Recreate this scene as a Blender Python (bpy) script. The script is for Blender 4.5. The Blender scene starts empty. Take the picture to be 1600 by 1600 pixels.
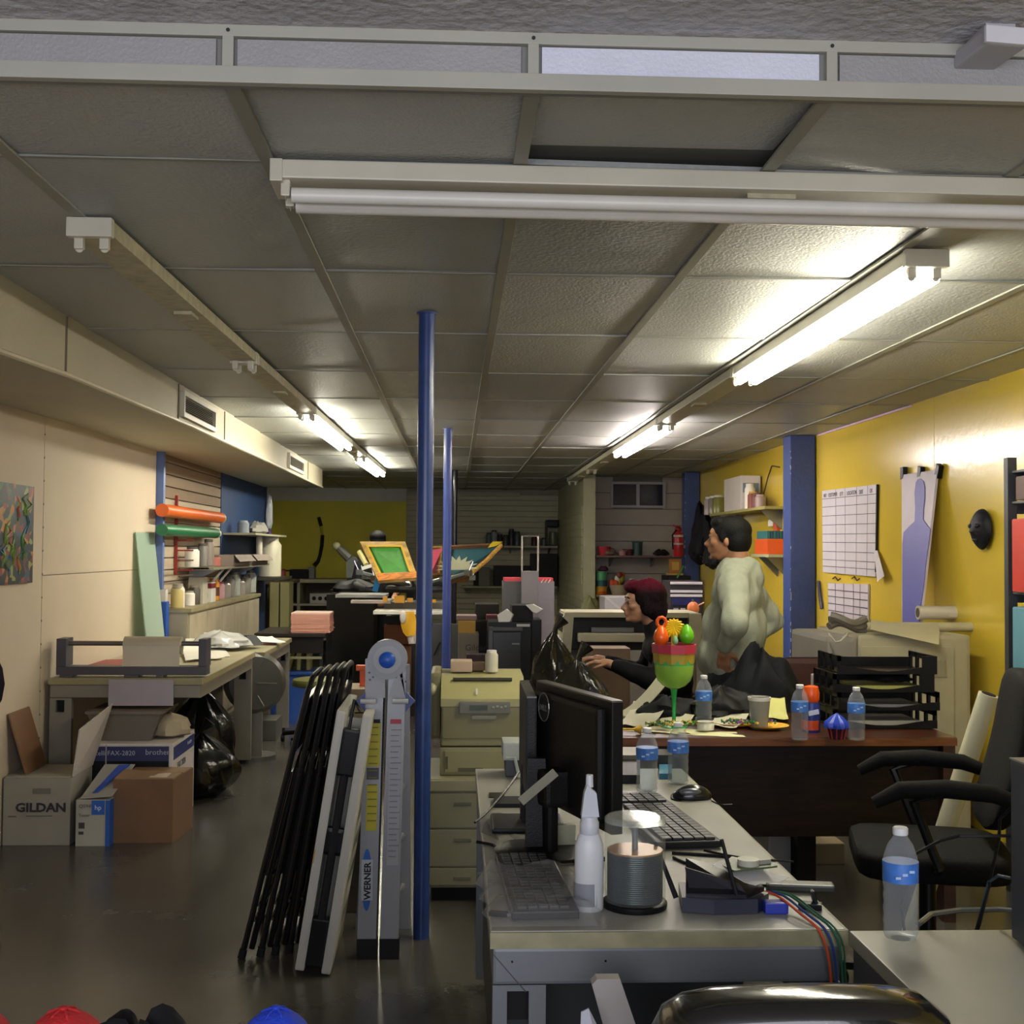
import bpy, bmesh, math, random
from mathutils import Vector, Matrix, Euler
random.seed(7)
SC = bpy.context.scene
COL = SC.collection
PI = math.pi
# ---------------------------------------------------------------- camera
H, F = 1.52, 1900.0
VPX, VPY = 712, 860
YAW, PIT, ROLL = math.atan((800-VPX)/F), math.atan((VPY-800)/F), 0.007
RM = Matrix.Rotation(-YAW, 3, 'Z') @ Matrix.Rotation(PI/2+PIT, 3, 'X') @ Matrix.Rotation(ROLL, 3, 'Z')
cam = bpy.data.objects.new('camera', bpy.data.cameras.new('camera')); COL.objects.link(cam)
cam.data.sensor_fit = 'HORIZONTAL'; cam.data.sensor_width = 36; cam.data.lens = 36*F/1600
cam.data.clip_start = .05; cam.data.clip_end = 80
cam.matrix_world = Matrix.Translation((0, 0, H)) @ RM.to_4x4()
SC.camera = cam
# ---------------------------------------------------------------- light and exposure
vs = SC.view_settings
SC.display_settings.display_device = 'sRGB'
vs.view_transform = 'Standard'; vs.look = 'None'; vs.gamma = 1; vs.use_curve_mapping = False
vs.exposure = 0.6
w = bpy.data.worlds.new('world'); SC.world = w; w.use_nodes = True
w.node_tree.nodes['Background'].inputs[0].default_value = (.55, .65, 1, 1)
w.node_tree.nodes['Background'].inputs[1].default_value = .05
def area(name, loc, rot, sx, sy, power, col):
    l = bpy.data.lights.new(name, 'AREA'); l.shape = 'RECTANGLE'; l.size = sx; l.size_y = sy
    l.energy = power; l.color = col
    o = bpy.data.objects.new(name, l); COL.objects.link(o); o.location = loc; o.rotation_euler = rot
    return o
area('shopfront_daylight', (0, -2.2, 1.45), (PI/2, 0, 0), 4.6, 2.0, 105, (.9, .91, 1))
TUBE_POWER = 17.0
# ---------------------------------------------------------------- pixel helpers: a ray of the photo cut by a real plane of the room
def ray(px, py): return RM @ Vector((px-800, 800-py, -F))
def P(px, py, Y):
    d = ray(px, py); return Vector((0, 0, H)) + d*(Y/d.y)
def PZ(px, py, z):
    d = ray(px, py); return Vector((0, 0, H)) + d*((z-H)/d.z)
def PX(px, py, X):
    d = ray(px, py); return Vector((0, 0, H)) + d*(X/d.x)
def ext(px0, px1, py0, py1, Y):
    a, b = P(px0, (py0+py1)/2, Y), P(px1, (py0+py1)/2, Y)
    c = P((px0+px1)/2, py0, Y), P((px0+px1)/2, py1, Y)
    return a.x, b.x, c[1].z, c[0].z
# ---------------------------------------------------------------- materials
MATS = {}
def lin(h):
    r = [int(h[i:i+2], 16)/255 for i in (0, 2, 4)]
    return tuple((x/12.92 if x <= .04045 else ((x+.055)/1.055)**2.4) for x in r)+(1,)
def C(h, rough=.55, metal=0, bump=0, bscale=60, vary=.06, vscale=6, spec=.5, alpha=1, coat=0):
    k = (h, rough, metal, bump, bscale, vary, vscale, spec, alpha, coat)
    if k in MATS: return MATS[k]
    m = bpy.data.materials.new('surface_'+h); m.use_nodes = True
    nt = m.node_tree; n = nt.nodes; L = nt.links; b = n['Principled BSDF']
    b.inputs['Roughness'].default_value = rough; b.inputs['Metallic'].default_value = metal
    if sum(lin(h)[:3]) < .06 and rough > .3: spec = min(spec, .22)
    b.inputs['Specular IOR Level'].default_value = spec
    b.inputs['Alpha'].default_value = alpha; b.inputs['Coat Weight'].default_value = coat
    c = lin(h)
    tc = n.new('ShaderNodeTexCoord')
    nz = n.new('ShaderNodeTexNoise'); nz.inputs['Scale'].default_value = vscale; nz.inputs['Detail'].default_value = 4
    L.new(tc.outputs['Object'], nz.inputs['Vector'])
    mx = n.new('ShaderNodeMix'); mx.data_type = 'RGBA'
    mx.inputs[6].default_value = tuple(x*(1-vary*2.2) for x in c[:3])+(1,)
    mx.inputs[7].default_value = tuple(min(1, x*(1+vary*2.2)) for x in c[:3])+(1,)
    L.new(nz.outputs['Fac'], mx.inputs[0]); L.new(mx.outputs[2], b.inputs['Base Color'])
    if bump:
        n2 = n.new('ShaderNodeTexNoise'); n2.inputs['Scale'].default_value = bscale; n2.inputs['Detail'].default_value = 3
        L.new(tc.outputs['Object'], n2.inputs['Vector'])
        bp = n.new('ShaderNodeBump'); bp.inputs['Strength'].default_value = bump; bp.inputs['Distance'].default_value = .01
        L.new(n2.outputs['Fac'], bp.inputs['Height']); L.new(bp.outputs[0], b.inputs['Normal'])
    MATS[k] = m; return m
def emis(name, col, s):
    m = bpy.data.materials.new(name); m.use_nodes = True; n = m.node_tree.nodes
    b = n['Principled BSDF']; b.inputs['Base Color'].default_value = (.8, .8, .8, 1)
    b.inputs['Emission Color'].default_value = col+(1,); b.inputs['Emission Strength'].default_value = s
    return m
def clear(name, col, mixf=.75, rough=.05, edge=.35):
    m = bpy.data.materials.new(name); m.use_nodes = True; nt = m.node_tree; n = nt.nodes
    n.remove(n['Principled BSDF']); out = n['Material Output']
    t = n.new('ShaderNodeBsdfTransparent'); t.inputs[0].default_value = col+(1,)
    p = n.new('ShaderNodeBsdfPrincipled'); p.inputs['Base Color'].default_value = tuple(x*.8 for x in col)+(1,)
    p.inputs['Roughness'].default_value = rough
    fr = n.new('ShaderNodeLayerWeight'); fr.inputs[0].default_value = .35
    mp = n.new('ShaderNodeMapRange'); mp.inputs[3].default_value = 1-mixf; mp.inputs[4].default_value = min(1, 1-mixf+edge)
    nt.links.new(fr.outputs['Facing'], mp.inputs[0])
    x = n.new('ShaderNodeMixShader'); nt.links.new(mp.outputs[0], x.inputs[0])
    nt.links.new(t.outputs[0], x.inputs[1]); nt.links.new(p.outputs[0], x.inputs[2]); nt.links.new(x.outputs[0], out.inputs[0])
    return m
def floor_mat():
    m = C('4a4741', .2, vary=.13, vscale=.9, bump=.04, bscale=14).copy(); m.name = 'painted_concrete'
    nt = m.node_tree; n = nt.nodes; b = n['Principled BSDF']
    nz = n.new('ShaderNodeTexNoise'); nz.inputs['Scale'].default_value = 2.2; nz.inputs['Detail'].default_value = 7
    tc = n.new('ShaderNodeTexCoord'); nt.links.new(tc.outputs['Object'], nz.inputs['Vector'])
    mp = n.new('ShaderNodeMapRange'); mp.inputs[1].default_value = .2; mp.inputs[2].default_value = .8
    mp.inputs[3].default_value = .2; mp.inputs[4].default_value = .3
    nt.links.new(nz.outputs['Fac'], mp.inputs[0]); nt.links.new(mp.outputs[0], b.inputs['Roughness'])
    return m
def wood_mat(h, rough=.4, sc=(1, 9, 9)):
    m = C(h, rough, vary=.0).copy(); nt = m.node_tree; n = nt.nodes; b = n['Principled BSDF']; c = lin(h)
    tc = n.new('ShaderNodeTexCoord'); mp = n.new('ShaderNodeMapping'); mp.inputs['Scale'].default_value = sc
    nz = n.new('ShaderNodeTexNoise'); nz.inputs['Scale'].default_value = 5; nz.inputs['Detail'].default_value = 8; nz.inputs['Distortion'].default_value = .6
    cr = n.new('ShaderNodeValToRGB'); cr.color_ramp.elements[0].color = tuple(x*.55 for x in c[:3])+(1,); cr.color_ramp.elements[1].color = tuple(min(1, x*1.5) for x in c[:3])+(1,)
    cr.color_ramp.elements[0].position = .3; cr.color_ramp.elements[1].position = .7
    nt.links.new(tc.outputs['Object'], mp.inputs[0]); nt.links.new(mp.outputs[0], nz.inputs['Vector'])
    nt.links.new(nz.outputs['Fac'], cr.inputs[0]); nt.links.new(cr.outputs[0], b.inputs['Base Color']); return m
def speck_mat(name, base, cols, scale, rough=.6):
    m = bpy.data.materials.new(name); m.use_nodes = True; nt = m.node_tree; n = nt.nodes; b = n['Principled BSDF']
    b.inputs['Roughness'].default_value = rough
    tc = n.new('ShaderNodeTexCoord'); v = n.new('ShaderNodeTexVoronoi'); v.inputs['Scale'].default_value = scale
    nt.links.new(tc.outputs['Object'], v.inputs['Vector'])
    cr = n.new('ShaderNodeValToRGB'); cr.color_ramp.interpolation = 'CONSTANT'
    sp = n.new('ShaderNodeSeparateColor'); nt.links.new(v.outputs['Color'], sp.inputs[0]); nt.links.new(sp.outputs[0], cr.inputs[0])
    allc = [base]+cols; e = cr.color_ramp.elements
    e[0].color = lin(allc[0]); e[1].position = .4; e[1].color = lin(allc[1])
    for i, h in enumerate(allc[2:]):
        q = e.new(.4+.6*(i+1)/(len(allc)-1)); q.color = lin(h)
    nt.links.new(cr.outputs[0], b.inputs['Base Color']); return m
# ---------------------------------------------------------------- mesh builder
class MB:
    def __init__(s): s.bm = bmesh.new(); s.smooth = False
    def _x(s, vs, rot, c):
        if rot is not None:
            R = (Euler(rot).to_matrix() if not isinstance(rot, Matrix) else rot)
            for v in vs: v.co = R @ v.co
        c = Vector(c)
        for v in vs: v.co += c
    def box(s, c, size, rot=None, bev=0):
        g = bmesh.ops.create_cube(s.bm, size=1); vs = g['verts']
        for v in vs: v.co = Vector((v.co.x*size[0], v.co.y*size[1], v.co.z*size[2]))
        if bev:
            es = list({e for v in vs for e in v.link_edges})
            r = bmesh.ops.bevel(s.bm, geom=es, offset=bev, segments=2, affect='EDGES', profile=.7)
            vs = list({v for f in r['faces'] for v in f.verts} | {v for v in vs if v.is_valid})
        s._x(vs, rot, c); return s
    def bx(s, x0, x1, y0, y1, z0, z1, bev=0):
        return s.box(((x0+x1)/2, (y0+y1)/2, (z0+z1)/2), (abs(x1-x0), abs(y1-y0), abs(z1-z0)), None, bev)
    def cyl(s, a, b, r, r2=None, n=16, caps=True):
        a, b = Vector(a), Vector(b); d = b-a
        g = bmesh.ops.create_cone(s.bm, cap_ends=caps, segments=n, radius1=r, radius2=r if r2 is None else r2, depth=d.length)
        s._x(g['verts'], d.to_track_quat('Z', 'Y').to_matrix(), (a+b)/2); return s
    def lathe(s, prof, c=(0, 0, 0), n=24, rot=None, sx=1, sy=1):
        rings = []
        for r, z in prof:
            rings.append([s.bm.verts.new((math.cos(2*PI*i/n)*r*sx, math.sin(2*PI*i/n)*r*sy, z)) for i in range(n)])
        for a, b in zip(rings, rings[1:]):
            for i in range(n): s.bm.faces.new((a[i], a[(i+1) % n], b[(i+1) % n], b[i]))
        if prof[0][0] > 1e-5: s.bm.faces.new(rings[0][::-1])
        if prof[-1][0] > 1e-5: s.bm.faces.new(rings[-1])
        s._x([v for r in rings for v in r], rot, c); return s
    def tube(s, pts, r, n=8, cyc=False):
        pts = [Vector(p) for p in pts]; rs = r if isinstance(r, (list, tuple)) else [r]*len(pts)
        N = len(pts); rings = []; up = Vector((0, 0, 1))
        for i, p in enumerate(pts):
            t = (pts[(i+1) % N if cyc else min(i+1, N-1)]-pts[(i-1) % N if cyc else max(i-1, 0)]).normalized()
            u = up-t*up.dot(t)
            if u.length < .05: u = Vector((0, 1, 0))-t*t.y
            u.normalize(); v = t.cross(u); up = u
            rings.append([s.bm.verts.new(p+(u*math.cos(2*PI*k/n)+v*math.sin(2*PI*k/n))*rs[i]) for k in range(n)])
        pr = list(zip(rings, rings[1:]))+([(rings[-1], rings[0])] if cyc else [])
        for a, b in pr:
            for k in range(n): s.bm.faces.new((a[k], a[(k+1) % n], b[(k+1) % n], b[k]))
        if not cyc: s.bm.faces.new(rings[0][::-1]); s.bm.faces.new(rings[-1])
        return s
    def ell(s, c, r, rot=None, n=16):
        g = bmesh.ops.create_uvsphere(s.bm, u_segments=n, v_segments=max(6, n*2//3), radius=1)
        for v in g['verts']: v.co = Vector((v.co.x*r[0], v.co.y*r[1], v.co.z*r[2]))
        s._x(g['verts'], rot, c); return s
    def prism(s, pts, d):      # pts: 3-D polygon, d: extrusion vector
        d = Vector(d); a = [s.bm.verts.new(p) for p in pts]; b = [s.bm.verts.new(Vector(p)+d) for p in pts]
        n = len(a); s.bm.faces.new(a[::-1]); s.bm.faces.new(b)
        for i in range(n): s.bm.faces.new((a[i], a[(i+1) % n], b[(i+1) % n], b[i]))
        return s
    def sheet(s, rows, th=.002):   # rows: grid of points, given thickness
        a = [[s.bm.verts.new(p) for p in r] for r in rows]; nr, nc = len(a), len(a[0]); fs = []
        for i in range(nr-1):
            for j in range(nc-1): fs.append(s.bm.faces.new((a[i][j], a[i][j+1], a[i+1][j+1], a[i+1][j])))
        bmesh.ops.recalc_face_normals(s.bm, faces=fs)
        bmesh.ops.solidify(s.bm, geom=fs, thickness=th); return s
    def obj(s, name, mat, parent=None, loc=None, smooth=None):
        s.bm.normal_update()
        bmesh.ops.recalc_face_normals(s.bm, faces=s.bm.faces[:])
        if loc is None:
            loc = ORG.get(parent, Vector((0, 0, 0))) if parent else s.base()
        loc = Vector(loc)
        me = bpy.data.meshes.new(name)
        bmesh.ops.translate(s.bm, verts=s.bm.verts[:], vec=-loc)
        sm = s.smooth if smooth is None else smooth
        if sm:
            for f in s.bm.faces: f.smooth = True
            for e in s.bm.edges:
                if len(e.link_faces) == 2 and e.calc_face_angle(0) > .7: e.smooth = False
        s.bm.to_mesh(me); s.bm.free()
        if mat: me.materials.append(mat)
        o = bpy.data.objects.new(name, me); COL.objects.link(o)
        if parent: o.parent = parent; ORG[o] = loc
        else: o.location = loc; ORG[o] = loc
        return o
    def base(s):
        xs = [v.co for v in s.bm.verts]
        return Vector(((min(v.x for v in xs)+max(v.x for v in xs))/2, (min(v.y for v in xs)+max(v.y for v in xs))/2, min(v.z for v in xs)))
ORG = {}
def tag(o, label, cat, group=None, kind=None):
    if label: o['label'] = label
    if cat: o['category'] = cat
    if group: o['group'] = group
    if kind: o['kind'] = kind
    return o
def thing(name, label, cat, loc, group=None):
    o = bpy.data.objects.new(name, None); COL.objects.link(o); o.empty_display_size = .1
    o.location = loc; ORG[o] = Vector(loc); return tag(o, label, cat, group)
def struct(o): o['kind'] = 'structure'; return o
def dup(root, loc, rz=0, label=None, group=None):
    def cp(o, par):
        c = o.copy(); COL.objects.link(c)
        if par: c.parent = par
        for k in o.children: cp(k, c)
        return c
    r = cp(root, None); r.location = loc; r.rotation_euler[2] += rz
    if label: r['label'] = label
    if group: r['group'] = group
    return r
def move(root, loc, rz=0): root.location = loc; root.rotation_euler[2] = rz; return root
def text(s, parent, loc, size, rot, mat, name='lettering', sx=1, ext_=.0006, align='LEFT', bold=0):
    cu = bpy.data.curves.new(name, 'FONT'); cu.body = s; cu.size = size; cu.extrude = ext_; cu.resolution_u = 2; cu.align_x = align; cu.offset = bold
    t = bpy.data.objects.new('tmp', cu); COL.objects.link(t)
    me = bpy.data.meshes.new_from_object(t.evaluated_get(bpy.context.evaluated_depsgraph_get()))
    bpy.data.objects.remove(t); bpy.data.curves.remove(cu)
    me.materials.clear(); me.materials.append(mat); me.name = name
    R = (Euler(rot).to_matrix() if not isinstance(rot, Matrix) else rot).to_4x4()
    me.transform(Matrix.Translation(Vector(loc)-ORG.get(parent, Vector())) @ R @ Matrix.Diagonal((sx, 1, 1, 1)))
    o = bpy.data.objects.new(name, me); COL.objects.link(o); o.parent = parent; ORG[o] = ORG.get(parent, Vector()); return o
FR = (PI/2, 0, 0)            # text facing the camera side (-Y)
# frequently used colours
GREY = '8d8c83'; BLK = C('111113', .35); MBLK = C('17171a', .6); CHROME = C('c9c9cc', .2, 1); CREAM = C('b9b08c', .5, vary=.08)
WHITE = C('dcd9d0', .5); PAPER = C('e2dfd6', .8); STEEL = C('8f9090', .35, .8)
CARD = C('8a5c34', .8, bump=.1, vary=.12)
# ================================================================ THE SETTING
CZ = 2.465; X0, X1 = -2.3, 2.9; YB = 19.0
fl = struct(MB().bx(-4, X1+.2, -3, YB+.3, -.1, 0).obj('floor', floor_mat(), loc=(0, 0, 0)))
ceilm = C('a9aaa6', .45, bump=.4, bscale=95, vary=.05, vscale=2)
ceilm2 = C('9da09f', .42, bump=.35, bscale=60, vary=.06, vscale=3)
barm = C('8c8b80', .5)
ce = struct(MB().bx(-4, X1+.2, 2.46, YB+.3, CZ+.03, CZ+.1).obj('ceiling', C('55554e', .9), loc=(0, 0, 0)))
xs = [-4.12]+[-.465+.615*k for k in range(-5, 6)]+[X1+.1]
ys = [2.46]+[2.97+1.17*k for k in range(14)]+[YB+.2]
for i in range(len(xs)-1):
    for j in range(len(ys)-1):
        a, b, c, d = xs[i], xs[i+1], ys[j], ys[j+1]
        if b-a < .05: continue
        sag = [random.uniform(-.004, .006) for _ in range(4)]
        m = MB(); t = .004
        z = CZ+.004
        if a > -.0 and a < .2 and j == 0: sag = [.004, .004, .03, .03]
        co = [(a+t, c+t, z+sag[0]), (b-t, c+t, z+sag[1]), (b-t, d-t, z+sag[2]), (a+t, d-t, z+sag[3])]
        m.prism(co, (0, 0, .014))
        m.obj('ceiling_tile', ceilm if random.random() < .65 else ceilm2, ce)
for x in xs[1:-1]: MB().bx(x-.017, x+.017, 2.46, YB, CZ-.004, CZ+.004, .0015).obj('grid_bar', barm, ce)
for y in ys[1:-1]: MB().bx(-4, X1, y-.008, y+.008, CZ-.0005, CZ+.003).obj('cross_bar', barm, ce)
# raised plaster ceiling near the camera and the step between the two
uz = CZ+.108
struct(MB().bx(-4, X1+.2, -3, 2.47, uz, uz+.08).obj('ceiling', C('b3b1b5', .7, bump=1, bscale=38, vary=.12, vscale=9), loc=(0, 0, 0)))
tr = struct(MB().bx(-4, X1+.1, 2.452, 2.47, CZ-.01, uz+.005).obj('trim_1', C('807f7c', .7), loc=(0, 0, 0)))
fm = C('a9a89d', .5)
MB().bx(-4, X1, 2.43, 2.452, CZ-.012, CZ+.022, .002).obj('lower_rail', fm, tr)
MB().bx(-4, X1, 2.435, 2.452, uz-.024, uz, .002).obj('upper_rail', fm, tr)
vx = [-.465+.615*k for k in range(-4, 6)]
for k, x in enumerate(vx):
    MB().bx(x-.011, x+.011, 2.436, 2.452, CZ+.02, uz-.02).obj('upright', fm, tr)
    MB().cyl((x, 2.437, CZ+.008), (x, 2.431, CZ+.008), .004, n=8).cyl((x, 2.437, uz-.012), (x, 2.433, uz-.012), .004, n=8).obj('screw', C('3a3a38', .5, .6), tr)
    white = k == 5
    MB().bx(x+.018, x+.59, 2.443, 2.452, CZ+.024, uz-.027).obj('infill_panel', C('d8dcec' if white else '9c9b9c', .5, bump=.3, bscale=120), tr)
# soffit box that drops below the ceiling along the left wall
so = [(4.27, .683), (5.05, .708), (7.4, .735), (9.8, .742), (14.65, .738)]
m = MB(); prof = [(-1.0, .66)]+[(y, h) for y, h in so]
rows = []
for y, h in prof:
    rows.append([(-1.6, y, CZ+.02), (-1.6, y, H+h), (X0-.2, y, H+h), (X0-.2, y, CZ+.02)])
vv = [[m.bm.verts.new(p) for p in r] for r in rows]
for a, b in zip(vv, vv[1:]):
    for k in range(4): m.bm.faces.new((a[k], a[(k+1) % 4], b[(k+1) % 4], b[k]))
m.bm.faces.new(vv[0]); m.bm.faces.new(vv[-1][::-1])
sf = struct(m.obj('trim_2', C('b4ad97', .6, bump=.15, vary=.05, vscale=2), loc=(0, 0, 0)))
def sofh(y):
    for (a, ha), (b, hb) in zip(prof, prof[1:]):
        if a <= y <= b: return H+ha+(hb-ha)*(y-a)/(b-a)
    return H+.738
for y in (5.03, 7.05, 8.45, 13.2):
    MB().bx(-1.6, -1.594, y-.006, y+.006, sofh(y)+.005, CZ-.001).obj('panel_seam', C('6b6450', .7), sf)
m = MB()
for a, b in zip(prof, prof[1:]): m.tube([(-1.596, a[0], H+a[1]), (-1.596, b[0], H+b[1])], .011, 6)
m.obj('edge_bead', C('c4bda3', .5), sf)
def air_vent(y0, y1, label):
    z0, z1 = sofh(y0)+.03, CZ-.03
    r = thing('air_vent', label, 'vent', (-1.59, (y0+y1)/2, z0), 'air vents in the side of the soffit')
    m = MB(); f = .028
    m.bx(-1.6, -1.574, y0, y1, z0, z0+f).bx(-1.6, -1.574, y0, y1, z1-f, z1).bx(-1.6, -1.574, y0, y0+f, z0+f, z1-f).bx(-1.6, -1.574, y1-f, y1, z0+f, z1-f)
    m.obj('frame', C('c9c5b8', .5), r)
    MB().bx(-1.599, -1.594, y0+f, y1-f, z0+f, z1-f).obj('dark_backing', C('2c2724', .8), r)
    for k in range(8):
        z = z0+f+.01+(z1-z0-2*f-.02)*k/7
        MB().box((-1.585, (y0+y1)/2, z), (.012, y1-y0-2*f, .002), (0, .7, 0)).obj('louvre', C('8c867c', .5), r)
air_vent(7.1, 8.05, 'louvred air vent in the soffit side, the nearer and larger one')
air_vent(11.6, 12.7, 'small louvred air vent far along the soffit near its end')
# left wall
wlm = C('cbbca6', .7, bump=.08, vary=.04, vscale=1.5)
wl = struct(MB().bx(X0-.25, X0-.02, -1, 14.9, 0, 2.3).obj('wall_left', C('8a8273', .8), loc=(0, 0, 0)))
for a, b in ((-1, 3.2), (3.21, 6.895), (6.905, 9.44)):
    MB().bx(X0-.02, X0, a, b, 0, 1.36 if b > 7 else 2.29).obj('wall_panel', wlm, wl)
MB().bx(X0-.02, X0, 6.905, 9.44, 1.364, 2.29).obj('wall_panel', wlm, wl)
m = MB()
for k in range(16): m.cyl((X0, 6.9, .2+k*.13), (X0+.003, 6.9, .2+k*.13), .006, n=6)
m.obj('seam_nail', C('6a5f4a', .7), wl)
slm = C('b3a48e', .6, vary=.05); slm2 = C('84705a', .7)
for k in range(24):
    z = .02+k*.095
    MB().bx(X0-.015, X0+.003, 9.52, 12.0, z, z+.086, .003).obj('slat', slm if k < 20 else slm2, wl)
MB().bx(X0-.02, X0+.01, 12.0, 14.85, 0, 2.29).obj('blue_panel', C('1f3a66', .6, vary=.08), wl)
# blue corner post with sleeve
bl = C('2c4a86', .4, vary=.12, vscale=10); blp = C('273f78', .3, vary=.15, vscale=14)
r = thing('wall_post', 'thin blue post at the end of the cream wall with a wide blue sleeve', 'post', (X0+.03, 9.49, 0))
MB().bx(X0, X0+.055, 9.45, 9.51, 0, sofh(9.4)).obj('post', C('5a72a8', .4), r)
MB().bx(X0+.002, X0+.02, 9.511, 9.53, .8, 2.0).obj('white_strip', WHITE, r)
MB().bx(X0+.001, X0+.096, 9.43, 9.53, .0, 1.11, .01).obj('sleeve', C('1f4fa6', .5), r)
MB().bx(X0+.012, X0+.085, 9.44, 9.52, 1.11, 1.2).obj('collar', C('c7c5c0', .5), r)
# beyond: wall stepping back and the back wall
struct(MB().bx(-4.1, -4, 14.8, YB+.2, 0, CZ+.1).obj('wall_left', C('a9a290', .7), loc=(0, 0, 0)))
struct(MB().bx(-4.1, X0-.25, 14.75, 14.9, 0, CZ+.1).obj('wall_left', C('a9a290', .7), loc=(0, 0, 0)))
wb = struct(MB().bx(-4.1, 1.8, YB, YB+.2, 0, CZ+.1).obj('wall_back', C('9a9588', .8), loc=(0, 0, 0)))
xy = P(635, 800, YB).x
MB().bx(-4, xy, YB-.02, YB, 0, P(520, 783, YB).z).obj('yellow_panel', C('ddd03c', .6, bump=.1, vary=.1, vscale=1.5), wb)
MB().bx(-4, xy, YB-.02, YB, P(520, 783, YB).z, CZ+.02).obj('upper_board', C('cbc8ba', .6), wb)
bsl = C('b7b296', .6, vary=.06)
for k in range(28):
    z = .01+k*.085
    MB().bx(xy+.005, 1.72, YB-.025, YB-.002, z, z+.076, .003).obj('slat', bsl, wb)
MB().bx(xy+.0, 1.0, YB-.12, YB-.02, 2.36, 2.42).obj('conduit_cover', C('9a987f', .5), wb)
# partition and alcove
px_ = P(914, 860, 15.0).x
wp = struct(MB().bx(px_-.001, px_+.12, 15.12, YB, 0, CZ+.05).obj('wall_partition', C('b9b59a', .6, vary=.06), loc=(0, 0, 0)))
MB().bx(px_-.02, px_+.13, 15.02, 15.12, 0, CZ).obj('end_cap', C('b5b294', .5), wp)
for k in range(18): MB().bx(px_-.012, px_-.001, 15.3, 18.9, .3+k*.1, .385+k*.1).obj('slat', C('bdba9c', .6), wp)
wa = struct(MB().bx(px_+.13, X1+.2, 15.4, 15.55, 0, CZ+.05).obj('wall_alcove', C('6d6861', .8), loc=(0, 0, 0)))
wx0, wx1, wz0, wz1 = ext(957, 1035, 757, 790, 15.4)
for k in range(12):
    z = .01+k*.205
    a = [(px_+.13, X1)]
    if z+.2 > wz0: a = [(px_+.13, wx0), (wx1, X1)]
    for p, q in a: MB().bx(p, q, 15.375, 15.4, z, z+.197, .004).obj('slat', C('9c948e', .6, vary=.06), wa)
wi = struct(MB().bx(wx0, wx1, 15.39, 15.4, wz0, wz1).obj('window_1', C('24232b', .15), loc=(0, 0, 0)))
m = MB(); f = .03
m.bx(wx0-f, wx1+f, 15.34, 15.4, wz0-f, wz0).bx(wx0-f, wx1+f, 15.34, 15.4, wz1, wz1+f).bx(wx0-f, wx0, 15.34, 15.4, wz0, wz1).bx(wx1, wx1+f, 15.34, 15.4, wz0, wz1)
m.bx((wx0+wx1)/2-.02, (wx0+wx1)/2+.02, 15.35, 15.4, wz0, wz1).obj('window_frame', C('9d97a0', .5), wi)
# right wall: textured yellow boards
yel = C('d6ba40', .2, bump=.1, bscale=22, vary=.05, vscale=1.2, spec=.7)
wr = struct(MB().bx(X1+.012, X1+.2, -1, 15.5, 0, CZ+.1).obj('wall_right', C('6f6a30', .8), loc=(0, 0, 0)))
for a, b in ((-1, 3.6), (3.605, 4.9), (4.905, 7.24), (7.245, 9.64), (9.645, 12.2), (12.205, 15.4)):
    MB().bx(X1, X1+.012, a, b, 0, CZ+.02).obj('wall_board', yel, wr)
struct(MB().bx(X1-.008, X1, 7.6, 9.6, CZ-.012, CZ).obj('trim_3', C('d9b8d8', .5), loc=(0, 0, 0)))
# front wall pieces behind the camera, with the shopfront opening
struct(MB().bx(-4, X1+.2, -3.1, -3, 0, CZ+.2).obj('wall_front', C('9a958c', .8), loc=(0, 0, 0)))
# square blue columns on the right wall
def column(x0, x1, y0, y1, label):
    r = thing('column', label, 'column', ((x0+x1)/2, (y0+y1)/2, 0))
    MB().bx(x0, x1, y0, y1, 0, CZ-.004, .006).obj('shaft', C('35477f', .45, bump=.3, bscale=25, vary=.1), r)
    m = MB()
    for k in range(26):
        z = random.uniform(.3, 2.4); m.box((x0+random.uniform(-.001, .006), y0-.001, z), (.006, .003, random.uniform(.006, .03)))
    m.obj('chipped_paint', C('a8b0cc', .6), r)
column(P(1235, 860, 9.65).x, X1-.012, 9.65, 9.87, 'wide blue column by the white wall calendars')
column(P(1070, 860, 14.3).x, X1-.01, 14.3, 14.5, 'far blue column beside the fire extinguisher')
def pole(pxl, pxr, Y, label, mat):
    a, b = P(pxl, 860, Y).x, P(pxr, 860, Y).x; r = (b-a)/2
    t = thing('support_pole', label, 'pole', ((a+b)/2, Y, 0))
    MB().cyl(((a+b)/2, Y, 0), ((a+b)/2, Y, CZ-.002), r, n=24).obj('shaft', mat, t, smooth=True)
    MB().cyl(((a+b)/2, Y, CZ-.008), ((a+b)/2, Y, CZ-.001), r*1.3, n=24).obj('top_plate', mat, t)
pole(651, 676, 4.83, 'nearest blue round steel pole beside the aluminium ladder', blp)
pole(692, 705, 9.45, 'second blue round pole behind the nearest one', C('3a4c92', .3, vary=.1))
pole(706, 714, 14.4, 'thin dark pole farthest back, behind the two blue poles', C('22222c', .15))

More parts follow.
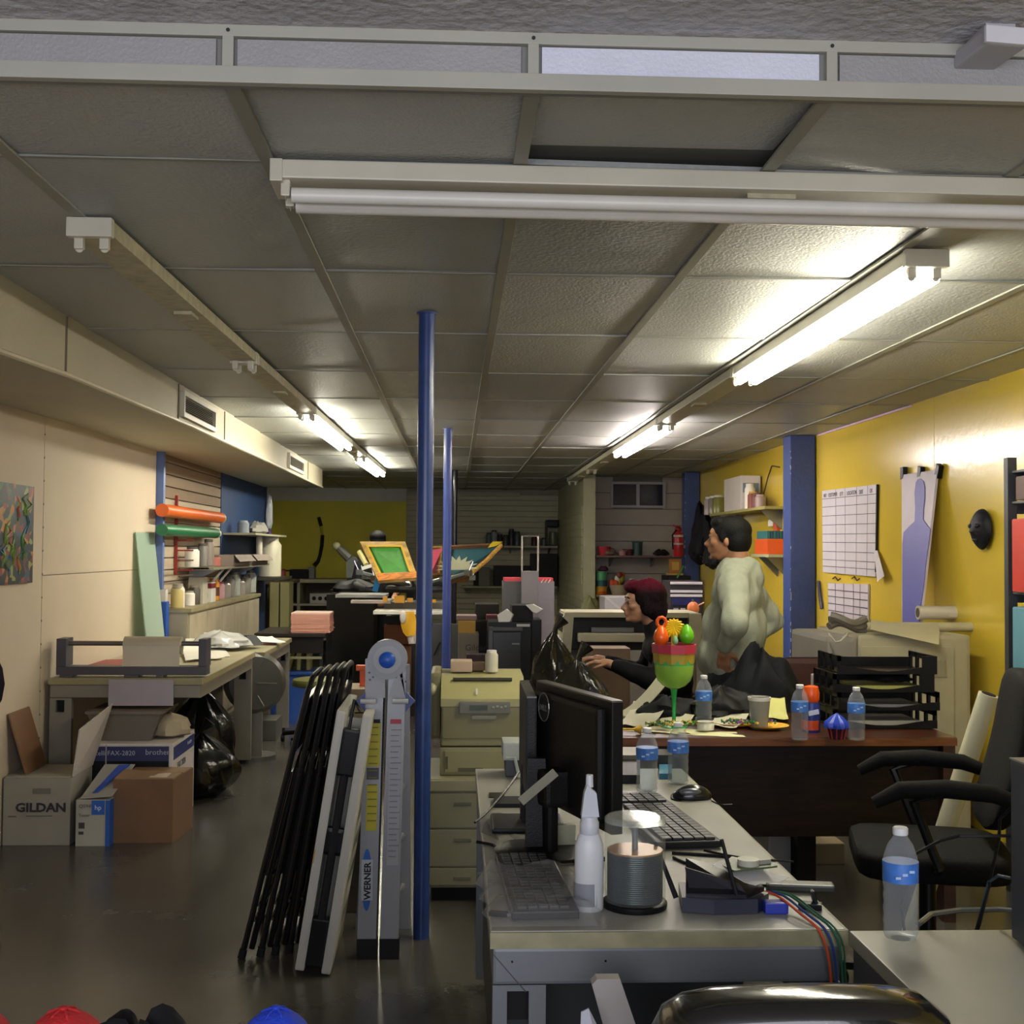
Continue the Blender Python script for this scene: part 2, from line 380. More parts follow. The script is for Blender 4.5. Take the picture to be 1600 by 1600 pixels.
# ================================================================ LIGHT FIXTURES
tubem = C('d9d6cf', .35)
onw = emis('lit_tube_warm', (1, .95, .77), TUBE_POWER*2.2); onc = emis('lit_tube_cool', (1, .9, .86), TUBE_POWER*2.2)
hous = C('c3bfae', .35, vary=.06); housd = C('a59f84', .5, vary=.25, vscale=20)
def strip(a, b, label, lit=None, tubes=2, group=None, wdt=.13, reflect=None):
    a, b = Vector(a), Vector(b); d = (b-a).normalized(); s = Vector((0, 0, 1)).cross(d).normalized(); L = (b-a).length
    R = Matrix((d, s, Vector((0, 0, 1)))).transposed(); mid = (a+b)/2
    r = thing('strip_light', label, 'light fixture', (mid.x, mid.y, CZ-.09), group)
    z1 = CZ-.006; z0 = z1-.045
    MB().box((mid.x, mid.y, (z0+z1)/2), (L, wdt, z1-z0), R, .004).obj('housing', reflect or hous, r)
    for e, sg in ((a, 1), (b, -1)):
        MB().box((e.x, e.y, (z0+z1)/2-.004), (.03, wdt+.008, z1-z0+.01), R, .003).obj('end_cap', hous, r)
        for k in (-1, 1):
            q = e+d*sg*.02+s*k*wdt*.3
            MB().box((q.x, q.y, z0-.018), (.022, .026, .042), R, .004).cyl((q.x, q.y, z0-.036), tuple(Vector((q.x, q.y, z0-.036))+d*.001), .012, n=10).obj('socket', hous, r)
    MB().box((mid.x, mid.y, z0-.006), (L*.05, wdt*.55, .012), R).obj('ballast_cover', housd, r)
    ks = {2: (-1, 1), 1: (1,), 0: ()}[tubes]
    for k in ks:
        p, q = a+d*.035+s*k*wdt*.3, b-d*.035+s*k*wdt*.3
        MB().cyl((p.x, p.y, z0-.034), (q.x, q.y, z0-.034), .019, n=14).obj('tube', lit or tubem, r, smooth=True)
    return r
strip((-.44, 3.0, 0), (2.0, 3.03, 0), 'unlit white double strip light running across the ceiling in front', None, 2, wdt=.15)
lx = [(3.68, 6.07, 'lit strip light on the right, the nearest and largest glowing one', onw, 2), (6.1, 8.45, 'unlit strip light right behind the nearest glowing one', None, 0),
      (8.5, 10.9, 'lit strip light on the right, farther and whiter glow', onc, 2), (10.95, 13.3, 'unlit strip light beyond the two glowing ones on the right', None, 0), (13.35, 15.6, 'last unlit strip light above the partition end', None, 0)]
for a, b, lab, m_, t in lx: strip((1.45+(a-3.7)*.004, a, 0), (1.45+(b-3.7)*.004, b, 0), lab, m_, t)
strip((-1.05, 3.5, 0), (-1.02, 5.85, 0), 'unlit strip light on the left with empty stained pan, nearest in its row', None, 0, reflect=housd, wdt=.12)
strip((-1.02, 5.9, 0), (-.99, 8.05, 0), 'empty strip light in the left row with a torn open pan', None, 0, reflect=housd, wdt=.12)
strip((-.99, 8.1, 0), (-.95, 10.45, 0), 'lit strip light on the left above the soffit vent', onw, 2, wdt=.12)
strip((-.95, 10.5, 0), (-.93, 11.8, 0), 'short unlit strip light between the two lit ones on the left', None, 0, wdt=.12)
strip((-.93, 11.85, 0), (-.88, 14.2, 0), 'lit strip light on the left, farthest back', onw, 2, wdt=.12)
# box on the raised ceiling near the camera
q = P(1548, 40, 2.38)
r = thing('junction_box', 'white plastic box fixed to the raised ceiling at top right', 'box', (q.x, 2.38, uz-.06))
MB().box((q.x+.0, 2.385, uz-.032), (.085, .13, .036), (0, 0, .12), .006).box((q.x+.0, 2.38, uz-.007), (.06, .09, .013)).obj('cover', C('a9a7ad', .5), r)
MB().box((q.x+.0, 2.318, uz-.032), (.084, .01, .034), (0, 0, .12), .003).obj('end_plate', C('d2d1d8', .4), r)
# ================================================================ SMALL OBJECT BUILDERS
def carton(name, label, cat, x0, x1, y0, y1, z0, z1, mat, group=None, tape=None, flaps=False, rz=0):
    r = thing(name, label, cat, ((x0+x1)/2, (y0+y1)/2, z0), group); t = .005
    MB().bx(x0, x1, y0, y1, z0, z1, .003).obj('body', mat, r)
    ym = (y0+y1)/2
    MB().bx(x0+.003, x1-.003, y0+.002, ym-.002, z1, z1+.004).obj('flap', mat, r)
    MB().bx(x0+.003, x1-.003, ym+.002, y1-.002, z1, z1+.004).obj('flap', mat, r)
    if tape: MB().bx(x0+.001, x1-.001, ym-.025, ym+.025, z1+.004, z1+.005).obj('tape', tape, r)
    if rz: r.rotation_euler[2] = rz
    return r
def jar(name, label, cat, x, y, z, rad, h, mat, lid=None, group=None, band=None):
    r = thing(name, label, cat, (x, y, z), group)
    MB().lathe([(rad*.9, 0), (rad, .02*h), (rad, h*.78), (rad*.72, h*.9), (rad*.7, h*.93)], (x, y, z), 14).obj('body', mat, r, smooth=True)
    MB().lathe([(rad*.76, 0), (rad*.76, h*.12), (rad*.6, h*.13)], (x, y, z+h*.87), 14).obj('lid', lid or WHITE, r, smooth=True)
    if band: MB().lathe([(rad*1.012, h*.2), (rad*1.012, h*.6)], (x, y, z), 14).obj('paper_band', band, r, smooth=True)
    return r
def tub(name, label, cat, x, y, z, rt, rb, h, mat, group=None, rim=True, inner=None):
    r = thing(name, label, cat, (x, y, z), group)
    MB().lathe([(rb, 0), (rt, h), (rt*.93, h), (rb*.9, .004), (0, .004)], (x, y, z), 18).obj('body', mat, r, smooth=True)
    if rim: MB().lathe([(rt, h-.01), (rt+.006, h-.006), (rt+.006, h+.001), (rt*.95, h+.002), (rt*.95, h-.01)], (x, y, z), 18).obj('rim', inner or mat, r, smooth=True)
    return r
def paper(label, pts, mat=None, name='paper_sheet', cat='paper', curl=0, group=None, n=6):
    # pts: four corners; curl lifts one end
    a, b, c, d = [Vector(p) for p in pts]; rows = []
    for i in range(n+1):
        u = i/n; rows.append([(a.lerp(d, u)).lerp(b.lerp(c, u), v/4)+Vector((0, 0, curl*(u**2.2)+.0035*math.sin(v*1.7+i))) for v in range(5)])
    return tag(MB().sheet(rows, .0012).obj(name, mat or PAPER, smooth=True), label, cat, group)
def steel_desk(x0, x1, y0, y1, z, label, cols, name='steel_desk', legw=.105, skip=None):
    r = thing(name, label, 'desk', ((x0+x1)/2, (y0+y1)/2, 0)); top, edge, met = cols
    MB().bx(x0, x1, y0+.004, y1-.004, z-.032, z, .004).obj('desktop', top, r)
    MB().bx(x0, x1, y0-.002, y0+.004, z-.034, z-.002).obj('edge_strip', edge, r)
    MB().bx(x1-.001, x1+.005, y0, y1, z-.034, z-.002).obj('edge_strip', edge, r)
    MB().bx(x0+.006, x1-.01, y0+.006, y0+.03, z-.108, z-.036, .006).obj('apron', met, r)
    MB().bx(x0+.006, x1-.01, y1-.03, y1-.006, z-.108, z-.036, .006).obj('apron', met, r)
    MB().bx(x0+.006, x0+.02, y0+.03, y1-.03, z-.11, z-.036).obj('side_apron', met, r)
    MB().bx(x1-.024, x1-.01, y0+.03, y1-.03, z-.11, z-.036).obj('side_apron', met, r)
    for sx, xa in ((0, x0+.006), (1, x1-.01-legw)):
        for ya in (y0+.008, y1-.05):
            if (sx, ya < (y0+y1)/2) == skip: continue
            m = MB(); zt = z-.11; lw = legw; hz0, hz1 = z-.19, z-.122
            m.bx(xa, xa+lw*.27, ya, ya+.04, .03, zt).bx(xa+lw*.68, xa+lw, ya, ya+.04, .03, zt)
            m.bx(xa+lw*.27, xa+lw*.68, ya, ya+.04, hz1, zt) if hz1 < zt else None
            m.bx(xa+lw*.27, xa+lw*.68, ya, ya+.04, .03, hz0)
            lg_ = m.obj('leg', met, r)
            MB().bx(xa+lw*.27, xa+lw*.68, ya+.03, ya+.038, hz0, hz1).obj('leg_slot_shade', MBLK, lg_)  # back plate coloured black to paint in the shade inside the leg hole
            MB().cyl((xa+lw/2, ya+.02, 0), (xa+lw/2, ya+.02, .03), .022, n=12).obj('foot', MBLK, r)
    return r
def garment(name, label, cat, c, size, mat, n=28, seed=1, lift=0):
    rnd = random.Random(seed); ph = [rnd.uniform(0, 6) for _ in range(6)]
    m = MB(); g = bmesh.ops.create_uvsphere(m.bm, u_segments=n*2, v_segments=n, radius=1)
    for v in g['verts']:
        a = math.atan2(v.co.y, v.co.x); z = v.co.z
        f = 1+.09*math.sin(5*a+ph[0]+3*z)+.07*math.sin(9*a+ph[1]-5*z)+.05*math.sin(14*z+ph[2]+2*a)+.05*math.sin(3*a+ph[3])
        if z < 0: z *= .25
        v.co = Vector((v.co.x*f*size[0], v.co.y*f*size[1], z*size[2]*(1+.16*math.sin(4*a+ph[4])+.1*math.sin(7*v.co.x+ph[5]))))
    zm = min(v.co.z for v in m.bm.verts)
    for v in m.bm.verts: v.co += Vector(c)+Vector((0, 0, -zm))
    return tag(m.obj(name, mat, smooth=True), label, cat)
DKM = C('5d5c56', .5, .2, vary=.08)
# ================================================================ LEFT SIDE
TX0, TX1 = X0+.03, P(315, 1060, 6.95).x
td = steel_desk(TX0, TX1, 6.95, 8.75, .785, 'long cream steel table against the left wall under the paper roll frame', (C('a9a284', .45), C('8f8660', .5), C('7d776a', .45)), 'work_table', .12, (1, True))
t2x = P(455, 1003, 10.3).x
r = steel_desk(-2.03, t2x, 8.85, 10.3, .775, 'second cream table standing behind the paper roll table', (C('9c9778', .45), C('837c5a', .5), C('77726a', .45)), 'work_table', .1)
# frame with paper roll
fx0, fx1, fz0, _ = ext(87, 322, 1058, 1057, 7.0)
fz0 = .787; fz1 = P(200, 1000, 7.05).z; dg = C('45424a', .5)
r = thing('paper_roll_stand', 'dark grey roll frame on the cream table with a beige roll on its bar', 'stand', ((fx0+fx1)/2, 7.05, fz0))
MB().bx(fx0, fx1, 7.0, 7.11, fz0+.012, fz0+.06, .004).obj('base_bar', dg, r)
MB().bx(fx0+.02, fx0+.09, 7.0, 7.1, fz0, fz0+.012).bx(fx1-.28, fx1-.24, 7.0, 7.1, fz0, fz0+.012).bx(fx0+.38, fx0+.46, 7.0, 7.1, fz0, fz0+.012).obj('foot', dg, r)
MB().bx(fx0, fx0+.055, 7.0, 7.13, fz0+.06, fz1+.01, .004).obj('upright', dg, r)
MB().bx(fx1-.045, fx1, 7.0, 7.13, fz0+.06, fz1+.01, .004).obj('upright', dg, r)
MB().cyl((fx0+.05, 7.06, fz1-.02), (fx1-.04, 7.06, fz1-.02), .014).obj('bar', C('77706c', .3, .6), r, smooth=True)
ra, rb = P(195, 1015, 7.06).x, P(284, 1015, 7.06).x; bei = C('b5ac97', .5)
roll = thing('vinyl_roll', 'beige roll of sheet hanging on the dark roll frame', 'roll', ((ra+rb)/2, 7.06, fz1-.1))
MB().cyl((ra, 7.06, fz1-.03), (rb, 7.06, fz1-.03), .05, n=24).obj('roll', bei, roll, smooth=True)
MB().bx(ra+.004, rb, 7.002, 7.006, fz0+.062, fz1-.03).obj('hanging_sheet', C('bfb6a2', .5), roll)
# hanging paper, red sheet, papers
tag(MB().box(((P(170, 1080, 6.93).x+P(270, 1080, 6.93).x)/2, 6.935, .708), (.36, .003, .145)).obj('hanging_paper', C('9d969c', .7)), 'lilac grey sheet taped to the front of the cream table', 'paper')
p = [PZ(130, 1044, .787), PZ(200, 1044, .787), PZ(200, 1034, .787), PZ(160, 1033, .787)]
tag(MB().prism([PZ(128, 1043, .787), PZ(205, 1044, .787), PZ(200, 1031, .787), PZ(165, 1032, .787)], (0, 0, .006)).obj('red_sheet', C('93423f', .6)), 'flat dull red sheet behind the roll frame on the cream table', 'sheet')
zz = .787
for k, (pts, cu, lab, c) in enumerate([
    (((285, 1022), (360, 1026), (345, 1006), (290, 1003)), .03, 'curled white paper at right end of the roll frame', 'dedad0'),
    (((290, 1032), (352, 1027), (300, 1014), (285, 1018)), .045, 'long white folded paper lying over the table edge beside the frame', 'e6e2d8'),
    (((330, 1012), (374, 1012), (372, 1000), (318, 999)), .05, 'crumpled pale plastic sheet at the back of the roll table', 'c6c6c4')]):
    paper(lab, [PZ(*q, zz+.002+.012*k) for q in pts], C(c, .6), curl=cu, n=8)
garment('plastic_wrap', 'clear crumpled plastic wrap heaped behind the roll frame', 'wrap', PZ(345, 1013, .787), (.2, .2, .09), C('b9bab8', .2), seed=4, n=14)
p = [PZ(q[0], q[1], .777) for q in ((385, 1008), (402, 1009), (392, 1000), (368, 1000))]
tag(MB().prism([P(368, 1001, 9.2), P(398, 1009, 9.1), P(385, 994, 9.2), P(369, 994, 9.25)], (.05, .12, 0)).obj('black_folder', MBLK), 'black open folder propped on the second cream table', 'folder')
tag(MB().prism([PZ(398, 1008, .777), PZ(432, 1007, .777), PZ(425, 1003, .777), PZ(396, 1004, .777)], (0, 0, .02)).obj('magazine', C('9a6a5c', .5)), 'reddish magazine under white paper on the second table', 'magazine')
paper('white paper lying on the reddish magazine', [PZ(392, 1003, .8), PZ(448, 1004, .8), PZ(425, 998, .8), PZ(395, 999, .8)], C('efece4', .7), curl=.02)
# picture on the wall
za, zb = PX(24, 757, X0).z, PX(24, 912, X0).z; ya, yb = PX(0, 830, X0).y, PX(47, 830, X0).y
ya -= .35
pm = speck_mat('painted_leaves', '1d2a33', ['3c5a34', '6b3b2a', 'b87a2e', '8c3440', '23506a', '8f9a58', '1d3b3b'], 22, .5)
r = thing('wall_picture', 'unframed dark canvas of bright painted foliage on the left wall', 'painting', (X0+.01, (ya+yb)/2, zb))
MB().bx(X0+.001, X0+.018, ya, yb, zb, za).obj('canvas', pm, r)
m = MB(); rn = random.Random(3)
for k in range(26):
    y = rn.uniform(ya+.05, yb-.05); z = rn.uniform(zb+.04, za-.15)
    m.tube([(X0+.019, y+rn.uniform(-.02, .02)*j, z+.03*j) for j in range(5)], [.004, .009, .008, .006, .002], 5)
m.obj('painted_stems', speck_mat('stems', '6f8a3a', ['b2543a', '3f6a86', 'c48a3a', '4f7a40'], 9), r)
# leaning glass sheet
gl = clear('green_glass', (.62, .78, .66), .45, .08)
gy0, gy1 = 8.8, PX(246, 900, X0+.05).y
gz = PX(225, 832, X0+.03).z
tag(MB().prism([(X0+.2, gy0, .0), (X0+.2, gy1, .0), (X0+.012, gy1, gz), (X0+.012, gy0, gz)], (.008, 0, 0)).obj('glass_sheet', gl), 'tall greenish glass sheet leaning on the cream wall behind the table', 'glass')
# counter along the slatwall
cx = X0+.24; cz = 1.05
r = thing('wall_cabinet', 'long stained white cabinet with counter under the left slatwall', 'cabinet', ((X0+cx)/2, 11.2, 0))
stn = C('a59b85', .55, vary=.2, vscale=4)
MB().bx(X0+.004, cx-.01, 9.56, 12.9, 0, cz-.03).obj('body', stn, r)
for k in range(5): MB().bx(cx-.01, cx+.006, 9.57+k*.67, 9.57+k*.67+.655, .06, cz-.05, .003).obj('door', stn, r)
MB().bx(X0+.004, cx+.02, 9.55, 12.92, cz-.03, cz).obj('worktop', C('8f8668', .5, vary=.2), r)
xs_ = (X0+cx)/2
its = [(268, .05, .17, 'b9a86a', 'tan tin at the near end of the left counter'), (279, .055, .19, 'd4cec0', 'white tall tub second from the blue post'),
       (296, .05, .12, 'e4dfd6', 'small white cup bucket on the left counter'), (304, .05, .16, '4a443c', 'dark brown jar behind the small white bucket')]
def on_counter(px, py=950): 
    y = (X0+.12)/((px-VPX)/F); return (X0+.12, y)
for px, rad, h, c, lab in its:
    x, y = on_counter(px+6); jar('jar', lab, 'jar', x, max(9.68, y), cz, rad, h, C(c, .5), C('8c8676', .5))
x, y = on_counter(316); carton('carton', 'pale grey tall carton on the left counter', 'box', x-.06, x+.06, y-.1, y+.1, cz, cz+.22, C('b4aea0', .6))
x, y = on_counter(329); r = carton('carton', 'white carton with a dark red top and blue mark on the left counter', 'box', x-.06, x+.06, y-.1, y+.1, cz, cz+.17, C('d8d3ca', .6))
MB().bx(x-.061, x+.061, y-.101, y+.101, cz+.12, cz+.165).obj('red_band', C('7a2028', .5), r)
MB().bx(x-.02, x+.03, y-.104, y-.1, cz+.04, cz+.08).obj('blue_mark', C('28325e', .5), r)
x, y = on_counter(340); jar('bottle', 'yellow squeeze bottle with dark mark on the left counter', 'bottle', x, y, cz, .05, .2, C('d7951f', .4), C('d7951f', .4), band=C('5a3a20', .6))
x, y = on_counter(349); jar('bottle', 'pinkish bottle beside the yellow squeeze bottle', 'bottle', x, y, cz, .045, .16, C('b98a92', .4), C('c45a7a', .4))
for k, px in enumerate((356, 363, 371, 379, 388, 396)):
    x, y = on_counter(px); jar('jar', 'cloudy jar, '+('first', 'second', 'third', 'fourth', 'fifth', 'sixth')[k]+' of the crowd at the far end of the left counter', 'jar', x, y, cz, .06, .16+.04*(k % 3), C(('8f8a84', '77736c', '9aa09a')[k % 3], .3), C('5a5650', .5), 'cloudy jars at the far end of the left counter')
for k, px in enumerate((333, 345)):
    x, y = on_counter(px+2); m = MB(); m.tube([(x, y+.05, cz+.16), (x+.12, y+.2, cz+.34)], .012, 6)
    tag(m.obj('stick', C('d8d4cc', .5)), ('pale stick leaning out of the yellow bottle', 'pale stick leaning over the pinkish bottle')[k], 'stick')
# shelf level 2 with tray boxes, rolls on red rack
def rowY(px, x): return x/((px-VPX)/F)
sx = X0+.2; sy0, sy1 = 9.7, rowY(395, sx)
sz = 1.36
r = thing('wall_shelf', 'grey shelf on the left slatwall holding two open cartons', 'shelf', (X0+.15, (sy0+sy1)/2, sz-.02))
MB().bx(X0+.012, X0+.3, sy0+.5, 13.2, sz-.02, sz).obj('board', C('8a8472', .5), r)
for y in (10.6, 12.6): MB().prism([(X0+.012, y, sz-.02), (X0+.27, y, sz-.02), (X0+.012, y, sz-.14)], (0, .015, 0)).obj('bracket', STEEL, r)
for k, (a, b, lab) in enumerate(((11.1, 12.0, 'open grey carton, nearer one on the left slatwall shelf'), (12.1, 13.1, 'open grey carton, farther one on the left slatwall shelf'))):
    r = thing('open_carton', lab, 'box', (X0+.17, (a+b)/2, sz)); m = MB(); x0_, x1_ = X0+.03, X0+.3; c_ = C('8d8077', .7); h_ = .1
    m.bx(x0_, x1_, a, b, sz, sz+.006).bx(x0_, x0_+.006, a, b, sz, sz+h_).bx(x1_-.006, x1_, a, b, sz, sz+h_).bx(x0_, x1_, a, a+.006, sz, sz+h_).bx(x0_, x1_, b-.006, b, sz, sz+h_)
    m.obj('body', c_, r); MB().box((x1_+.03, (a+b)/2, sz+h_-.03), (.004, b-a-.02, .08), (0, -.7, 0)).obj('flap', c_, r)
r = thing('rack', 'red metal rack fixed on the left slatwall under the rolls', 'rack', (X0+.1, 9.9, 1.2)); rd = C('8c2a22', .4)
yr = rowY(281, X0+.06)
MB().bx(X0+.008, X0+.03, 10.05, 10.08, 1.3, 1.95).obj('post', rd, r)
for k in range(5): MB().tube([(X0+.02, 10.06, 1.34+k*.035*2.3), (X0+.16, 10.06, 1.34+k*.035*2.3)], .006, 6).obj('arm', rd, r)
for k in range(3): MB().tube([(X0+.15, 9.6, 1.30+k*.06), (X0+.15, 10.1, 1.30+k*.06)], .006, 6).obj('rail', C('4a4038', .5), r)
def roll_(label, pa, pb, py, rad, c, endc, x):
    ya_, yb_ = rowY(pa, x), rowY(pb, x); z = PX((pa+pb)/2, py, x).z
    r = thing('vinyl_roll', label, 'roll', (x, (ya_+yb_)/2, z-rad))
    MB().cyl((x, ya_, z), (x, yb_, z), rad, n=18).obj('roll', C(c, .4), r, smooth=True)
    MB().cyl((x, yb_, z), (x, yb_+.08, z), rad*.8, n=14).obj('core', C(endc, .5), r, smooth=True)
    MB().cyl((x, yb_-.03, z), (x, yb_+.004, z), rad*1.02, n=14).obj('end_band', C('d9cfb0', .5), r, smooth=True)
roll_('orange roll lying on pegs of the left slatwall', 259, 349, 804, .05, 'd2601e', '3f8f2a', X0+.1)
roll_('green roll below the orange roll on the left slatwall', 259, 342, 831, .045, '1f6b43', 'd9d6cc', X0+.12)
bz = 1.36
for k, (px, c, h_, rad, lab) in enumerate(((306, 'dcd8d0', .17, .06, 'white cup shaped holder under the green roll'), (322, '77736e', .2, .05, 'grey bottle beside the white holder on the slatwall shelf'), (331, '8d8176', .24, .05, 'brown grey tall bottle on the slatwall shelf'), (338, 'c4776b', .09, .07, 'salmon pink small tub on the slatwall shelf'))):
    x = X0+.12; y = rowY(px, x); jar('jar', lab, 'jar', x, y, 1.36+.002, rad, h_, C(c, .4), C('55504a', .5))
MB()
r = tag(MB().bx(X0+.012, X0+.26, 10.2, 11.05, 1.345, 1.359).obj('ledge_board', C('6a4436', .5)), 'short brown board fixed to the slatwall below the green roll', 'shelf')
# upper right shelf on blue panel
r = thing('wall_shelf', 'small pale shelf with odds and ends on the dark blue wall', 'shelf', (X0+.2, 13.0, 1.6))
z_ = PX(365, 832, X0+.15).z
MB().bx(X0+.012, X0+.33, 12.1, 14.3, z_-.02, z_).obj('board', C('a8a890', .5), r)
jar('jar', 'grey tub standing on the small shelf on the blue wall', 'jar', X0+.14, 12.5, z_, .06, .13, C('8d93a0', .4), C('b0b4bc', .5))
garment('rag', 'grey crumpled rag on the small shelf on the blue wall', 'rag', (X0+.17, 13.2, z_), (.1, .3, .1), C('8e8c84', .7), seed=9, n=10)
jar('bottle', 'tall white tube standing below the small shelf on the blue wall', 'bottle', X0+.2, 13.15, 1.361, .035, .34, C('d8d4c4', .4), C('bdb9a8', .5))
# things hanging at the far edge of the blue wall
for k, (z0, z1, lab, c) in enumerate(((1.75, 2.05, 'white bag hanging high at the far edge of the blue wall', 'c9ccd2'), (1.5, 1.7, 'blue and red cloth hanging at the far edge of the blue wall', '5a4a7a'))):
    garment('hanging_bag', lab, 'bag', (X0+.06, 14.72, z0), (.045, .05, z1-z0), C(c, .5), seed=20+k, n=10)
jar('bottle', 'large pale plastic jug at the end of the left counter near the blue wall edge', 'jug', X0+.2, 13.9, 1.2, .13, .46, C('cfcbb4', .4), C('d5d2c4', .4))
tag(MB().bx(X0+.012, X0+.36, 13.6, 14.6, 1.17, 1.2).bx(X0+.03, X0+.05, 14.0, 14.02, 1.0, 1.17).obj('bracket_shelf', C('3f3a30', .6)), 'dark bracket shelf under the large pale jug', 'shelf')
# ---- under / in front of the left table
# grey bin, navy printer box, white shirt box, toner box, brown box
x0, x1, z0, z1 = ext(172, 262, 1098, 1137, 7.15)
r = thing('storage_bin', 'grey brown tapered bin between the table and the navy carton', 'bin', ((x0+x1)/2, 7.3, .46))
MB().prism([(x0+.01, 6.85, .455), (x1-.02, 6.85, .455), (x1+.03, 6.85, .6), (x0-.04, 6.85, .6)], (0, .38, 0)).obj('body', C('5f574c', .6), r)
MB().bx(x0-.05, x1+.04, 6.84, 7.24, .6, .615).obj('rim', C('6c6457', .6), r)
x0, x1, z0, z1 = ext(160, 270, 1141, 1190, 6.75)
x0 -= .12
navy = C('12152c', .45)
r = thing('printer_carton', 'navy and black printer carton with white right side under the table', 'box', ((x0+x1)/2, 7.0, 0))
MB().bx(x0, x1+.0, 6.75, 7.3, .0, .453, .003).obj('body', C('c3bcb6', .6), r)
MB().bx(x0, x1-.02, 6.744, 6.75, .02, .438).obj('black_print', C('0f1014', .45), r)
MB().bx(x0, x1-.02, 6.741, 6.745, .36, .437).obj('navy_print', C('1d2350', .45), r)
MB().bx(x1, x1+.003, 6.77, 7.28, .36, .43).obj('navy_print', C('2a3570', .45), r)
MB().bx(x0+.14, x0+.146, 6.738, 6.742, .0, .45).obj('strap', C('8e8d8c', .4), r)
tw = C('9fa3ba', .6)
text('brother', r, (x1-.145, 6.738, .395), .042, FR, tw)
text('Intelli FAX-2820', r, (x0+.06, 6.738, .392), .036, FR, tw)
text('High Speed Laser Fax', r, (x0+.16, 6.738, .29), .034, FR, C('b9b6b4', .6))
text('FAX   COPIER   PHONE   PRINTER', r, (x1-.2, 6.738, .235), .013, FR, tw)
RF = (PI/2, 0, PI/2)
text('brother', r, (x1+.004, 7.1, .39), .035, RF, tw)
text('FAX 2820', r, (x1+.004, 6.85, .3), .05, RF, C('4a4650', .6))
m = MB()
for k in range(5): m.bx(x1, x1+.002, 6.83, 7.2-.05*(k % 3), .07+.035*k, .074+.035*k)
m.obj('small_print', C('7a747c', .6), r)
garment('torn_carton_flap', 'torn tan cardboard flap standing on the navy printer carton', 'cardboard', (x1-.07, 7.0, .453), (.11, .12, .1), C('a3957c', .7), seed=12, n=7)
# white shirt carton with raised flap
x0, x1 = X0+.01, P(110, 1250, 6.35).x; wh = C('8f8a7e', .7, vary=.05); bh = .345
r = thing('shirt_carton', 'white shirt carton on the floor with one tall raised flap', 'box', ((x0+x1)/2, 6.6, 0))
y1_ = 6.72
MB().bx(x0, x1, 6.35, y1_, 0, bh-.004, .004).obj('body', wh, r)
MB().box(((x0+x1)/2, 6.535, bh+.0), (x1-x0-.01, .36, .006)).obj('top_flap', C('a09b8c', .7), r)
f0, f1, f2, f3 = P(112, 1246, 6.36), P(112, 1195, 6.36), P(166, 1122, 6.8), P(160, 1212, 6.8)
MB().prism([(x1, 6.37, bh), (x1, 6.71, bh), (x1+.1, 6.71, bh+.33), (x1+.03, 6.37, bh+.24)], (.006, 0, 0)).obj('raised_flap', C('b3aaa4', .7), r)
text('GILDAN', r, (x1-.275, 6.348, .172), .062, FR, C('26252a', .6), sx=1.12, bold=.0022)
MB().bx(x1-.19, x1-.1, 6.347, 6.349, .262, .29).obj('stamp', C('6d6a60', .7), r)
MB().bx(x1-.22, x1-.09, 6.347, 6.349, .148, .152).bx(x1-.31, x1-.27, 6.347, 6.349, .145, .151).obj('small_print', C('5d5a52', .7), r)
# toner box
x0, x1, z0, z1 = ext(112, 171, 1250, 1315, 6.33)
x0 = x0+.02
r = thing('toner_carton', 'small white and blue toner box on the floor with open lid', 'box', ((x0+x1)/2, 6.45, 0))
MB().bx(x0, x1, 6.33, 6.66, 0, .235, .002).obj('body', C('a39f92', .6), r)
MB().bx(x1-.09, x1-.025, 6.327, 6.331, .16, .232).obj('blue_print', C('1d55a8', .5), r)
MB().bx(x1-.02, x1+.002, 6.327, 6.4, .0, .232).obj('blue_edge', C('1d4f9c', .5), r)
text('hp', r, (x1-.075, 6.326, .185), .035, FR, C('d5dbe6', .5))
text('Q5949X', r, (x0+.015, 6.328, .195), .026, FR, C('5b4f40', .6)); text('Toner', r, (x0+.015, 6.328, .15), .022, FR, C('5b564c', .6))
MB().bx(x0+.015, x0+.045, 6.328, 6.33, .09, .12).bx(x0+.015, x0+.04, 6.328, 6.33, .06, .075).obj('code_mark', C('3b3935', .6), r)
MB().prism([(x0+.02, 6.34, .238), (x1+.01, 6.34, .25), (x1+.05, 6.62, .36), (x0+.06, 6.62, .36)], (0, 0, .005)).obj('lid', C('9a978e', .5), r)
MB().prism([(x0+.07, 6.37, .26), (x0+.1, 6.37, .265), (x1+.03, 6.6, .365), (x1-.03, 6.6, .362)], (0, 0, .003)).obj('blue_print', C('2c4fae', .5), r)
# brown box
x0, x1, z0, z1 = ext(176, 270, 1213, 1313, 6.4)
bd = P(314, 1190, 7.0).x-x1
r = thing('brown_carton', 'brown cardboard box on the floor right of the toner box', 'box', ((x0+x1)/2, 6.6, 0))
b2 = C('6c4f36', .75, vary=.1); bz_ = .325
y2 = 6.74; dx = .03
MB().prism([(x0, 6.4, 0), (x1, 6.4, 0), (x1+dx, y2, 0), (x0+dx, y2, 0)], (0, 0, bz_)).obj('body', b2, r)
MB().prism([(x0+.004, 6.404, bz_), (x1-.004, 6.404, bz_), (x1+.01, 6.56, bz_), (x0+.015, 6.56, bz_+.02)], (0, 0, .005)).obj('flap', C('84684a', .75), r)
MB().prism([(x0+.02, 6.575, bz_), (x1+.012, 6.575, bz_), (x1+.026, 6.73, bz_), (x0+.03, 6.73, bz_)], (0, 0, .005)).obj('flap', C('84684a', .75), r)
MB().bx(x1-.13, x1-.04, 6.42, 6.54, bz_+.006, bz_+.0075).obj('label_sheet', C('b9a894', .7), r)
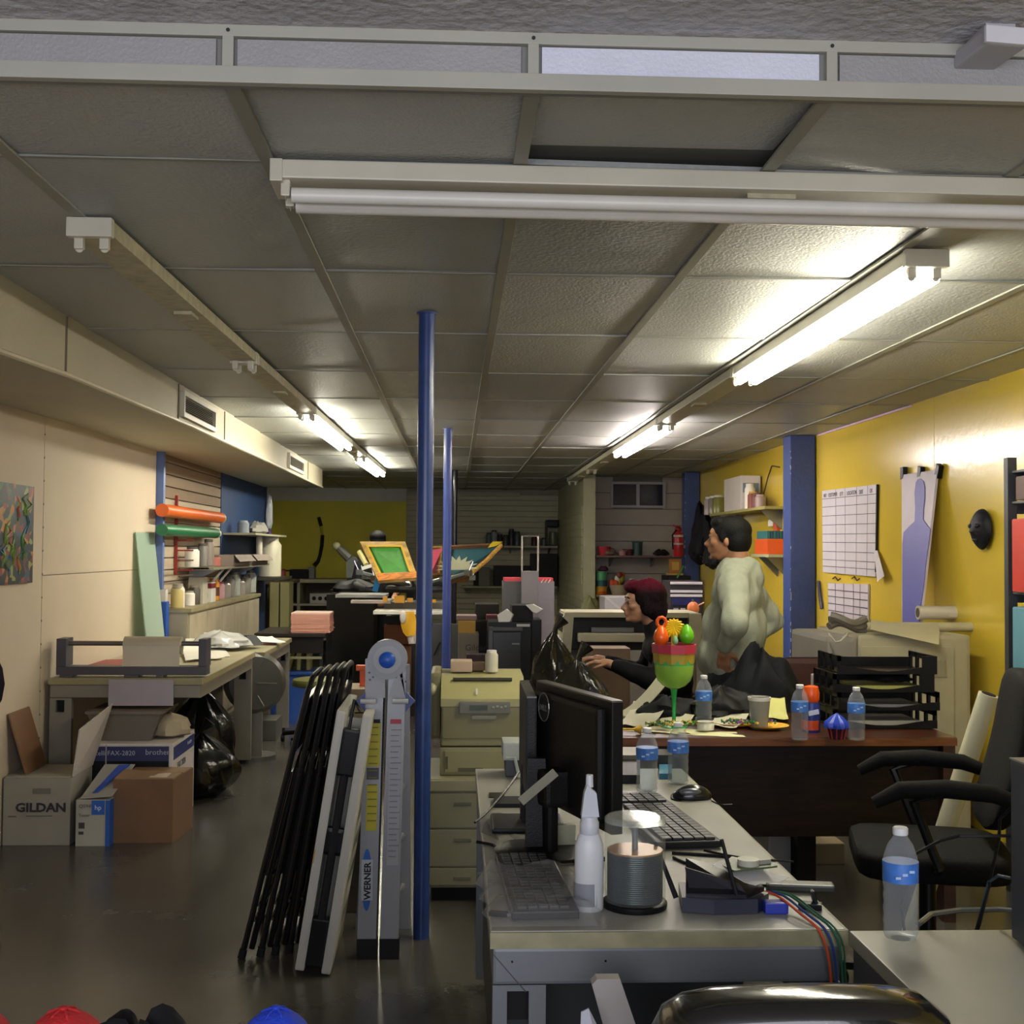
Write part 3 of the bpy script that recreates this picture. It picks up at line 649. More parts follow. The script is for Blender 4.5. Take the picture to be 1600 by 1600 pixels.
# brown board, dark chair at the left edge
tag(MB().prism([(X0+.1, 6.4, .352), (X0+.1, 6.7, .352), (X0+.004, 6.7, .66), (X0+.004, 6.4, .66)], (.01, 0, 0)).obj('fibre_board', C('79563a', .6)), 'brown fibre board leaning on the wall above the white shirt carton', 'board')
r = thing('office_chair', 'dark office chair mostly cut off by the left edge of the photo', 'chair', (-2.02, 4.9, 0)); pc = C('191420', .8)
bx_ = P(8, 1050, 4.9).x
bx_ -= .2; YC = 4.85
MB().ell((bx_, YC+.05, .98), (.2, .08, .2)).obj('backrest', pc, r, smooth=True)
MB().ell((bx_, YC-.1, .5), (.22, .22, .06)).obj('seat', pc, r, smooth=True)
MB().cyl((bx_, YC-.05, .08), (bx_, YC-.05, .45), .03).obj('post', BLK, r)
MB().bx(bx_-.02, bx_+.02, YC+.08, YC+.12, .45, .85).obj('back_bar', BLK, r)
for k in range(5):
    a = k*1.2566+.1; e = Vector((bx_+.21*math.cos(a), YC-.05+.21*math.sin(a), .075))
    MB().tube([(bx_, YC-.05, .1), e], .02, 8).obj('base_arm', BLK, r); MB().cyl(e-Vector((.013, 0, .04)), e+Vector((.013, 0, -.04)), .03).obj('caster', BLK, r)
# black trash bags, round fan under the table
def bag(label, c, size, seed, mat=None):
    m = MB(); g = bmesh.ops.create_uvsphere(m.bm, u_segments=44, v_segments=30, radius=1); rn = random.Random(seed); ph = [rn.uniform(0, 6) for _ in range(5)]
    for v in g['verts']:
        a = math.atan2(v.co.y, v.co.x); z = v.co.z; t = max(0, z)
        w_ = 1-.75*t**3+.06*math.sin(8*a+ph[0])+.05*math.sin(13*a+ph[1]+4*z)+.04*math.sin(6*z+3*a+ph[2])
        v.co = Vector((v.co.x*w_*size[0], v.co.y*w_*size[1], (z*.95 if z > 0 else z*.5)*size[2]))
    zm = min(v.co.z for v in m.bm.verts)
    for v in m.bm.verts: v.co += Vector((c[0], c[1], c[2]-zm))
    r = thing('trash_bag', label, 'bag', c); m.obj('bag', mat or C('0e0e10', .22, bump=.6, bscale=14), r, smooth=True)
    top = c[2]-zm+size[2]*.93
    MB().tube([(c[0], c[1], top-.03), (c[0]+.01, c[1], top+.02), (c[0]+.05, c[1]+.01, top+.07)], [.02, .014, .04], 8).obj('knot', mat or C('0e0e10', .22), r, smooth=True)
    return r
q = P(335, 1100, 8.0); bag('lower black trash bag under the cream table', (q.x, 7.6, 0), (.22, .25, .27), 2)
q = P(322, 1080, 8.2); bag('taller black trash bag behind, pressed under the table edge', (q.x-.02, 8.15, 0), (.22, .25, .42), 5)
fc = P(383, 1073, 8.6)
r = thing('floor_fan', 'round grey plastic floor fan between the trash bags and the blue bin', 'fan', (fc.x, 9.0, 0))
MB().lathe([(.0, 0), (.2, .0), (.22, .03), (.22, .1), (.19, .13), (.05, .14)], (fc.x, 8.95, fc.z), 28, (PI/2, 0, .3)).obj('drum', C('4c4a44', .35), r, smooth=True)
MB().cyl((fc.x, 8.95, .02), (fc.x, 8.95, fc.z-.19), .02).obj('post', C('5a5853', .4), r)
MB().cyl((fc.x, 8.95, 0), (fc.x, 8.95, .03), .17, n=24).obj('base', C('5a5853', .4), r)
for k in range(6): MB().tube([(fc.x+.02*math.cos(k*1.05), 8.83-.006*math.cos(k*1.05), fc.z+.02*math.sin(k*1.05)), (fc.x+.19*math.cos(k*1.05), 8.85-.05*math.cos(k*1.05), fc.z+.19*math.sin(k*1.05))], .004, 5).obj('grille_wire', C('77756e', .4, .5), r)
# low T base foot in grey (table foot) and rolling frame
for k, (pa, pb, py0, py1, Y, lab) in enumerate(((308, 392, 1153, 1175, 8.95, 'wide grey steel foot bar on the floor under the tables, nearer one'), (372, 431, 1126, 1152, 9.75, 'grey steel box foot under the second table, farther one'))):
    x0, x1, z0, z1 = ext(pa, pb, py0, py1, Y)
    tag(MB().bx(x0, x1, Y, Y+.35, 0, max(.06, z1), .004).obj('foot_bar', C('6b6a62', .45, .4)), lab, 'steel foot')
# black table with the pink paper stack, blue bin, stool
x0, x1, z0, z1 = ext(397, 508, 989, 1012, 10.6)
r = thing('side_table', 'black table behind the cream tables carrying a tall pink paper stack', 'table', ((x0+x1)/2, 10.9, 0)); tz = P(450, 990, 10.6).z
MB().bx(x0, x1, 10.6, 11.5, tz-.03, tz, .003).obj('tabletop', C('2a2520', .4), r)
MB().bx(x0+.02, x1-.02, 10.63, 10.66, tz-.17, tz-.03).obj('apron', C('1c1a18', .5), r)
MB().bx(x0+.02, x1-.03, 10.62, 10.65, tz-.22, tz-.2).obj('rail', C('9d9878', .4, .5), r)
for x in (x0+.03, x1-.05):
    for y in (10.64, 11.44): MB().bx(x, x+.025, y, y+.025, 0, tz-.03).obj('leg', C('2b2a28', .4, .5), r)
x0, x1, _, z1 = ext(456, 516, 957, 990, 10.75)
r = thing('paper_stack', 'tall stack of pale pink paper on the black table', 'paper', ((x0+x1)/2, 10.9, tz)); n_ = 14; hh = (z1-tz)/n_
for k in range(n_):
    o_ = random.uniform(-.003, .003)
    MB().bx(x0+o_, x1+o_, 10.7+o_, 11.05, tz+k*hh, tz+k*hh+hh*.94).obj('ream', C('c9907f' if k < n_-1 else 'e0c0b4', .7), r)
x0, x1, z0, z1 = ext(412, 492, 1055, 1117, 10.45)
z1 = min(z1, tz-.25); bb = C('2b4f9c', .4)
r = thing('plastic_tote', 'blue plastic tote under the black table', 'bin', ((x0+x1)/2, 10.6, 0))
MB().prism([(x0+.03, 10.7, 0), (x1-.03, 10.7, 0), (x1, 10.7, z1), (x0, 10.7, z1)], (0, .38, 0)).obj('body', bb, r)
MB().bx(x0-.015, x1+.015, 10.68, 11.1, z1-.02, z1+.005, .004).obj('rim', bb, r)
for k, x in enumerate((x0+.18, x0+.25, x0+.33)):
    tag(MB().box((x, 10.9, z1+.095), (.03, .2, .17), (0, .25-.2*k if k < 2 else .0, 0)).obj('ring_binder', C(('8f8c50', 'a3a06c', '8d8a54')[k], .6)), ('yellowish binder leaning left of three in the blue tote', 'pale yellowish binder, the middle one of three in the blue tote', 'yellowish binder, right one of three in the blue tote')[k], 'binder')
q = P(497, 1060, 9.6)
r = thing('stool', 'round stool with an olive green padded seat and black star base', 'stool', (q.x, 9.6, 0)); sz_ = q.z
MB().lathe([(.0, 0), (.18, 0), (.2, .012), (.205, .035), (.195, .055), (.15, .064), (0, .066)], (q.x, 9.6, sz_-.06), 32).obj('seat', C('5f6130', .35), r, smooth=True)
MB().cyl((q.x, 9.6, .1), (q.x, 9.6, sz_-.06), .022).obj('post', CHROME, r)
for k in range(5):
    a = k*1.2566+.35; e = Vector((q.x+.29*math.cos(a), 9.6+.29*math.sin(a), .07))
    MB().tube([(q.x, 9.6, .11), e], .017, 8).obj('base_arm', BLK, r); MB().cyl(e-Vector((.012, 0, .035)), e+Vector((.012, 0, -.035)), .03).obj('caster', BLK, r)
# ================================================================ FAR BACK AND MIDDLE
cy = 17.0
ctz = P(500, 905, cy).z
r = thing('back_counter', 'cream counter with open shelves along the yellow back wall', 'counter', (-1.9, 17.4, 0))
xa, xb = P(425, 905, cy).x, P(572, 905, cy).x; cc = C('9a9478', .5)
MB().bx(xa, xb, cy, cy+.8, ctz-.05, ctz).obj('worktop', cc, r)
MB().bx(xa, xb, cy+.7, cy+.74, 0, ctz-.05).obj('back_panel', C('5a5548', .7), r)
for x in (xa, P(464, 905, cy).x, xb-.04): MB().bx(x, x+.04, cy+.02, cy+.7, 0, ctz-.05).obj('side_panel', cc, r)
MB().bx(xa+.04, xb-.04, cy+.03, cy+.7, ctz-.37, ctz-.34).obj('shelf', C('a9a49a', .5), r)
MB().bx(xa+.04, xb-.04, cy+.03, cy+.7, ctz-.85, ctz-.82).obj('shelf', C('a9a49a', .5), r)
for k, pxx in enumerate((432, 448)):
    x = P(pxx, 950, 15.5).x
    tag(MB().box((x, 15.5, .55), (.11, .4, 1.1), (0, .0, 0)).obj('upright_board', C('a39c6c', .6)), ('pale tall board standing left of the back counter, left one', 'pale tall board standing left of the back counter, right one')[k], 'board')
x0, x1, z0, z1 = ext(484, 516, 926, 941, cy+.1)
r = thing('stereo', 'white machine with three dark dials on the back counter shelf', 'machine', ((x0+x1)/2, cy+.2, ctz-.34))
MB().bx(x0, x1, cy+.1, cy+.4, ctz-.339, ctz-.2, .006).obj('body', C('b5b2ac', .5), r)
for k in range(3): MB().cyl((x0+.06+k*.085, cy+.1, ctz-.27), (x0+.06+k*.085, cy+.085, ctz-.27), .028, n=12).obj('dial', MBLK, r)
x0, x1, z0, z1 = ext(415, 431, 872, 901, 16.2)
r = thing('monitor', 'small black monitor left of the red can at the blue wall edge', 'monitor', ((x0+x1)/2, 16.2, ctz))
MB().bx(x0, x1, 16.2, 16.24, ctz+.04, ctz+.28, .006).obj('screen', C('26292a', .3), r)
MB().bx((x0+x1)/2-.05, (x0+x1)/2+.05, 16.15, 16.3, ctz, ctz+.01).bx((x0+x1)/2-.01, (x0+x1)/2+.01, 16.21, 16.23, ctz, ctz+.06).obj('stand', MBLK, r)
tag(MB().bx(P(405, 905, 16).x, P(455, 905, 16).x, 15.9, 16.9, ctz-.04, ctz).bx(P(408, 905, 16).x, P(414, 905, 16).x, 15.95, 16.85, 0, ctz-.04).prism([(P(418, 905, 16).x, 16, ctz-.04), (P(452, 905, 16).x, 16, ctz-.04), (P(418, 905, 16).x, 16, ctz-.45)], (0, .02, 0)).obj('side_counter', C('6a6248', .6)), 'short brown counter end with a triangular bracket by the blue wall', 'counter')
x, y = P(441, 900, 16.3).x, 16.3; jar('can', 'red can standing beside the small black monitor', 'can', x, y, ctz, .05, .15, C('8a2b22', .4), C('6b1d18', .4))
x, y = P(434, 900, 16.2).x, 16.2; jar('bottle', 'small cream bottle left of the red can', 'bottle', x, y, ctz, .03, .13, C('cfc48a', .4))
x0, x1, z0, z1 = ext(452, 484, 886, 899, cy+.2)
r = thing('ink_tray', 'black low machine on the back counter below the bent black stick', 'machine', ((x0+x1)/2, cy+.3, ctz))
MB().bx(x0, x1, cy+.2, cy+.5, ctz, ctz+.13, .01).obj('body', MBLK, r); MB().bx(x1-.03, x1+.06, cy+.2, cy+.45, ctz, ctz+.16, .01).obj('end_block', C('6c6f6c', .5), r)
MB().bx(x0-.1, x0, cy+.3, cy+.34, ctz+.1, ctz+.12).obj('arm', MBLK, r)
r = thing('hockey_stick', 'black bent stick with a pale middle hung on the yellow back wall', 'stick', P(500, 884, 18.95))
w1 = [P(498, 808, 18.94), P(502, 822, 18.94)]; w3 = [P(504, 836, 18.94), P(503, 852, 18.94), P(500, 868, 18.94), P(497, 877, 18.94), P(491, 884, 18.93)]
MB().tube(w1, .026, 6).obj('upper_wrap', MBLK, r); MB().tube([w1[1], w3[0]], .018, 6).obj('pale_shaft', C('b9ab2c', .5), r); MB().tube(w3, [.028, .028, .026, .03, .036], 6).obj('lower_shaft', MBLK, r)
# grey press arm machine left of the press
q = P(545, 890, 15.5)
r = thing('flash_dryer', 'grey angular machine with a raised arm before the yellow back wall', 'machine', (q.x, 15.5, 0))
MB().prism([P(541, 868, 15.5), P(556, 870, 15.5), P(568, 884, 15.5), P(556, 903, 15.5), P(541, 903, 15.5)], (0, .3, 0)).obj('head', C('6c706c', .45), r)
MB().tube([P(526, 853, 15.5), P(534, 861, 15.5), P(546, 872, 15.5)], [.035, .05, .06], 8).obj('arm', C('75776f', .45), r)
MB().ell(P(526, 853, 15.5), (.05, .05, .05)).obj('knob', C('b4b28e', .4), r, smooth=True)
MB().bx(q.x-.03, q.x+.03, 15.6, 15.66, 0, P(545, 900, 15.5).z).bx(q.x-.3, q.x+.3, 15.5, 15.8, 0, .04).obj('stand', C('5a5b56', .5), r)
# ---- screen printing press
PY = 11.8
pr = thing('printing_press', 'screen printing press with tilted frames and metal arms in the middle distance', 'press', (P(650, 930, PY).x, PY, 0))
c0 = P(650, 925, PY)
MB().cyl((c0.x, PY, 0), (c0.x, PY, c0.z+.05), .09, n=20).obj('centre_post', C('3a3c3c', .5), pr, smooth=True)
MB().lathe([(0, 0), (.28, 0), (.3, .03), (.28, .06), (0, .06)], (c0.x, PY, c0.z+.0), 28).obj('hub', C('4c4e4e', .4, .5), pr, smooth=True)
MB().bx(c0.x-.5, c0.x+.5, PY-.05, PY+.05, 0, .06).bx(c0.x-.05, c0.x+.05, PY-.5, PY+.5, 0, .06).obj('floor_base', C('33342f', .5), pr)
wood = wood_mat('b5924f', .5, (1, 2, 2)); yframe = wood_mat('b98a1c', .45)
def press_frame(pts, Y0s, fm_, mm, wdt, name='screen_frame', depth=.05, inner=None):
    p = [P(a, b, y) for (a, b), y in zip(pts, Y0s)]       # TL TR BR BL
    n_ = (p[1]-p[0]).cross(p[3]-p[0]).normalized()
    cen = sum(p, Vector())/4; m = MB()
    inn = [q+(cen-q)*wdt for q in p]
    for k in range(4):
        a, b, c_, d = p[k], p[(k+1) % 4], inn[(k+1) % 4], inn[k]
        m.prism([a, b, c_, d], n_*depth)
    o = m.obj(name, fm_, pr)
    MB().prism([q+n_*depth*.6 for q in inn], n_*.004).obj('mesh', mm, pr)
    return p, inn, n_, cen
p, inn, n_, cen = press_frame([(562, 846), (633, 846), (652, 900), (590, 905)], [11.3, 11.2, 10.7, 10.8], wood, C('37742f', .5), .2)
k2 = [cen+(q-cen)*.72 for q in p]
MB().prism([q+n_*.012 for q in [k2[0].lerp(k2[1], .08), k2[1].lerp(k2[0], .05), k2[2].lerp(k2[3], .1), k2[3].lerp(k2[2], .12)]], n_*.003).obj('green_ink', C('468f3a', .5, vary=.12, vscale=12), pr)
m = MB()
inn2 = [cen+(q-cen)*.8 for q in p]; inn3 = [cen+(q-cen)*.7 for q in p]
for k in (0, 1, 3): m.prism([inn2[k], inn2[(k+1) % 4], inn3[(k+1) % 4], inn3[k]], n_*.006)
m.obj('yellow_tape', C('d3a81c', .45), pr)
MB().prism([P(588, 896, 10.75), P(654, 893, 10.65), P(656, 902, 10.6), P(591, 907, 10.7)], (0, .05, .0)).obj('front_rail', wood_mat('b36a14', .5), pr)
MB().tube([P(561, 862, 11.0), P(572, 882, 10.9)], .022, 8).obj('handle', C('cfc98e', .4), pr)
MB().box(P(573, 886, 10.85), (.09, .05, .03), (0, -.3, 0)).obj('clamp', C('c9c7b0', .3, .6), pr)
p, inn, n_, cen = press_frame([(668, 853), (692, 853), (688, 898), (655, 900)], [12.2, 12.5, 12.0, 11.5], wood, C('7a3040', .5), .12)
MB().prism([P(672, 860, 11.55), P(692, 856, 11.75), P(676, 890, 11.5), P(660, 893, 11.35)], (0, .01, 0)).obj('pink_print', C('e0637d', .5), pr)
p, inn, n_, cen = press_frame([(703, 852), (786, 848), (728, 902), (692, 904)], [12.6, 12.6, 11.8, 11.6], wood_mat('5f4026', .5), C('1d4c58', .5), .1)
m = MB(); pts_ = []
cc_ = P(718, 883, 11.75)
for k in range(20):
    a = PI*1.05-k*PI*1.1/19; rr = (.125 if k % 2 else .2)
    pts_.append((cc_.x-.02+rr*1.05*math.cos(a)+.0, 11.7, cc_.z-.03+rr*.62*math.sin(a)))
MB().prism(pts_, (0, -.012, 0)).obj('pale_print', C('b3b593', .5), pr)
MB().prism([P(786, 846, 12.3), P(770, 846, 12.3), P(762, 856, 12.2), P(775, 853, 12.2)], (0, .05, 0)).obj('yellow_corner', C('b9a21c', .45), pr)
MB().tube([P(783, 852, 12.2), P(762, 874, 12.0), P(733, 898, 11.6)], .022, 6).obj('edge_rail', wood_mat('b9924a', .5), pr)
# metal arms
for k in range(10):
    a = k*.628+.2; e = Vector((c0.x+.55*math.cos(a), PY+.5*math.sin(a), c0.z+.14+.05*(k % 2)))
    MB().tube([(c0.x+.1*math.cos(a), PY+.1*math.sin(a), c0.z+.06), e], [.03, .02], 6).obj('arm', C('8b8e8a', .3, .7), pr)
    MB().box(e, (.06, .06, .05), (0, 0, a)).obj('clamp', C('75766f', .3, .7), pr)
    MB().tube([e, e+Vector((.05*math.cos(a), 0, .11))], .006, 6).obj('lever', CHROME, pr)
MB().box(P(589, 913, 11.0), (.05, .06, .12), (.3, .3, 0)).obj('blue_clamp', C('1d6ea8', .4), pr)
# platens
for (pa, pb, py, Y, c_, nm) in ((524, 603, 929, 11.1, '8b8b88', 'platen'), (583, 700, 955, 10.6, 'c9c6bc', 'platen'), (548, 610, 938, 10.95, '9a8d86', 'platen')):
    x0, x1, z0, z1 = ext(pa, pb, py, py+3, Y)
    MB().bx(x0, x1, Y, Y+.5, z0-.012, z1, .003).obj(nm, C(c_, .35), pr)
for pa, pb, p0, p1 in ((598, 605, 932, 941), (616, 632, 931, 942), (636, 645, 935, 941), (672, 681, 937, 942)):
    x0, x1, z0, z1 = ext(pa, pb, p0, p1, 10.9); MB().bx(x0, x1, 10.9, 10.96, z0, z1, .003).obj('yellow_block', C('c08c1a', .5), pr)
x0, x1, z0, z1 = ext(600, 700, 941, 952, 11.0); MB().bx(x0, x1, 11.0, 11.5, z0, z1).obj('lower_deck', C('4f4b42', .6), pr)
x0, x1, z0, z1 = ext(520, 590, 905, 927, 12.6); garment('black_garment', 'black garment laid over the left arms of the printing press', 'clothes', ((x0+x1)/2, 12.6, z0), ((x1-x0)/2, .25, .1), MBLK, seed=31, n=12)
# press table (lower workbench) so garment etc. rest on something
tag(MB().bx(P(512, 930, 12.4).x, P(585, 930, 12.4).x, 12.3, 12.95, .0, P(550, 927, 12.6).z-.002).obj('dark_bench', C('211f1c', .7)), 'dark bench behind the left side of the printing press', 'bench')
# hanging yellow shirt
q = P(637, 957, 10.57); r = thing('hanging_shirt', 'small yellow and white shirt hanging from the press edge', 'shirt', (q.x, 10.5, P(637, 1008, 10.5).z))
m = MB(); rows = []
for i in range(9):
    z = P(637, 956+i*6.2, 10.57).z; wd = .05+.02*math.sin(i*.5)-(.02 if i > 5 else 0); rows.append([(q.x+.0+wd*(u-.5)*1.6+.012*i*.3, 10.585-.02*math.sin(u*3.1)+.008*math.sin(i+u*6), z) for u in [j/6 for j in range(7)]])
MB().sheet(rows[:7], .02).obj('yellow_front', C('d6a21c', .6), r, smooth=True); MB().sheet([[(p[0]+.01, p[1]+.012, p[2]) for p in rw] for rw in rows[5:]], .02).obj('white_tail', C('c4bdb6', .6), r, smooth=True)
MB().ell(P(630, 964, 10.55), (.03, .02, .06)).obj('white_sleeve', C('c4bdb6', .6), r, smooth=True)
# things under the press
for (pa, pb, p0, Y, c_, lab) in ((600, 636, 977, 11.4, '7a4a28', 'brown carton under the press behind the ladder'), (602, 634, 963, 11.5, '24262b', 'dark box on the brown carton under the press')):
    x0, x1, z0, z1 = ext(pa, pb, p0, p0+14, Y); zb_ = 0 if c_[0] == '7' else P(617, 977, 11.4).z+.006
    carton('carton', lab, 'box', x0, x1, Y, Y+.35, zb_, z1, C(c_, .7))
x0, x1, z0, z1 = ext(628, 642, 1008, 1045, 11.2); carton('carton', 'tall brown carton under the hanging shirt', 'box', x0, x1, 11.1, 11.35, 0, P(635, 1010, 11.1).z, C('6a4322', .7))
# tall grey garment board between the poles
x0, x1, z0, z1 = ext(670, 699, 975, 1072, 9.9)
r = thing('grey_panel', 'dark grey upright panel standing between the two blue poles', 'panel', ((x0+x1)/2, 9.9, 0))
MB().bx(x0-.05, x1+.1, 9.9, 9.94, .02, z1).obj('panel', C('3b3c3e', .6), r); MB().bx(x0-.05, x0+.0, 9.8, 10.05, 0, .02).bx(x1, x1+.05, 9.8, 10.05, 0, .02).obj('foot', MBLK, r)
MB().tube([P(678, 1024, 9.89), P(688, 1003, 9.89)], .006, 5).obj('dark_scratch', MBLK, r)
# left-of-ladder lower clutter: orange clamp + boards + small table
x0, x1, z0, z1 = ext(540, 566, 1071, 1150, 8.6)
r = thing('low_crate', 'low tan stack of boards behind the folded chairs', 'crate', ((x0+x1)/2, 8.8, 0))
for k in range(6): MB().bx(x0-.1+random.uniform(0, .02), x1+.13, 8.6, 9.0, .04+k*.085, .04+k*.085+.075, .003).obj('plank', C(('8a7a5e', '7c6c58')[k % 2], .7), r)
MB().bx(x0-.08, x0-.04, 8.65, 8.95, 0, .04).bx(x1+.06, x1+.1, 8.65, 8.95, 0, .04).obj('foot', C('6a5c48', .7), r)
q = P(566, 1068, 8.8); zt_ = .04+5*.085+.075
r = thing('power_drill', 'orange hand tool standing on the low board stack', 'tool', (q.x, 8.8, zt_))
MB().bx(q.x-.018, q.x+.02, 8.78, 8.82, zt_, zt_+.12, .006).obj('grip', C('c24e1c', .4), r); MB().bx(q.x-.045, q.x+.04, 8.775, 8.825, zt_+.11, zt_+.15, .008).obj('body', C('c8561f', .4), r)
MB().cyl((q.x+.04, 8.8, zt_+.13), (q.x+.07, 8.8, zt_+.13), .014).obj('chuck', BLK, r)
x0, x1, z0, z1 = ext(543, 567, 1118, 1200, 6.7)
# ---- suitcase/crate with pink lid in middle
Y = 10.4
x0, x1, z0, z1 = ext(786, 866, 903, 958, Y); gm = C('6d676c', .5); gm2 = C('4a484a', .5)
xm = P(815, 930, Y).x; xn = P(840, 930, Y).x
r = thing('garment_rack_cart', 'grey bins with pink tops and a pull handle cart in the middle', 'cart', ((x0+x1)/2, Y+.2, 0))
MB().bx(x0, xm, Y, Y+.3, .3, z1-.03).obj('left_bin', gm2, r); MB().bx(xn, x1, Y, Y+.3, .3, z1-.03).obj('right_bin', C('7d7880', .5), r)
MB().bx(x0+.01, xm, Y, Y+.29, z1-.03, z1, .004).obj('pink_lid', C('c4444c', .5), r); MB().bx(xn, x1-.01, Y, Y+.29, z1-.03, z1, .004).obj('pink_lid', C('c4444c', .5), r)
m_ = MB()
for k in range(3): m_.tube([(xn+.03+k*.03, Y-.003, z1-.04), (xn+.05+k*.03, Y-.003, z1-.01)], .004, 4)
m_.obj('white_stripe', WHITE, r)
MB().bx(xm-.005, xn+.005, Y-.06, Y+.02, .3, P(827, 892, Y).z, .01).obj('centre_pillar', C('6e696c', .45), r)
hz = P(827, 838, Y).z; hz0_ = P(827, 892, Y).z
MB().tube([(xm+.0, Y-.02, hz0_), (xm, Y-.02, hz), (xn, Y-.02, hz), (xn, Y-.02, hz0_)], .009, 6).obj('pull_handle', C('a5a2a0', .3, .6), r)
MB().bx(x0, x1, Y-.05, Y+.32, .0, .3).obj('base', C('2d2b2a', .6), r)
# black laptop bag / boxes block
blk2 = C('1f1e1d', .6, vary=.1); dk = C('2b2a28', .55)
def slab(name, label, cat, pa, pb, p0, p1, Y, dep, mat, z0=None, det=None, group=None):
    x0, x1, za_, zb_ = ext(pa, pb, p0, p1, Y); zb0 = za_ if z0 is None else z0
    r = thing(name, label, cat, ((x0+x1)/2, Y+dep/2, zb0), group)
    MB().bx(x0, x1, Y, Y+dep, zb0, zb_, min(.006, (x1-x0)*.1)).obj('body', mat, r)
    if det: det(r, x0, x1, Y, zb0, zb_)
    return r
# middle work bench carrying them
bz0 = P(790, 1062, 8.2).z
r = thing('work_bench', 'dark work bench behind the tan printer carrying black machines', 'table', (.5, 8.4, 0))
bx0, bx1 = P(700, 1060, 8.1).x, P(905, 1060, 8.1).x
MB().bx(bx0, bx1, 8.1, 8.9, bz0-.03, bz0).obj('tabletop', C('4a4236', .5), r)
for x in (bx0+.03, bx1-.07):
    for y in (8.13, 8.83): MB().bx(x, x+.04, y, y+.04, 0, bz0-.03).obj('leg', C('33302b', .5), r)
def dprinter(r, x0, x1, Y, z0, z1):
    MB().bx(x0+.03, x1-.07, Y-.012, Y, z0+.04, z1-.07, .004).obj('front_panel', C('26282b', .35), r)
    MB().bx(x0-.0, x0+.03, Y-.02, Y+.001, z0+.02, z1-.03, .004).obj('bezel', C('4c4d4f', .4), r)
    MB().bx(x0, x1-.06, Y-.02, Y, z1-.06, z1-.035, .004).obj('top_ledge', C('3f4042', .4), r)
    MB().bx(x1-.1, x1-.01, Y-.006, Y, z1-.03, z1-.012).obj('white_print', C('c9c9c9', .5), r)
    MB().bx(x1-.13, x1-.08, Y-.016, Y-.01, z1-.15, z1-.14).obj('badge', C('77797c', .4, .5), r)
slab('large_printer', 'large black printer on the work bench behind the tan printer', 'printer', 763, 830, 972, 1061, 8.2, .45, C('1d1e20', .4), bz0+.001, dprinter)
zt2 = P(796, 972, 8.2).z
slab('black_box', 'black open box on top of the large black printer between white papers', 'box', 800, 833, 946, 964, 8.25, .3, blk2, zt2+.001)
slab('black_box', 'wider dark box behind and left of the white papers', 'box', 743, 780, 944, 968, 8.8, .3, C('262420', .6))
slab('black_box', 'dark crate under the wider dark box, left of the black printer', 'box', 742, 762, 970, 1061, 8.75, .14, C('24231f', .6), bz0+.001)
zq = zt2
for k, (pts, lab) in enumerate((([(777, 951), (791, 942), (801, 951), (796, 962), (779, 962)], 'crumpled white paper card on the black printer, left one'), ([(821, 945), (832, 944), (847, 952), (838, 958), (832, 956)], 'crumpled white paper card on the black printer, right one'))):
    pp = [P(a, b, 8.22-.02*k) for a, b in pts]; mn = min(q.z for q in pp); pp = [q+Vector((0, 0, zq+.0-mn if k == 0 else 0)) for q in pp]
    tag(MB().prism(pp, (.01, .03, 0)).obj('white_card', C('f4f0ec', .7)), lab, 'paper')
slab('white_carton', 'pale tall carton with a logo script standing left of the black printer', 'box', 716, 748, 990, 1060, 8.35, .25, C('6f675c', .7), bz0+.001, lambda r, x0, x1, Y, z0, z1: text('Gildan', r, (x0+.045, Y-.002, z1-.115), .06, FR, C('2c2a2a', .6)))
slab('yellow_carton', 'yellow orange small carton on the pale tall carton', 'box', 716, 743, 970, 990, 8.37, .22, C('a8802c', .6), P(732, 990, 8.35).z+.001)
slab('striped_carton', 'pinkish lilac flat carton on the yellow carton', 'box', 713, 745, 962, 970, 8.39, .22, C('7d6863', .6), P(730, 970, 8.37).z+.002)
slab('striped_carton', 'dark red flat carton in front of the wider dark box', 'box', 760, 778, 961, 971, 8.6, .15, C('5a2020', .6))
slab('tall_black_speaker', 'tall narrow black box right of the black printer', 'box', 830, 846, 968, 1061, 8.22, .3, C('0d0d0f', .4), bz0+.001)
# back slatwall shelves with boxes
for k, (pa, pb, py, lab) in enumerate(((788, 888, 853, 'upper pale shelf on the back slatwall'), (722, 888, 916, 'lower long pale shelf on the back slatwall'))):
    x0, x1, z0, z1 = ext(pa, pb, py, py+3, 18.5); x1 = min(x1, 1.56)
    r = thing('wall_shelf', lab, 'shelf', ((x0+x1)/2, 18.7, z0)); MB().bx(x0, x1, 18.5, YB-.03, z0, z1).obj('board', C('97957c', .5), r)
    for x in (x0+.1, x1-.12): MB().prism([(x, 18.6, z0), (x, YB-.03, z0), (x, YB-.03, z0-.09)], (.02, 0, 0)).obj('bracket', STEEL, r)
    if k == 0: usz = z1
    else: lsz = z1
slab('black_television', 'big black box on the lower back shelf at right', 'box', 830, 871, 865, 914, 18.55, .35, C('141312', .5), lsz+.001)
slab('black_case', 'long low dark case on the lower back shelf at left of the big black box', 'case', 772, 829, 884, 914, 18.55, .3, C('1a1716', .5), lsz+.001)
slab('pale_bag', 'pale grey bag shape on the lower back shelf behind the press frame', 'bag', 748, 765, 886, 914, 18.6, .25, C('6e6c5e', .6), lsz+.001)
slab('dark_can', 'small dark canister beside the pale bag on the lower back shelf', 'can', 740, 748, 893, 914, 18.6, .2, MBLK, lsz+.001)
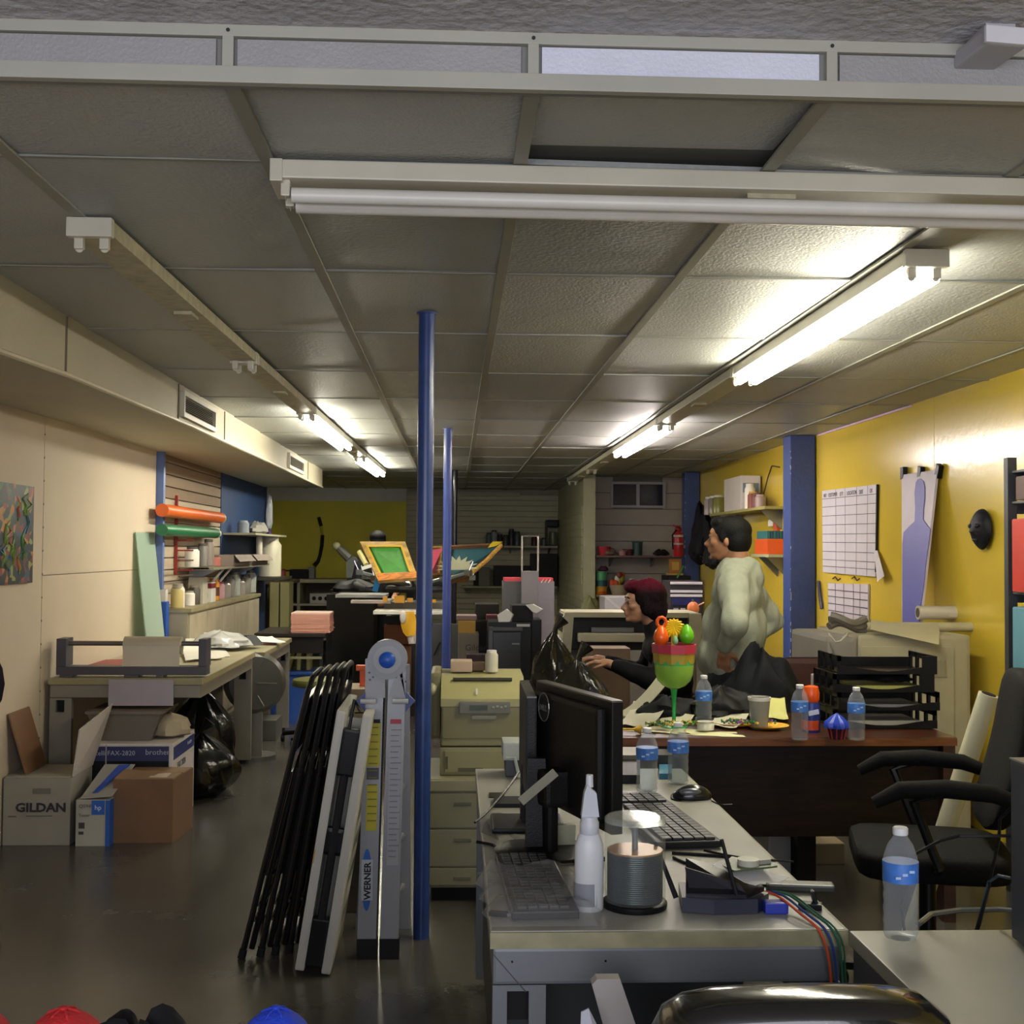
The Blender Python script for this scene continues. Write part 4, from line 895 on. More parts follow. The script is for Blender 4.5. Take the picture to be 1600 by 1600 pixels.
for k, (px, c_, h_, lab) in enumerate(((764, '5e6a6c', .2, 'grey tin left end of the upper back shelf'), (772, '8f9298', .24, 'pale tin with dark print on the upper back shelf'), (781, '33302a', .18, 'dark brown tin on the upper back shelf'),
        (790, '4b4838', .17, 'olive tin on the upper back shelf'), (799, '2f3238', .26, 'tall dark bottle on the upper back shelf'), (808, '4c525c', .22, 'blue grey bottle on the upper back shelf'), (835, '4a2622', .15, 'dark red tin seen through the pull handle'), (850, '585446', .13, 'low olive tin right of the pull handle'))):
    x = P(px, 850, 18.7).x
    jar('jar', lab, 'jar', x, 18.7, usz, .05, h_, C(c_, .4), C('3c3a34', .5))
r = tag(MB().bx(P(760, 853, 18.6).x, P(792, 853, 18.6).x, 18.55, YB-.03, usz-.03, usz).obj('shelf_extension', C('7c7a66', .5)), 'short darker shelf end at the left of the upper back shelf', 'shelf')
q = P(862, 850, 18.7); r = thing('coffee_maker', 'black hooded coffee maker at right end of the upper back shelf', 'appliance', (q.x, 18.7, usz))
MB().bx(q.x-.1, q.x+.1, 18.6, 18.8, usz+.29, usz+.4, .02).obj('hood', C('14151a', .4), r); MB().bx(q.x-.1, q.x-.07, 18.6, 18.8, usz, usz+.3).bx(q.x-.1, q.x+.1, 18.6, 18.8, usz, usz+.02).obj('column', C('14151a', .4), r)
MB().lathe([(.05, 0), (.065, .1), (.05, .2)], (q.x+.02, 18.7, usz+.02), 12).obj('carafe', C('75755c', .3), r, smooth=True)
# ---- alcove shelves and things
AY = 15.1
for k, (pa, pb, py, c_, lab) in enumerate(((905, 1050, 868, '6c4a40', 'brown shelf in the alcove below the small window'), (915, 1052, 930, '8f6a2c', 'yellow brown shelf in the alcove behind the seated person'))):
    x0, x1, z0, z1 = ext(pa, pb, py, py+3, AY-.2)
    x0 = max(x0, px_+.14)
    r = thing('wall_shelf', lab, 'shelf', ((x0+x1)/2, AY, z0)); MB().bx(x0, x1, AY-.2, 15.37, z0, z1).obj('board', C(c_, .5), r)
    for x in (x0+.2, x1-.2): MB().prism([(x, AY-.1, z0), (x, 15.37, z0), (x, 15.37, z0-.12)], (.02, 0, 0)).obj('bracket', STEEL, r)
    if k == 0: s1 = z1
    else: s2 = z1
def ax(px): return P(px, 860, AY).x
tub('bowl', 'red plastic bowl at the left end of the alcove upper shelf', 'bowl', max(ax(921), px_+.25), AY, s1, .085, .06, .11, C('b8323e', .4))
tub('bucket', 'dark teal bucket on the alcove upper shelf', 'bucket', ax(996), AY, s1, .065, .06, .17, C('27423f', .4))
tub('bowl', 'dull red low bowl left of the teal bucket', 'bowl', ax(982), AY, s1, .07, .05, .08, C('5a2a2c', .5))
tub('bowl', 'pale pink small bowl on the alcove upper shelf', 'bowl', ax(972), AY-.05, s1, .05, .04, .06, C('a8787a', .5))
garment('rag', 'brown grey rag heap on the alcove upper shelf', 'rag', (ax(951), AY, s1), (.1, .09, .07), C('6c5a50', .8), seed=41, n=10)
garment('rag', 'black cloth bundle near the extinguisher on the alcove shelf', 'rag', (ax(1033), AY, s1), (.1, .1, .06), C('1b1a1a', .8), seed=42, n=10)
x = max(ax(924), px_+.22)
z = s2
for nm, lab, rt, rb, h_, c_ in (('tub', 'yellow orange tub, bottom of the stack on the alcove shelf', .075, .07, .1, 'c08a22'), ('tub', 'dark teal tub in the middle of the stack on the alcove shelf', .072, .068, .075, '1f5560'), ('tub', 'mint green tub near the top of the stack', .07, .066, .11, '4f9a6a')):
    tub(nm, lab, 'tub', x, AY, z, rt, rb, h_, C(c_, .4)); z += h_+.002
garment('cap', 'small purple cloth crowning the stack of tubs', 'cloth', (x+.02, AY, z), (.06, .06, .05), C('4a1c3e', .7), seed=43, n=8)
jar('mug', 'blue and white printed mug on the alcove lower shelf', 'mug', ax(943), AY, s2, .055, .13, C('5a6478', .4), C('b9b9b9', .4))
r = thing('basket', 'cream basket full of toys on the alcove lower shelf', 'basket', (ax(968), AY, s2))
MB().lathe([(.09, 0), (.13, .1), (.135, .12), (.12, .12), (.085, .01)], (ax(968), AY, s2), 20).obj('basket', C('a89a84', .6), r, smooth=True)
for k in range(9): MB().ell((ax(968)+random.uniform(-.09, .09), AY+random.uniform(-.05, .05), s2+.12+random.uniform(.01, .12)), (.04, .04, .05)).obj('toy', C(('c94a28', 'd8d2c0', '9c9a34', '7c3a2c')[k % 4], .5), r, smooth=True)
jar('bottle', 'olive yellow bottle right of the cream basket', 'bottle', ax(987), AY, s2, .04, .2, C('8d8a3a', .4))
garment('orange_cloth', 'orange scrap beside the yellow tub on the alcove shelf', 'cloth', (ax(940), AY-.1, s2), (.06, .05, .03), C('b8521f', .6), seed=44, n=8)
garment('rag', 'black cloth under the basket end on the alcove shelf', 'rag', (ax(1008), AY, s2), (.14, .1, .12), C('1a1715', .7), seed=45, n=10)
garment('green_plant_pot', 'olive green leafy bundle low behind the plotter', 'plant', (P(922, 950, 13).x, 13.0, .72), (.12, .12, .22), C('6a6c46', .7), seed=46, n=12)
tag(MB().bx(P(905, 960, 13).x, P(1000, 960, 13).x, 12.8, 13.3, 0, .718).obj('low_cabinet', C('3c342c', .6)), 'low dark cabinet behind the plotter under the leafy bundle', 'cabinet')
# extinguisher on the alcove wall / by far column
ex = P(1061, 850, 14.2); r = thing('fire_extinguisher', 'red fire extinguisher hanging beside the far blue column', 'extinguisher', (ex.x, 14.25, P(1061, 870, 14.2).z))
zb_ = P(1061, 870, 14.2).z; zt_ = P(1061, 832, 14.2).z; er = C('a81c22', .3)
MB().lathe([(.05, 0), (.06, .02), (.06, zt_-zb_-.05), (.045, zt_-zb_-.01), (.02, zt_-zb_+.02)], (ex.x, 14.25, zb_), 20).obj('cylinder', er, r, smooth=True)
MB().lathe([(.0615, (zt_-zb_)*.5), (.0615, (zt_-zb_)*.56)], (ex.x, 14.25, zb_), 20).obj('pale_band', C('b9b4a8', .4), r, smooth=True)
MB().lathe([(.0615, (zt_-zb_)*.82), (.0615, (zt_-zb_)*.9)], (ex.x, 14.25, zb_), 20).obj('pale_band', C('b9b4a8', .4), r, smooth=True)
MB().ell((ex.x, 14.25, zt_+.035), (.045, .04, .04)).box((ex.x-.02, 14.25, zt_+.07), (.1, .02, .02), (0, .3, 0)).obj('valve', C('8a1c20', .35), r, smooth=True)
MB().tube([(ex.x-.03, 14.2, zt_+.03), (ex.x-.08, 14.19, zt_-.03), (ex.x-.075, 14.19, zt_-.2)], .01, 6).obj('hose', MBLK, r)
MB().bx(ex.x-.02, P(1071, 860, 14.3).x, 14.3, 14.32, zb_+.1, zb_+.14).obj('bracket', STEEL, r)
# yellow framed thing + dark things below the extinguisher
slab('picture_frame', 'small orange yellow framed picture below the fire extinguisher', 'picture', 1046, 1065, 874, 896, 14.2, .04, C('a5682a', .5), None, lambda r, x0, x1, Y, z0, z1: (MB().bx(x0+.03, x1-.03, Y-.004, Y, z0+.04, z1-.03).obj('picture', C('c29a3a', .5), r), MB().bx(x0-.03, x1+.02, Y, Y+.06, z0-.02, z0).obj('stand_board', C('b99a3a', .5), r)))
tag(MB().bx(P(1038, 900, 14.3).x, P(1072, 900, 14.3).x, 14.0, 14.5, 0, P(1050, 899, 14.2).z).obj('dark_locker', C('1c1d1f', .5)), 'dark locker under the small yellow framed picture', 'cabinet')
tag(MB().tube([P(1058, 903, 13.95), P(1068, 884, 13.95)], .012, 6).obj('green_stick', C('3f7a35', .5)), 'short green stick leaning by the far column', 'stick')
# white computer box / silver stack behind woman
slab('white_machine', 'white box shaped machine behind the seated person', 'machine', 945, 1020, 933, 962, 10.6, .4, C('9b989c', .45), None, lambda r, x0, x1, Y, z0, z1: MB().prism([(x0+.0, Y-.003, z1), (x0+.02, Y-.003, z1), (x0+.2, Y-.003, z0+.02), (x0+.18, Y-.003, z0)], (0, .003, 0)).obj('crease', C('aaa7ab', .4), r))
tag(MB().bx(P(925, 962, 10.6).x, P(1105, 962, 10.6).x, 10.5, 11.1, 0, P(980, 962, 10.6).z-.001).obj('low_counter', C('6c6862', .5)), 'grey low counter behind the plotter', 'counter')
def stack_(r, x0, x1, Y, z0, z1):
    for k, f_ in enumerate((.98, .74, .62)): MB().bx(x0+.0, x1, Y-.02, Y, z0+(z1-z0)*f_-.022, z0+(z1-z0)*f_, .003).obj('white_tray', C('c9c4cc', .4), r)
    MB().bx(x0+.02, x1-.02, Y-.012, Y-.0, z0+(z1-z0)*.3, z0+(z1-z0)*.56).obj('blue_front', C('1b1d5a', .4), r)
    for k in range(4): MB().bx(x0+.03+k*.06, x0+.07+k*.06, Y-.015, Y, z0+(z1-z0)*(.1+.03*(k % 2)), z0+(z1-z0)*.22).obj('slot', C('a39aa8', .4), r)
slab('disc_duplicator', 'black and white stacked machine right of the seated person head', 'machine', 1047, 1097, 908, 961, 10.4, .4, C('29262e', .4), P(1070, 962, 10.4).z, stack_)
q = P(1083, 951, 9.9); r = thing('paper_pumpkin', 'small pale orange paper pumpkin beside the standing person', 'decoration', (q.x, 9.9, P(1083, 963, 9.9).z))
m = MB(); g = bmesh.ops.create_uvsphere(m.bm, u_segments=32, v_segments=16, radius=1)
for v in g['verts']:
    a = math.atan2(v.co.y, v.co.x); f_ = 1+.06*math.cos(8*a); v.co = Vector((v.co.x*f_*.048, v.co.y*f_*.03, v.co.z*.058))+Vector((q.x, 9.9, q.z))
m.obj('body', C('d6794a', .5), r, smooth=True); MB().cyl((q.x, 9.9, q.z+.05), (q.x-.004, 9.9, q.z+.075), .012, .008, n=8).obj('stem', C('4c5a30', .5), r)
MB().tube([(q.x+.03, 9.9, q.z+.02), (q.x+.09, 9.9, q.z+.05)], .006, 5).obj('tag_wire', C('c98a6c', .5), r)
tag(MB().cyl((q.x, 9.9, 0), (q.x, 9.9, P(1083, 963, 9.9).z-.001), .03).obj('thin_post', C('4b4640', .5)), 'thin post below the paper pumpkin', 'post')
# ---- right wall far: shelf with printer box, jackets, orange box etc
def wy(px, x=X1): return x/((px-VPX)/F)
sx_ = X1-.22; ya, yb = wy(1200, sx_), wy(1112, sx_); sz1 = PX(1150, 797, sx_).z
r = thing('wall_shelf', 'narrow yellowish shelf high on the right wall holding a white carton', 'shelf', (X1-.12, (ya+yb)/2, sz1-.02))
MB().bx(sx_, X1-.003, ya, yb, sz1-.025, sz1).obj('board', C('9a9258', .5), r)
for y in (ya+.25, yb-.4): MB().prism([(X1-.003, y, sz1-.025), (sx_+.02, y, sz1-.025), (X1-.003, y, sz1-.2)], (0, .02, 0)).obj('bracket', STEEL, r)
xx = X1-.12
y = wy(1160, xx); r = thing('white_carton', 'white printed carton standing on the high right wall shelf', 'box', (xx, y, sz1))
hz = PX(1160, 746, xx).z-sz1
MB().bx(xx-.09, xx+.1, y-.42, y+.3, sz1, sz1+hz, .01).obj('body', C('cfc6c0', .5), r)
MB().bx(xx-.07, xx+.08, y-.424, y-.42, sz1+hz*.5, sz1+hz*.78).obj('picture_print', C('6f828a', .5), r); MB().bx(xx-.02, xx+.09, y-.423, y-.419, sz1+.01, sz1+hz*.42).obj('blue_print', C('2c2f86', .5), r)
for k, px in enumerate((1113, 1120, 1127)): jar('glass_jar', ('clear grey jar at the far end of the high right wall shelf', 'grey jar second from the far end of the high shelf', 'greenish jar third from the far end of the high shelf')[k], 'jar', xx, wy(px, xx), sz1, .07, .2, C(('b5aaa8', '8f8580', '8a8a4c')[k], .25))
for k, (px, c_, h_, lab) in enumerate(((1176, 'e8e2d4', .24, 'white bottle right of the white carton'), (1181, '8a4a3a', .16, 'brown red toy on the high right wall shelf'), (1187, '6b3a34', .14, 'dark red toy on the high right wall shelf'), (1193, 'a08a84', .12, 'greyish pink toy near the near end of the high shelf'))):
    jar('bottle' if k == 0 else 'toy', lab, 'toy' if k else 'bottle', xx-.03, wy(px, xx-.03), sz1, .05, h_, C(c_, .5), C('c9a23a' if k == 1 else c_, .5))
# wire
tag(MB().tube([PX(1218, 730, X1-.01), PX(1206, 728, X1-.012), PX(1200, 745, X1-.012), PX(1195, 765, X1-.012), PX(1188, 790, X1-.02)], .006, 5).obj('wall_wire', C('3a3220', .6)), 'thin curly wire on the right wall above the high shelf', 'wire')
# orange box shelf
sx2 = X1-.2; z_ = PX(1193, 866, sx2).z; ya, yb = wy(1206, sx2), wy(1178, sx2)
r = thing('wall_shelf', 'white short shelf under the orange box on the right wall', 'shelf', (X1-.1, (ya+yb)/2, z_-.02)); MB().bx(sx2, X1-.003, ya, yb, z_-.025, z_).obj('board', C('a8ac8c', .5), r)
for y in (ya+.15, yb-.2): MB().prism([(X1-.003, y, z_-.025), (sx2+.02, y, z_-.025), (X1-.003, y, z_-.2)], (0, .02, 0)).obj('bracket', STEEL, r)
r = thing('orange_box', 'bright orange box filled with teal packets on the right wall shelf', 'box', (X1-.1, (ya+yb)/2, z_)); h_ = PX(1193, 842, sx2).z-z_
MB().bx(sx2+.01, X1-.01, ya+.08, yb-.1, z_, z_+h_, .003).obj('body', C('d9581f', .45), r)
for k in range(6): MB().bx(sx2+.02+.027*k, sx2+.042+.027*k, ya+.12, yb-.14, z_+h_, z_+h_+.07).obj('packet', C(('2c6c6c', '27566a')[k % 2], .5), r)
# jackets hanging between far column and the shelf
for k, (px, p0, p1, c_, lab, s_) in enumerate(((1100, 806, 884, '15131a', 'black jacket hanging on the wall beyond the standing person', 51), (1113, 845, 890, '1c1f22', 'dark small garment hanging next to the black jacket', 52))):
    x = X1-.16; y = wy(px, x)-.25*k; za_, zb_ = PX(px, p0, x).z, PX(px, p1, x).z
    g_ = garment('hanging_jacket', lab, 'jacket', (x, y, zb_), (.12, .32-.1*k, (za_-zb_)*.86), C(c_, .7), seed=s_, n=18)
    tag(MB().tube([(x+.14, y, za_-.02), (x, y, za_+.02), (x-.03, y, za_-.04)], .008, 6).obj('wall_hook', STEEL), ('steel hook holding the black jacket', 'steel hook holding the dark small garment')[k], 'hook')
for k, (pa, pb, p0, p1, c_, lab) in enumerate(((1110, 1120, 867, 880, 'a59a38', 'yellow card hanging low beside the black jacket'), (1106, 1114, 797, 806, '8a5a2c', 'small brown ornament on the right wall under the shelf'), (1153, 1161, 800, 812, '7c7a78', 'grey tag hanging under the high shelf'), (1207, 1216, 812, 822, 'd8d4c8', 'white paper lamp shade shape on the wall left of the blue column'), (1209, 1215, 836, 870, '4f8a34', 'green patterned ribbon hanging left of the blue column'), (1215, 1221, 806, 856, 'c2502c', 'orange red ribbon hanging left of the blue column'))):
    x = X1-.02; ya_, yb_ = wy(pb, x), wy(pa, x); za_, zb_ = PX(pa, p0, x).z, PX(pa, p1, x).z
    tag(MB().bx(x-.012, X1-.001, ya_, yb_, zb_, za_, .003).obj('wall_ornament', C(c_, .6)), lab, 'ornament')
tag(MB().ell(PX(1109, 803, X1-.03), (.02, .1, .07)).obj('round_ornament', C('6a2c22', .5), smooth=True), 'round dark red ornament on the far right wall', 'ornament')
# ================================================================ RIGHT WALL NEAR
def wallpt(px, py, x=X1): return PX(px, py, x)
def wsheet(name, label, cat, corners, mat, th=.012, parent=None):   # corners TL TR BR BL pixels on the right wall
    p = [wallpt(a, b, X1-.004) for a, b in corners]
    m = MB().prism(p, (-th, 0, 0)); return p, m
ink = C('2b2b33', .6)
LF = (PI/2, 0, -PI/2)          # text on the right wall, facing -X
r = thing('wall_calendar', 'large white ruled planner board on the yellow wall beside the blue column', 'calendar', (X1-.01, 8.9, 1.35))
p, m = wsheet('', '', '', [(1287, 767), (1372, 757), (1370, 901), (1288, 894)], WHITE)
m.obj('sheet', C('cfc9cf', .35), r)
TL, TR, BR, BL = p; off = Vector((-.014, 0, 0))
def gp(u, v): return (TL.lerp(TR, u)).lerp(BL.lerp(BR, u), v)+off
for v in (.1, .2, .31, .42, .53, .63, .74, .84, .92): MB().prism([gp(0, v), gp(1, v), gp(1, v+.006), gp(0, v+.006)], (-.001, 0, 0)).obj('ruled_line', ink, r)
for u in (.28, .46, .67, .86): MB().prism([gp(u, 0), gp(u+.004, 0), gp(u+.004, 1), gp(u, 1)], (-.001, 0, 0)).obj('ruled_line', C('8e8a94', .6), r)
for u, s in ((.04, 'NO'), (.14, 'CUSTOMER'), (.36, 'QTY'), (.5, 'LOCATION'), (.72, 'DUE'), (.9, 'OK')):
    q = gp(u, .085); text(s, r, (q.x-.002, q.y, q.z), .042, LF, C('4b4854', .6))
MB().prism([wallpt(1366, 860, X1-.02), wallpt(1371, 860, X1-.02), wallpt(1382, 900, X1-.05), wallpt(1371, 909, X1-.04)], (-.002, 0, 0)).obj('curled_corner', C('d6cfd2', .4), r)
MB().prism([gp(1, -.0), gp(1.015, 0), gp(1.015, .9), gp(1, .95)], (.01, 0, 0)).obj('dark_edge', MBLK, r)
r = thing('wall_calendar', 'smaller white ruled sheet hung below the large planner board', 'calendar', (X1-.01, 9.0, 1.0))
p, m = wsheet('', '', '', [(1296, 911), (1359, 913), (1358, 995), (1297, 984)], WHITE); m.obj('sheet', C('cdc4cc', .4), r); TL, TR, BR, BL = p
for v in (.13, .27, .42, .57, .72, .87): MB().prism([gp(0, v), gp(1, v+.03), gp(1, v+.045), gp(0, v+.014)], (-.001, 0, 0)).obj('ruled_line', ink, r)
for u in (.2, .42, .66, .82): MB().prism([gp(u, 0), gp(u+.008, 0), gp(u+.008, 1), gp(u, 1)], (-.001, 0, 0)).obj('ruled_line', C('77737e', .6), r)
for k, px in enumerate((1305, 1335)):
    tag(MB().tube([wallpt(px-4, 904, X1-.01), wallpt(px, 901, X1-.02), wallpt(px+4, 907, X1-.02), wallpt(px+8, 904, X1-.01)], .005, 5).obj('wire_hook', C('3b3024', .5, .5)), ('left wavy wire hook above the smaller ruled sheet', 'right wavy wire hook above the smaller ruled sheet')[k], 'hook')
tag(MB().tube([wallpt(1279, 908, X1-.02), wallpt(1281, 930, X1-.02), wallpt(1284, 951, X1-.02)], .014, 6).obj('marker_pen', C('2b2a4c', .4)), 'dark marker hanging beside the blue column', 'marker')
# white board with blue spoon silhouette
r = thing('spoon_board', 'tall white board painted with a blue spoon like shape, leaning on the yellow wall', 'board', (X1-.05, 7.6, 1.0))
a0, a1, a2, a3 = PX(1409, 742, X1-.03), PX(1464, 734, X1-.03), PX(1436, 985, X1-.2), PX(1409, 985, X1-.06)
n_ = (a1-a0).cross(a2-a0).normalized(); n_ = n_ if n_.x < 0 else -n_
def sp(px, py):
    d = ray(px, py); o_ = Vector((0, 0, H)); t = (a0-o_).dot(n_)/d.dot(n_); return o_+d*t+n_*.002
a3 = sp(1409, 985)-n_*.002
MB().prism([a0, a1, a2, a3], -n_*.014).obj('board', C('c3b9c6', .5), r)
shape = [(1439, 748), (1444, 752), (1446, 762), (1446, 778), (1444, 795), (1443, 812), (1449, 820), (1455, 827), (1452, 850), (1448, 880), (1444, 920), (1440, 945), (1436, 985), (1411, 985), (1411, 900), (1411, 850), (1413, 832), (1422, 822), (1430, 815), (1431, 795), (1430, 770), (1432, 754), (1435, 749)]
MB().prism([sp(*s) for s in shape], n_*.003).obj('blue_shape', C('4a4aa8', .5), r)
for k, (a, b) in enumerate((((1412, 731), (1412, 748)), ((1439, 733), (1440, 745)), ((1467, 727), (1462, 745)))):
    tag(MB().box((PX(a[0], (a[1]+b[1])/2, X1-.02)), (.03, .05, .08), (.2*k, 0, 0), .003).obj('binder_clip', BLK), ('left black clip at the top of the spoon board', 'middle black clip at the top of the spoon board', 'right black clip at the top of the spoon board')[k], 'clip')
# black mask-like head
q = PX(1528, 827, X1-.05)
r = thing('wall_mask', 'black face shaped mask hanging on the yellow wall', 'mask', (X1-.05, q.y, PX(1528, 855, X1-.05).z)); m = MB(); cy_, cz_ = q.y, q.z
g = bmesh.ops.create_uvsphere(m.bm, u_segments=32, v_segments=24, radius=1)
for v in g['verts']:
    x, y, z = v.co; wy_ = 1-.25*max(0, -z)**2; nose = .022*math.exp(-((z+.1)/.2)**2-((y)/.4)**2); brow = .004*math.exp(-((z-.3)/.15)**2)
    v.co = Vector((-abs(x)*.05*wy_-nose*(abs(x) > .5)-brow*(abs(x) > .5)+.02 if x < 0 else .02, y*.115*wy_, z*.112))
    v.co = Vector((X1-.045+v.co.x, cy_+v.co.y, cz_+v.co.z))
m.obj('face', C('17181f', .55), r, smooth=True)
MB().ell((X1-.075, cy_-.04, cz_+.018), (.012, .022, .012)).obj('eye_lid', C('22232b', .5), r, smooth=True); MB().ell((X1-.075, cy_+.04, cz_+.018), (.012, .022, .012)).obj('eye_lid', C('22232b', .5), r, smooth=True)
MB().ell((X1-.068, cy_, cz_-.058), (.01, .03, .009)).obj('mouth', C('22232b', .5), r, smooth=True)
# steel shelving at right edge
gx = P(1582, 860, 5.4).x; gtop = P(1582, 715, 5.4).z; gs = C('3a3c42', .4, .4)
r = thing('steel_shelving', 'dark grey steel shelving unit at the right edge by the yellow wall', 'shelving', (gx+.2, 5.15, 0))
for x in (gx-.02, X1-.06):
    for y in (4.9, 5.4): MB().bx(x, x+.042, y, y+.04, 0, gtop).obj('post', gs, r)
shz = []
for p0, p1 in ((735, 757), (783, 803), (924, 942), (1090, 1108), (1250, 1270)):
    z0, z1 = P(1590, p1, 5.4).z, P(1590, p0, 5.4).z; shz.append(z1)
    MB().bx(gx+.022, X1-.06, 5.405, 5.435, z0+.02, z1, .003).obj('beam', gs, r); MB().bx(gx+.025, X1-.06, 5.41, 5.43, z0, z0+.02).obj('beam_lip', gs, r)
    MB().bx(gx+.022, X1-.06, 4.905, 4.935, z0, z1).obj('beam', gs, r); MB().bx(gx+.0, X1-.03, 4.936, 5.4, z1-.012, z1-.002).obj('deck', C('4b4c50', .5), r)
for k, (pa, p0, p1, c_, lab) in enumerate(((1589, 812, 890, 'a8281f', 'bright red folder standing on the steel shelving'), (1592, 906, 924, 'c9b8b0', 'small white and red carton on the steel shelving'), (1590, 950, 995, '5a8a9a', 'blue grey patterned bag on the steel shelving'), (1595, 745, 783, '3c1f18', 'dark red brown bundle on the upper steel shelf'))):
    x0 = P(pa, p0, 5.3).x; zt = P(pa, p0, 5.3).z; zs = [s for s in shz if s < zt-.005]; zb = max(zs)
    carton('carton' if k != 2 else 'bag', lab, ('folder', 'box', 'bag', 'bundle')[k], x0, X1-.1, 5.05, 5.35, zb+.001, zt, C(c_, .4))
# ================================================================ COPIER on the right
cY = 6.45
x0, x1, _, zt = ext(1292, 1517, 992, 1180, cY); cp = C('a39c82', .5, vary=.05); cpd = C('8b856c', .5)
r = thing('copier', 'large beige floor copier against the yellow wall covered with paper rolls', 'copier', ((x0+x1)/2, cY+.35, 0))
x1 = min(x1, X1-.03)
zt = P(1400, 992, cY).z
MB().bx(x0+.17, x1, cY, cY+.75, .02, zt, .02).obj('body', cp, r)
MB().bx(x0, x0+.168, cY+.0, cY+.7, .3, zt-.01, .03).obj('left_unit', C('87817a', .5), r)
for (a, b, c_, d) in ((.19, .62, .55, .97), (.65, .98, .1, .97), (.19, .40, .1, .5), (.42, .62, .1, .5)):
    W_, Z_ = x1-x0, zt
    xa, xb_, za, zb_ = x0+W_*(.17+a*.83)-.08, x0+W_*(.17+b*.83)-.08, Z_*c_, Z_*d-.03
    MB().bx(max(xa, x0+.18), min(xb_, x1-.015), cY-.006, cY+.0, za, zb_, .002).obj('door', cp, r)
q0 = P(1453, 1032, cY-.01); q1 = P(1478, 1058, cY-.01); MB().bx(q0.x, q1.x, cY-.012, cY-.005, q1.z, q0.z).obj('square_label', C('8f8870', .5), r)
for py in (1026, 1032): q0 = P(1402, py, cY-.01); q1 = P(1422, py+2, cY-.01); MB().bx(q0.x, q1.x, cY-.009, cY-.005, q1.z, q0.z).obj('vent_slot', C('4f4a3c', .6), r)
MB().bx(x0+.2, x0+.23, cY+.1, cY+.6, 0, .03).bx(x1-.06, x1-.03, cY+.1, cY+.6, 0, .03).obj('foot', MBLK, r)
# rolls and sheets on it
rollm = C('b0a98c', .6)
def roll2(label, pa, pb, Y, rad, mt, zb, hollow=True, dy=0, n='paper_roll'):
    a, b = P(pa, 990, Y), P(pb, 990, Y); a.z = b.z = zb+rad; b.y += dy
    r_ = thing(n, label, 'roll', ((a.x+b.x)/2, Y+dy/2, zb)); d = (b-a).normalized()
    MB().cyl(a, b, rad, n=22).obj('roll', mt, r_, smooth=True)
    MB().cyl(b, b+d*.002, rad*.7, n=18).obj('dark_hollow', C('4a4636', .8), r_); MB().cyl(a, a-d*.002, rad*.7, n=18).obj('dark_hollow', C('4a4636', .8), r_)
    for k in range(2): MB().cyl(b+d*.002, b+d*.004, rad*(.5-.2*k), n=16).obj('inner_turn', rollm if k == 0 else C('4a4636', .8), r_)
roll2('printed white roll with red marks on top of the copier', 1434, 1497, 6.95, .04, C('c9c3b4', .3), zt+.055, n='vinyl_roll')
roll2('short paper roll with an open end at the right of the copier top', 1499, 1523, 6.9, .035, rollm, zt+.05)
roll2('long thin cream roll lying over the back of the copier top', 1345, 1529, 6.72, .026, rollm, zt+.001)
rr = [PZ(1360, 985, zt+.055)]
p0, p1, p2, p3 = P(1360, 969, 6.6), P(1466, 975, 6.6), P(1467, 1008, 6.38), P(1360, 984, 6.42)
tag(MB().sheet([[p0.lerp(p1, u/6)+Vector((0, 0, -.012*math.sin(u*.52))) for u in range(7)], [p0.lerp(p1, u/6).lerp(p3.lerp(p2, u/6), .5)+Vector((0, -.01, .012)) for u in range(7)], [p3.lerp(p2, u/6) for u in range(7)]], .003).obj('paper_sheet', C('aba58a', .6), smooth=True), 'large cream sheet draped over the front edge of the copier', 'paper')
m = MB(); c_ = P(1325, 975, 6.55)
for k in range(3):
    pts = []
    for j in range(10):
        a = j*.7+k; pts.append((c_.x+.02+(j-5)*.022, 6.6-.07*k*.3+.012*math.sin(a), zt+.035+.02*k+.02*math.sin(a*.8)))
    m.tube(pts, [.022]*10, 7)
tag(m.obj('rolled_paper_bundle', C('6c655a', .5), smooth=True), 'crumpled grey rolled paper bundle at the left of the copier top', 'paper')
tag(MB().tube([(P(1297, 985, 6.38).x, 6.4, zt+.01), P(1299, 995, 6.36), P(1305, 1003, 6.35), P(1313, 1002, 6.35), P(1322, 993, 6.36), (P(1326, 985, 6.4).x, 6.42, zt+.01)], .005, 6).obj('loose_strap', C('a8a498', .5)), 'pale loop of strap hanging over the copier left front corner', 'strap')
# ================================================================ BROWN DESK
dz = .76; dY = 4.96
dx0, dx1 = P(905, 1150, dY).x, P(1496, 1155, dY).x
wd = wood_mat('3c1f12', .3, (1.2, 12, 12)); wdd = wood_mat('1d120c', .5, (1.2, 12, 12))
r = thing('wooden_desk', 'long dark brown wooden desk across the middle carrying bottles and trays', 'desk', ((dx0+dx1)/2, dY+.38, 0))
MB().bx(dx0, dx1, dY, dY+.78, dz-.035, dz, .004).obj('desktop', wd, r)
MB().bx(dx0+.002, dx1-.002, dY-.004, dY, dz-.034, dz-.003).obj('edge_strip', wood_mat('6b3e1c', .35, (1.2, 12, 12)), r)
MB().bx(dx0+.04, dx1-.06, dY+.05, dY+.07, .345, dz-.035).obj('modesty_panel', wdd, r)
MB().bx(dx1-.055, dx1-.005, dY+.01, dY+.77, 0, dz-.035).obj('end_panel', wd, r); MB().bx(dx0+.005, dx0+.055, dY+.01, dY+.77, 0, dz-.035).obj('end_panel', wd, r)
lg = P(1250, 1330, dY+.3).x
MB().bx(lg-.04, lg+.04, dY+.2, dY+.4, 0, dz-.036).obj('leg', MBLK, r)
tag(MB().bx(P(1195, 1300, 5.3).x, P(1232, 1300, 5.3).x, 5.25, 5.55, 0, P(1210, 1299, 5.25).z, .02).obj('computer_case', C('a9aaac', .4)), 'pale grey metal case on the floor under the brown desk', 'case')
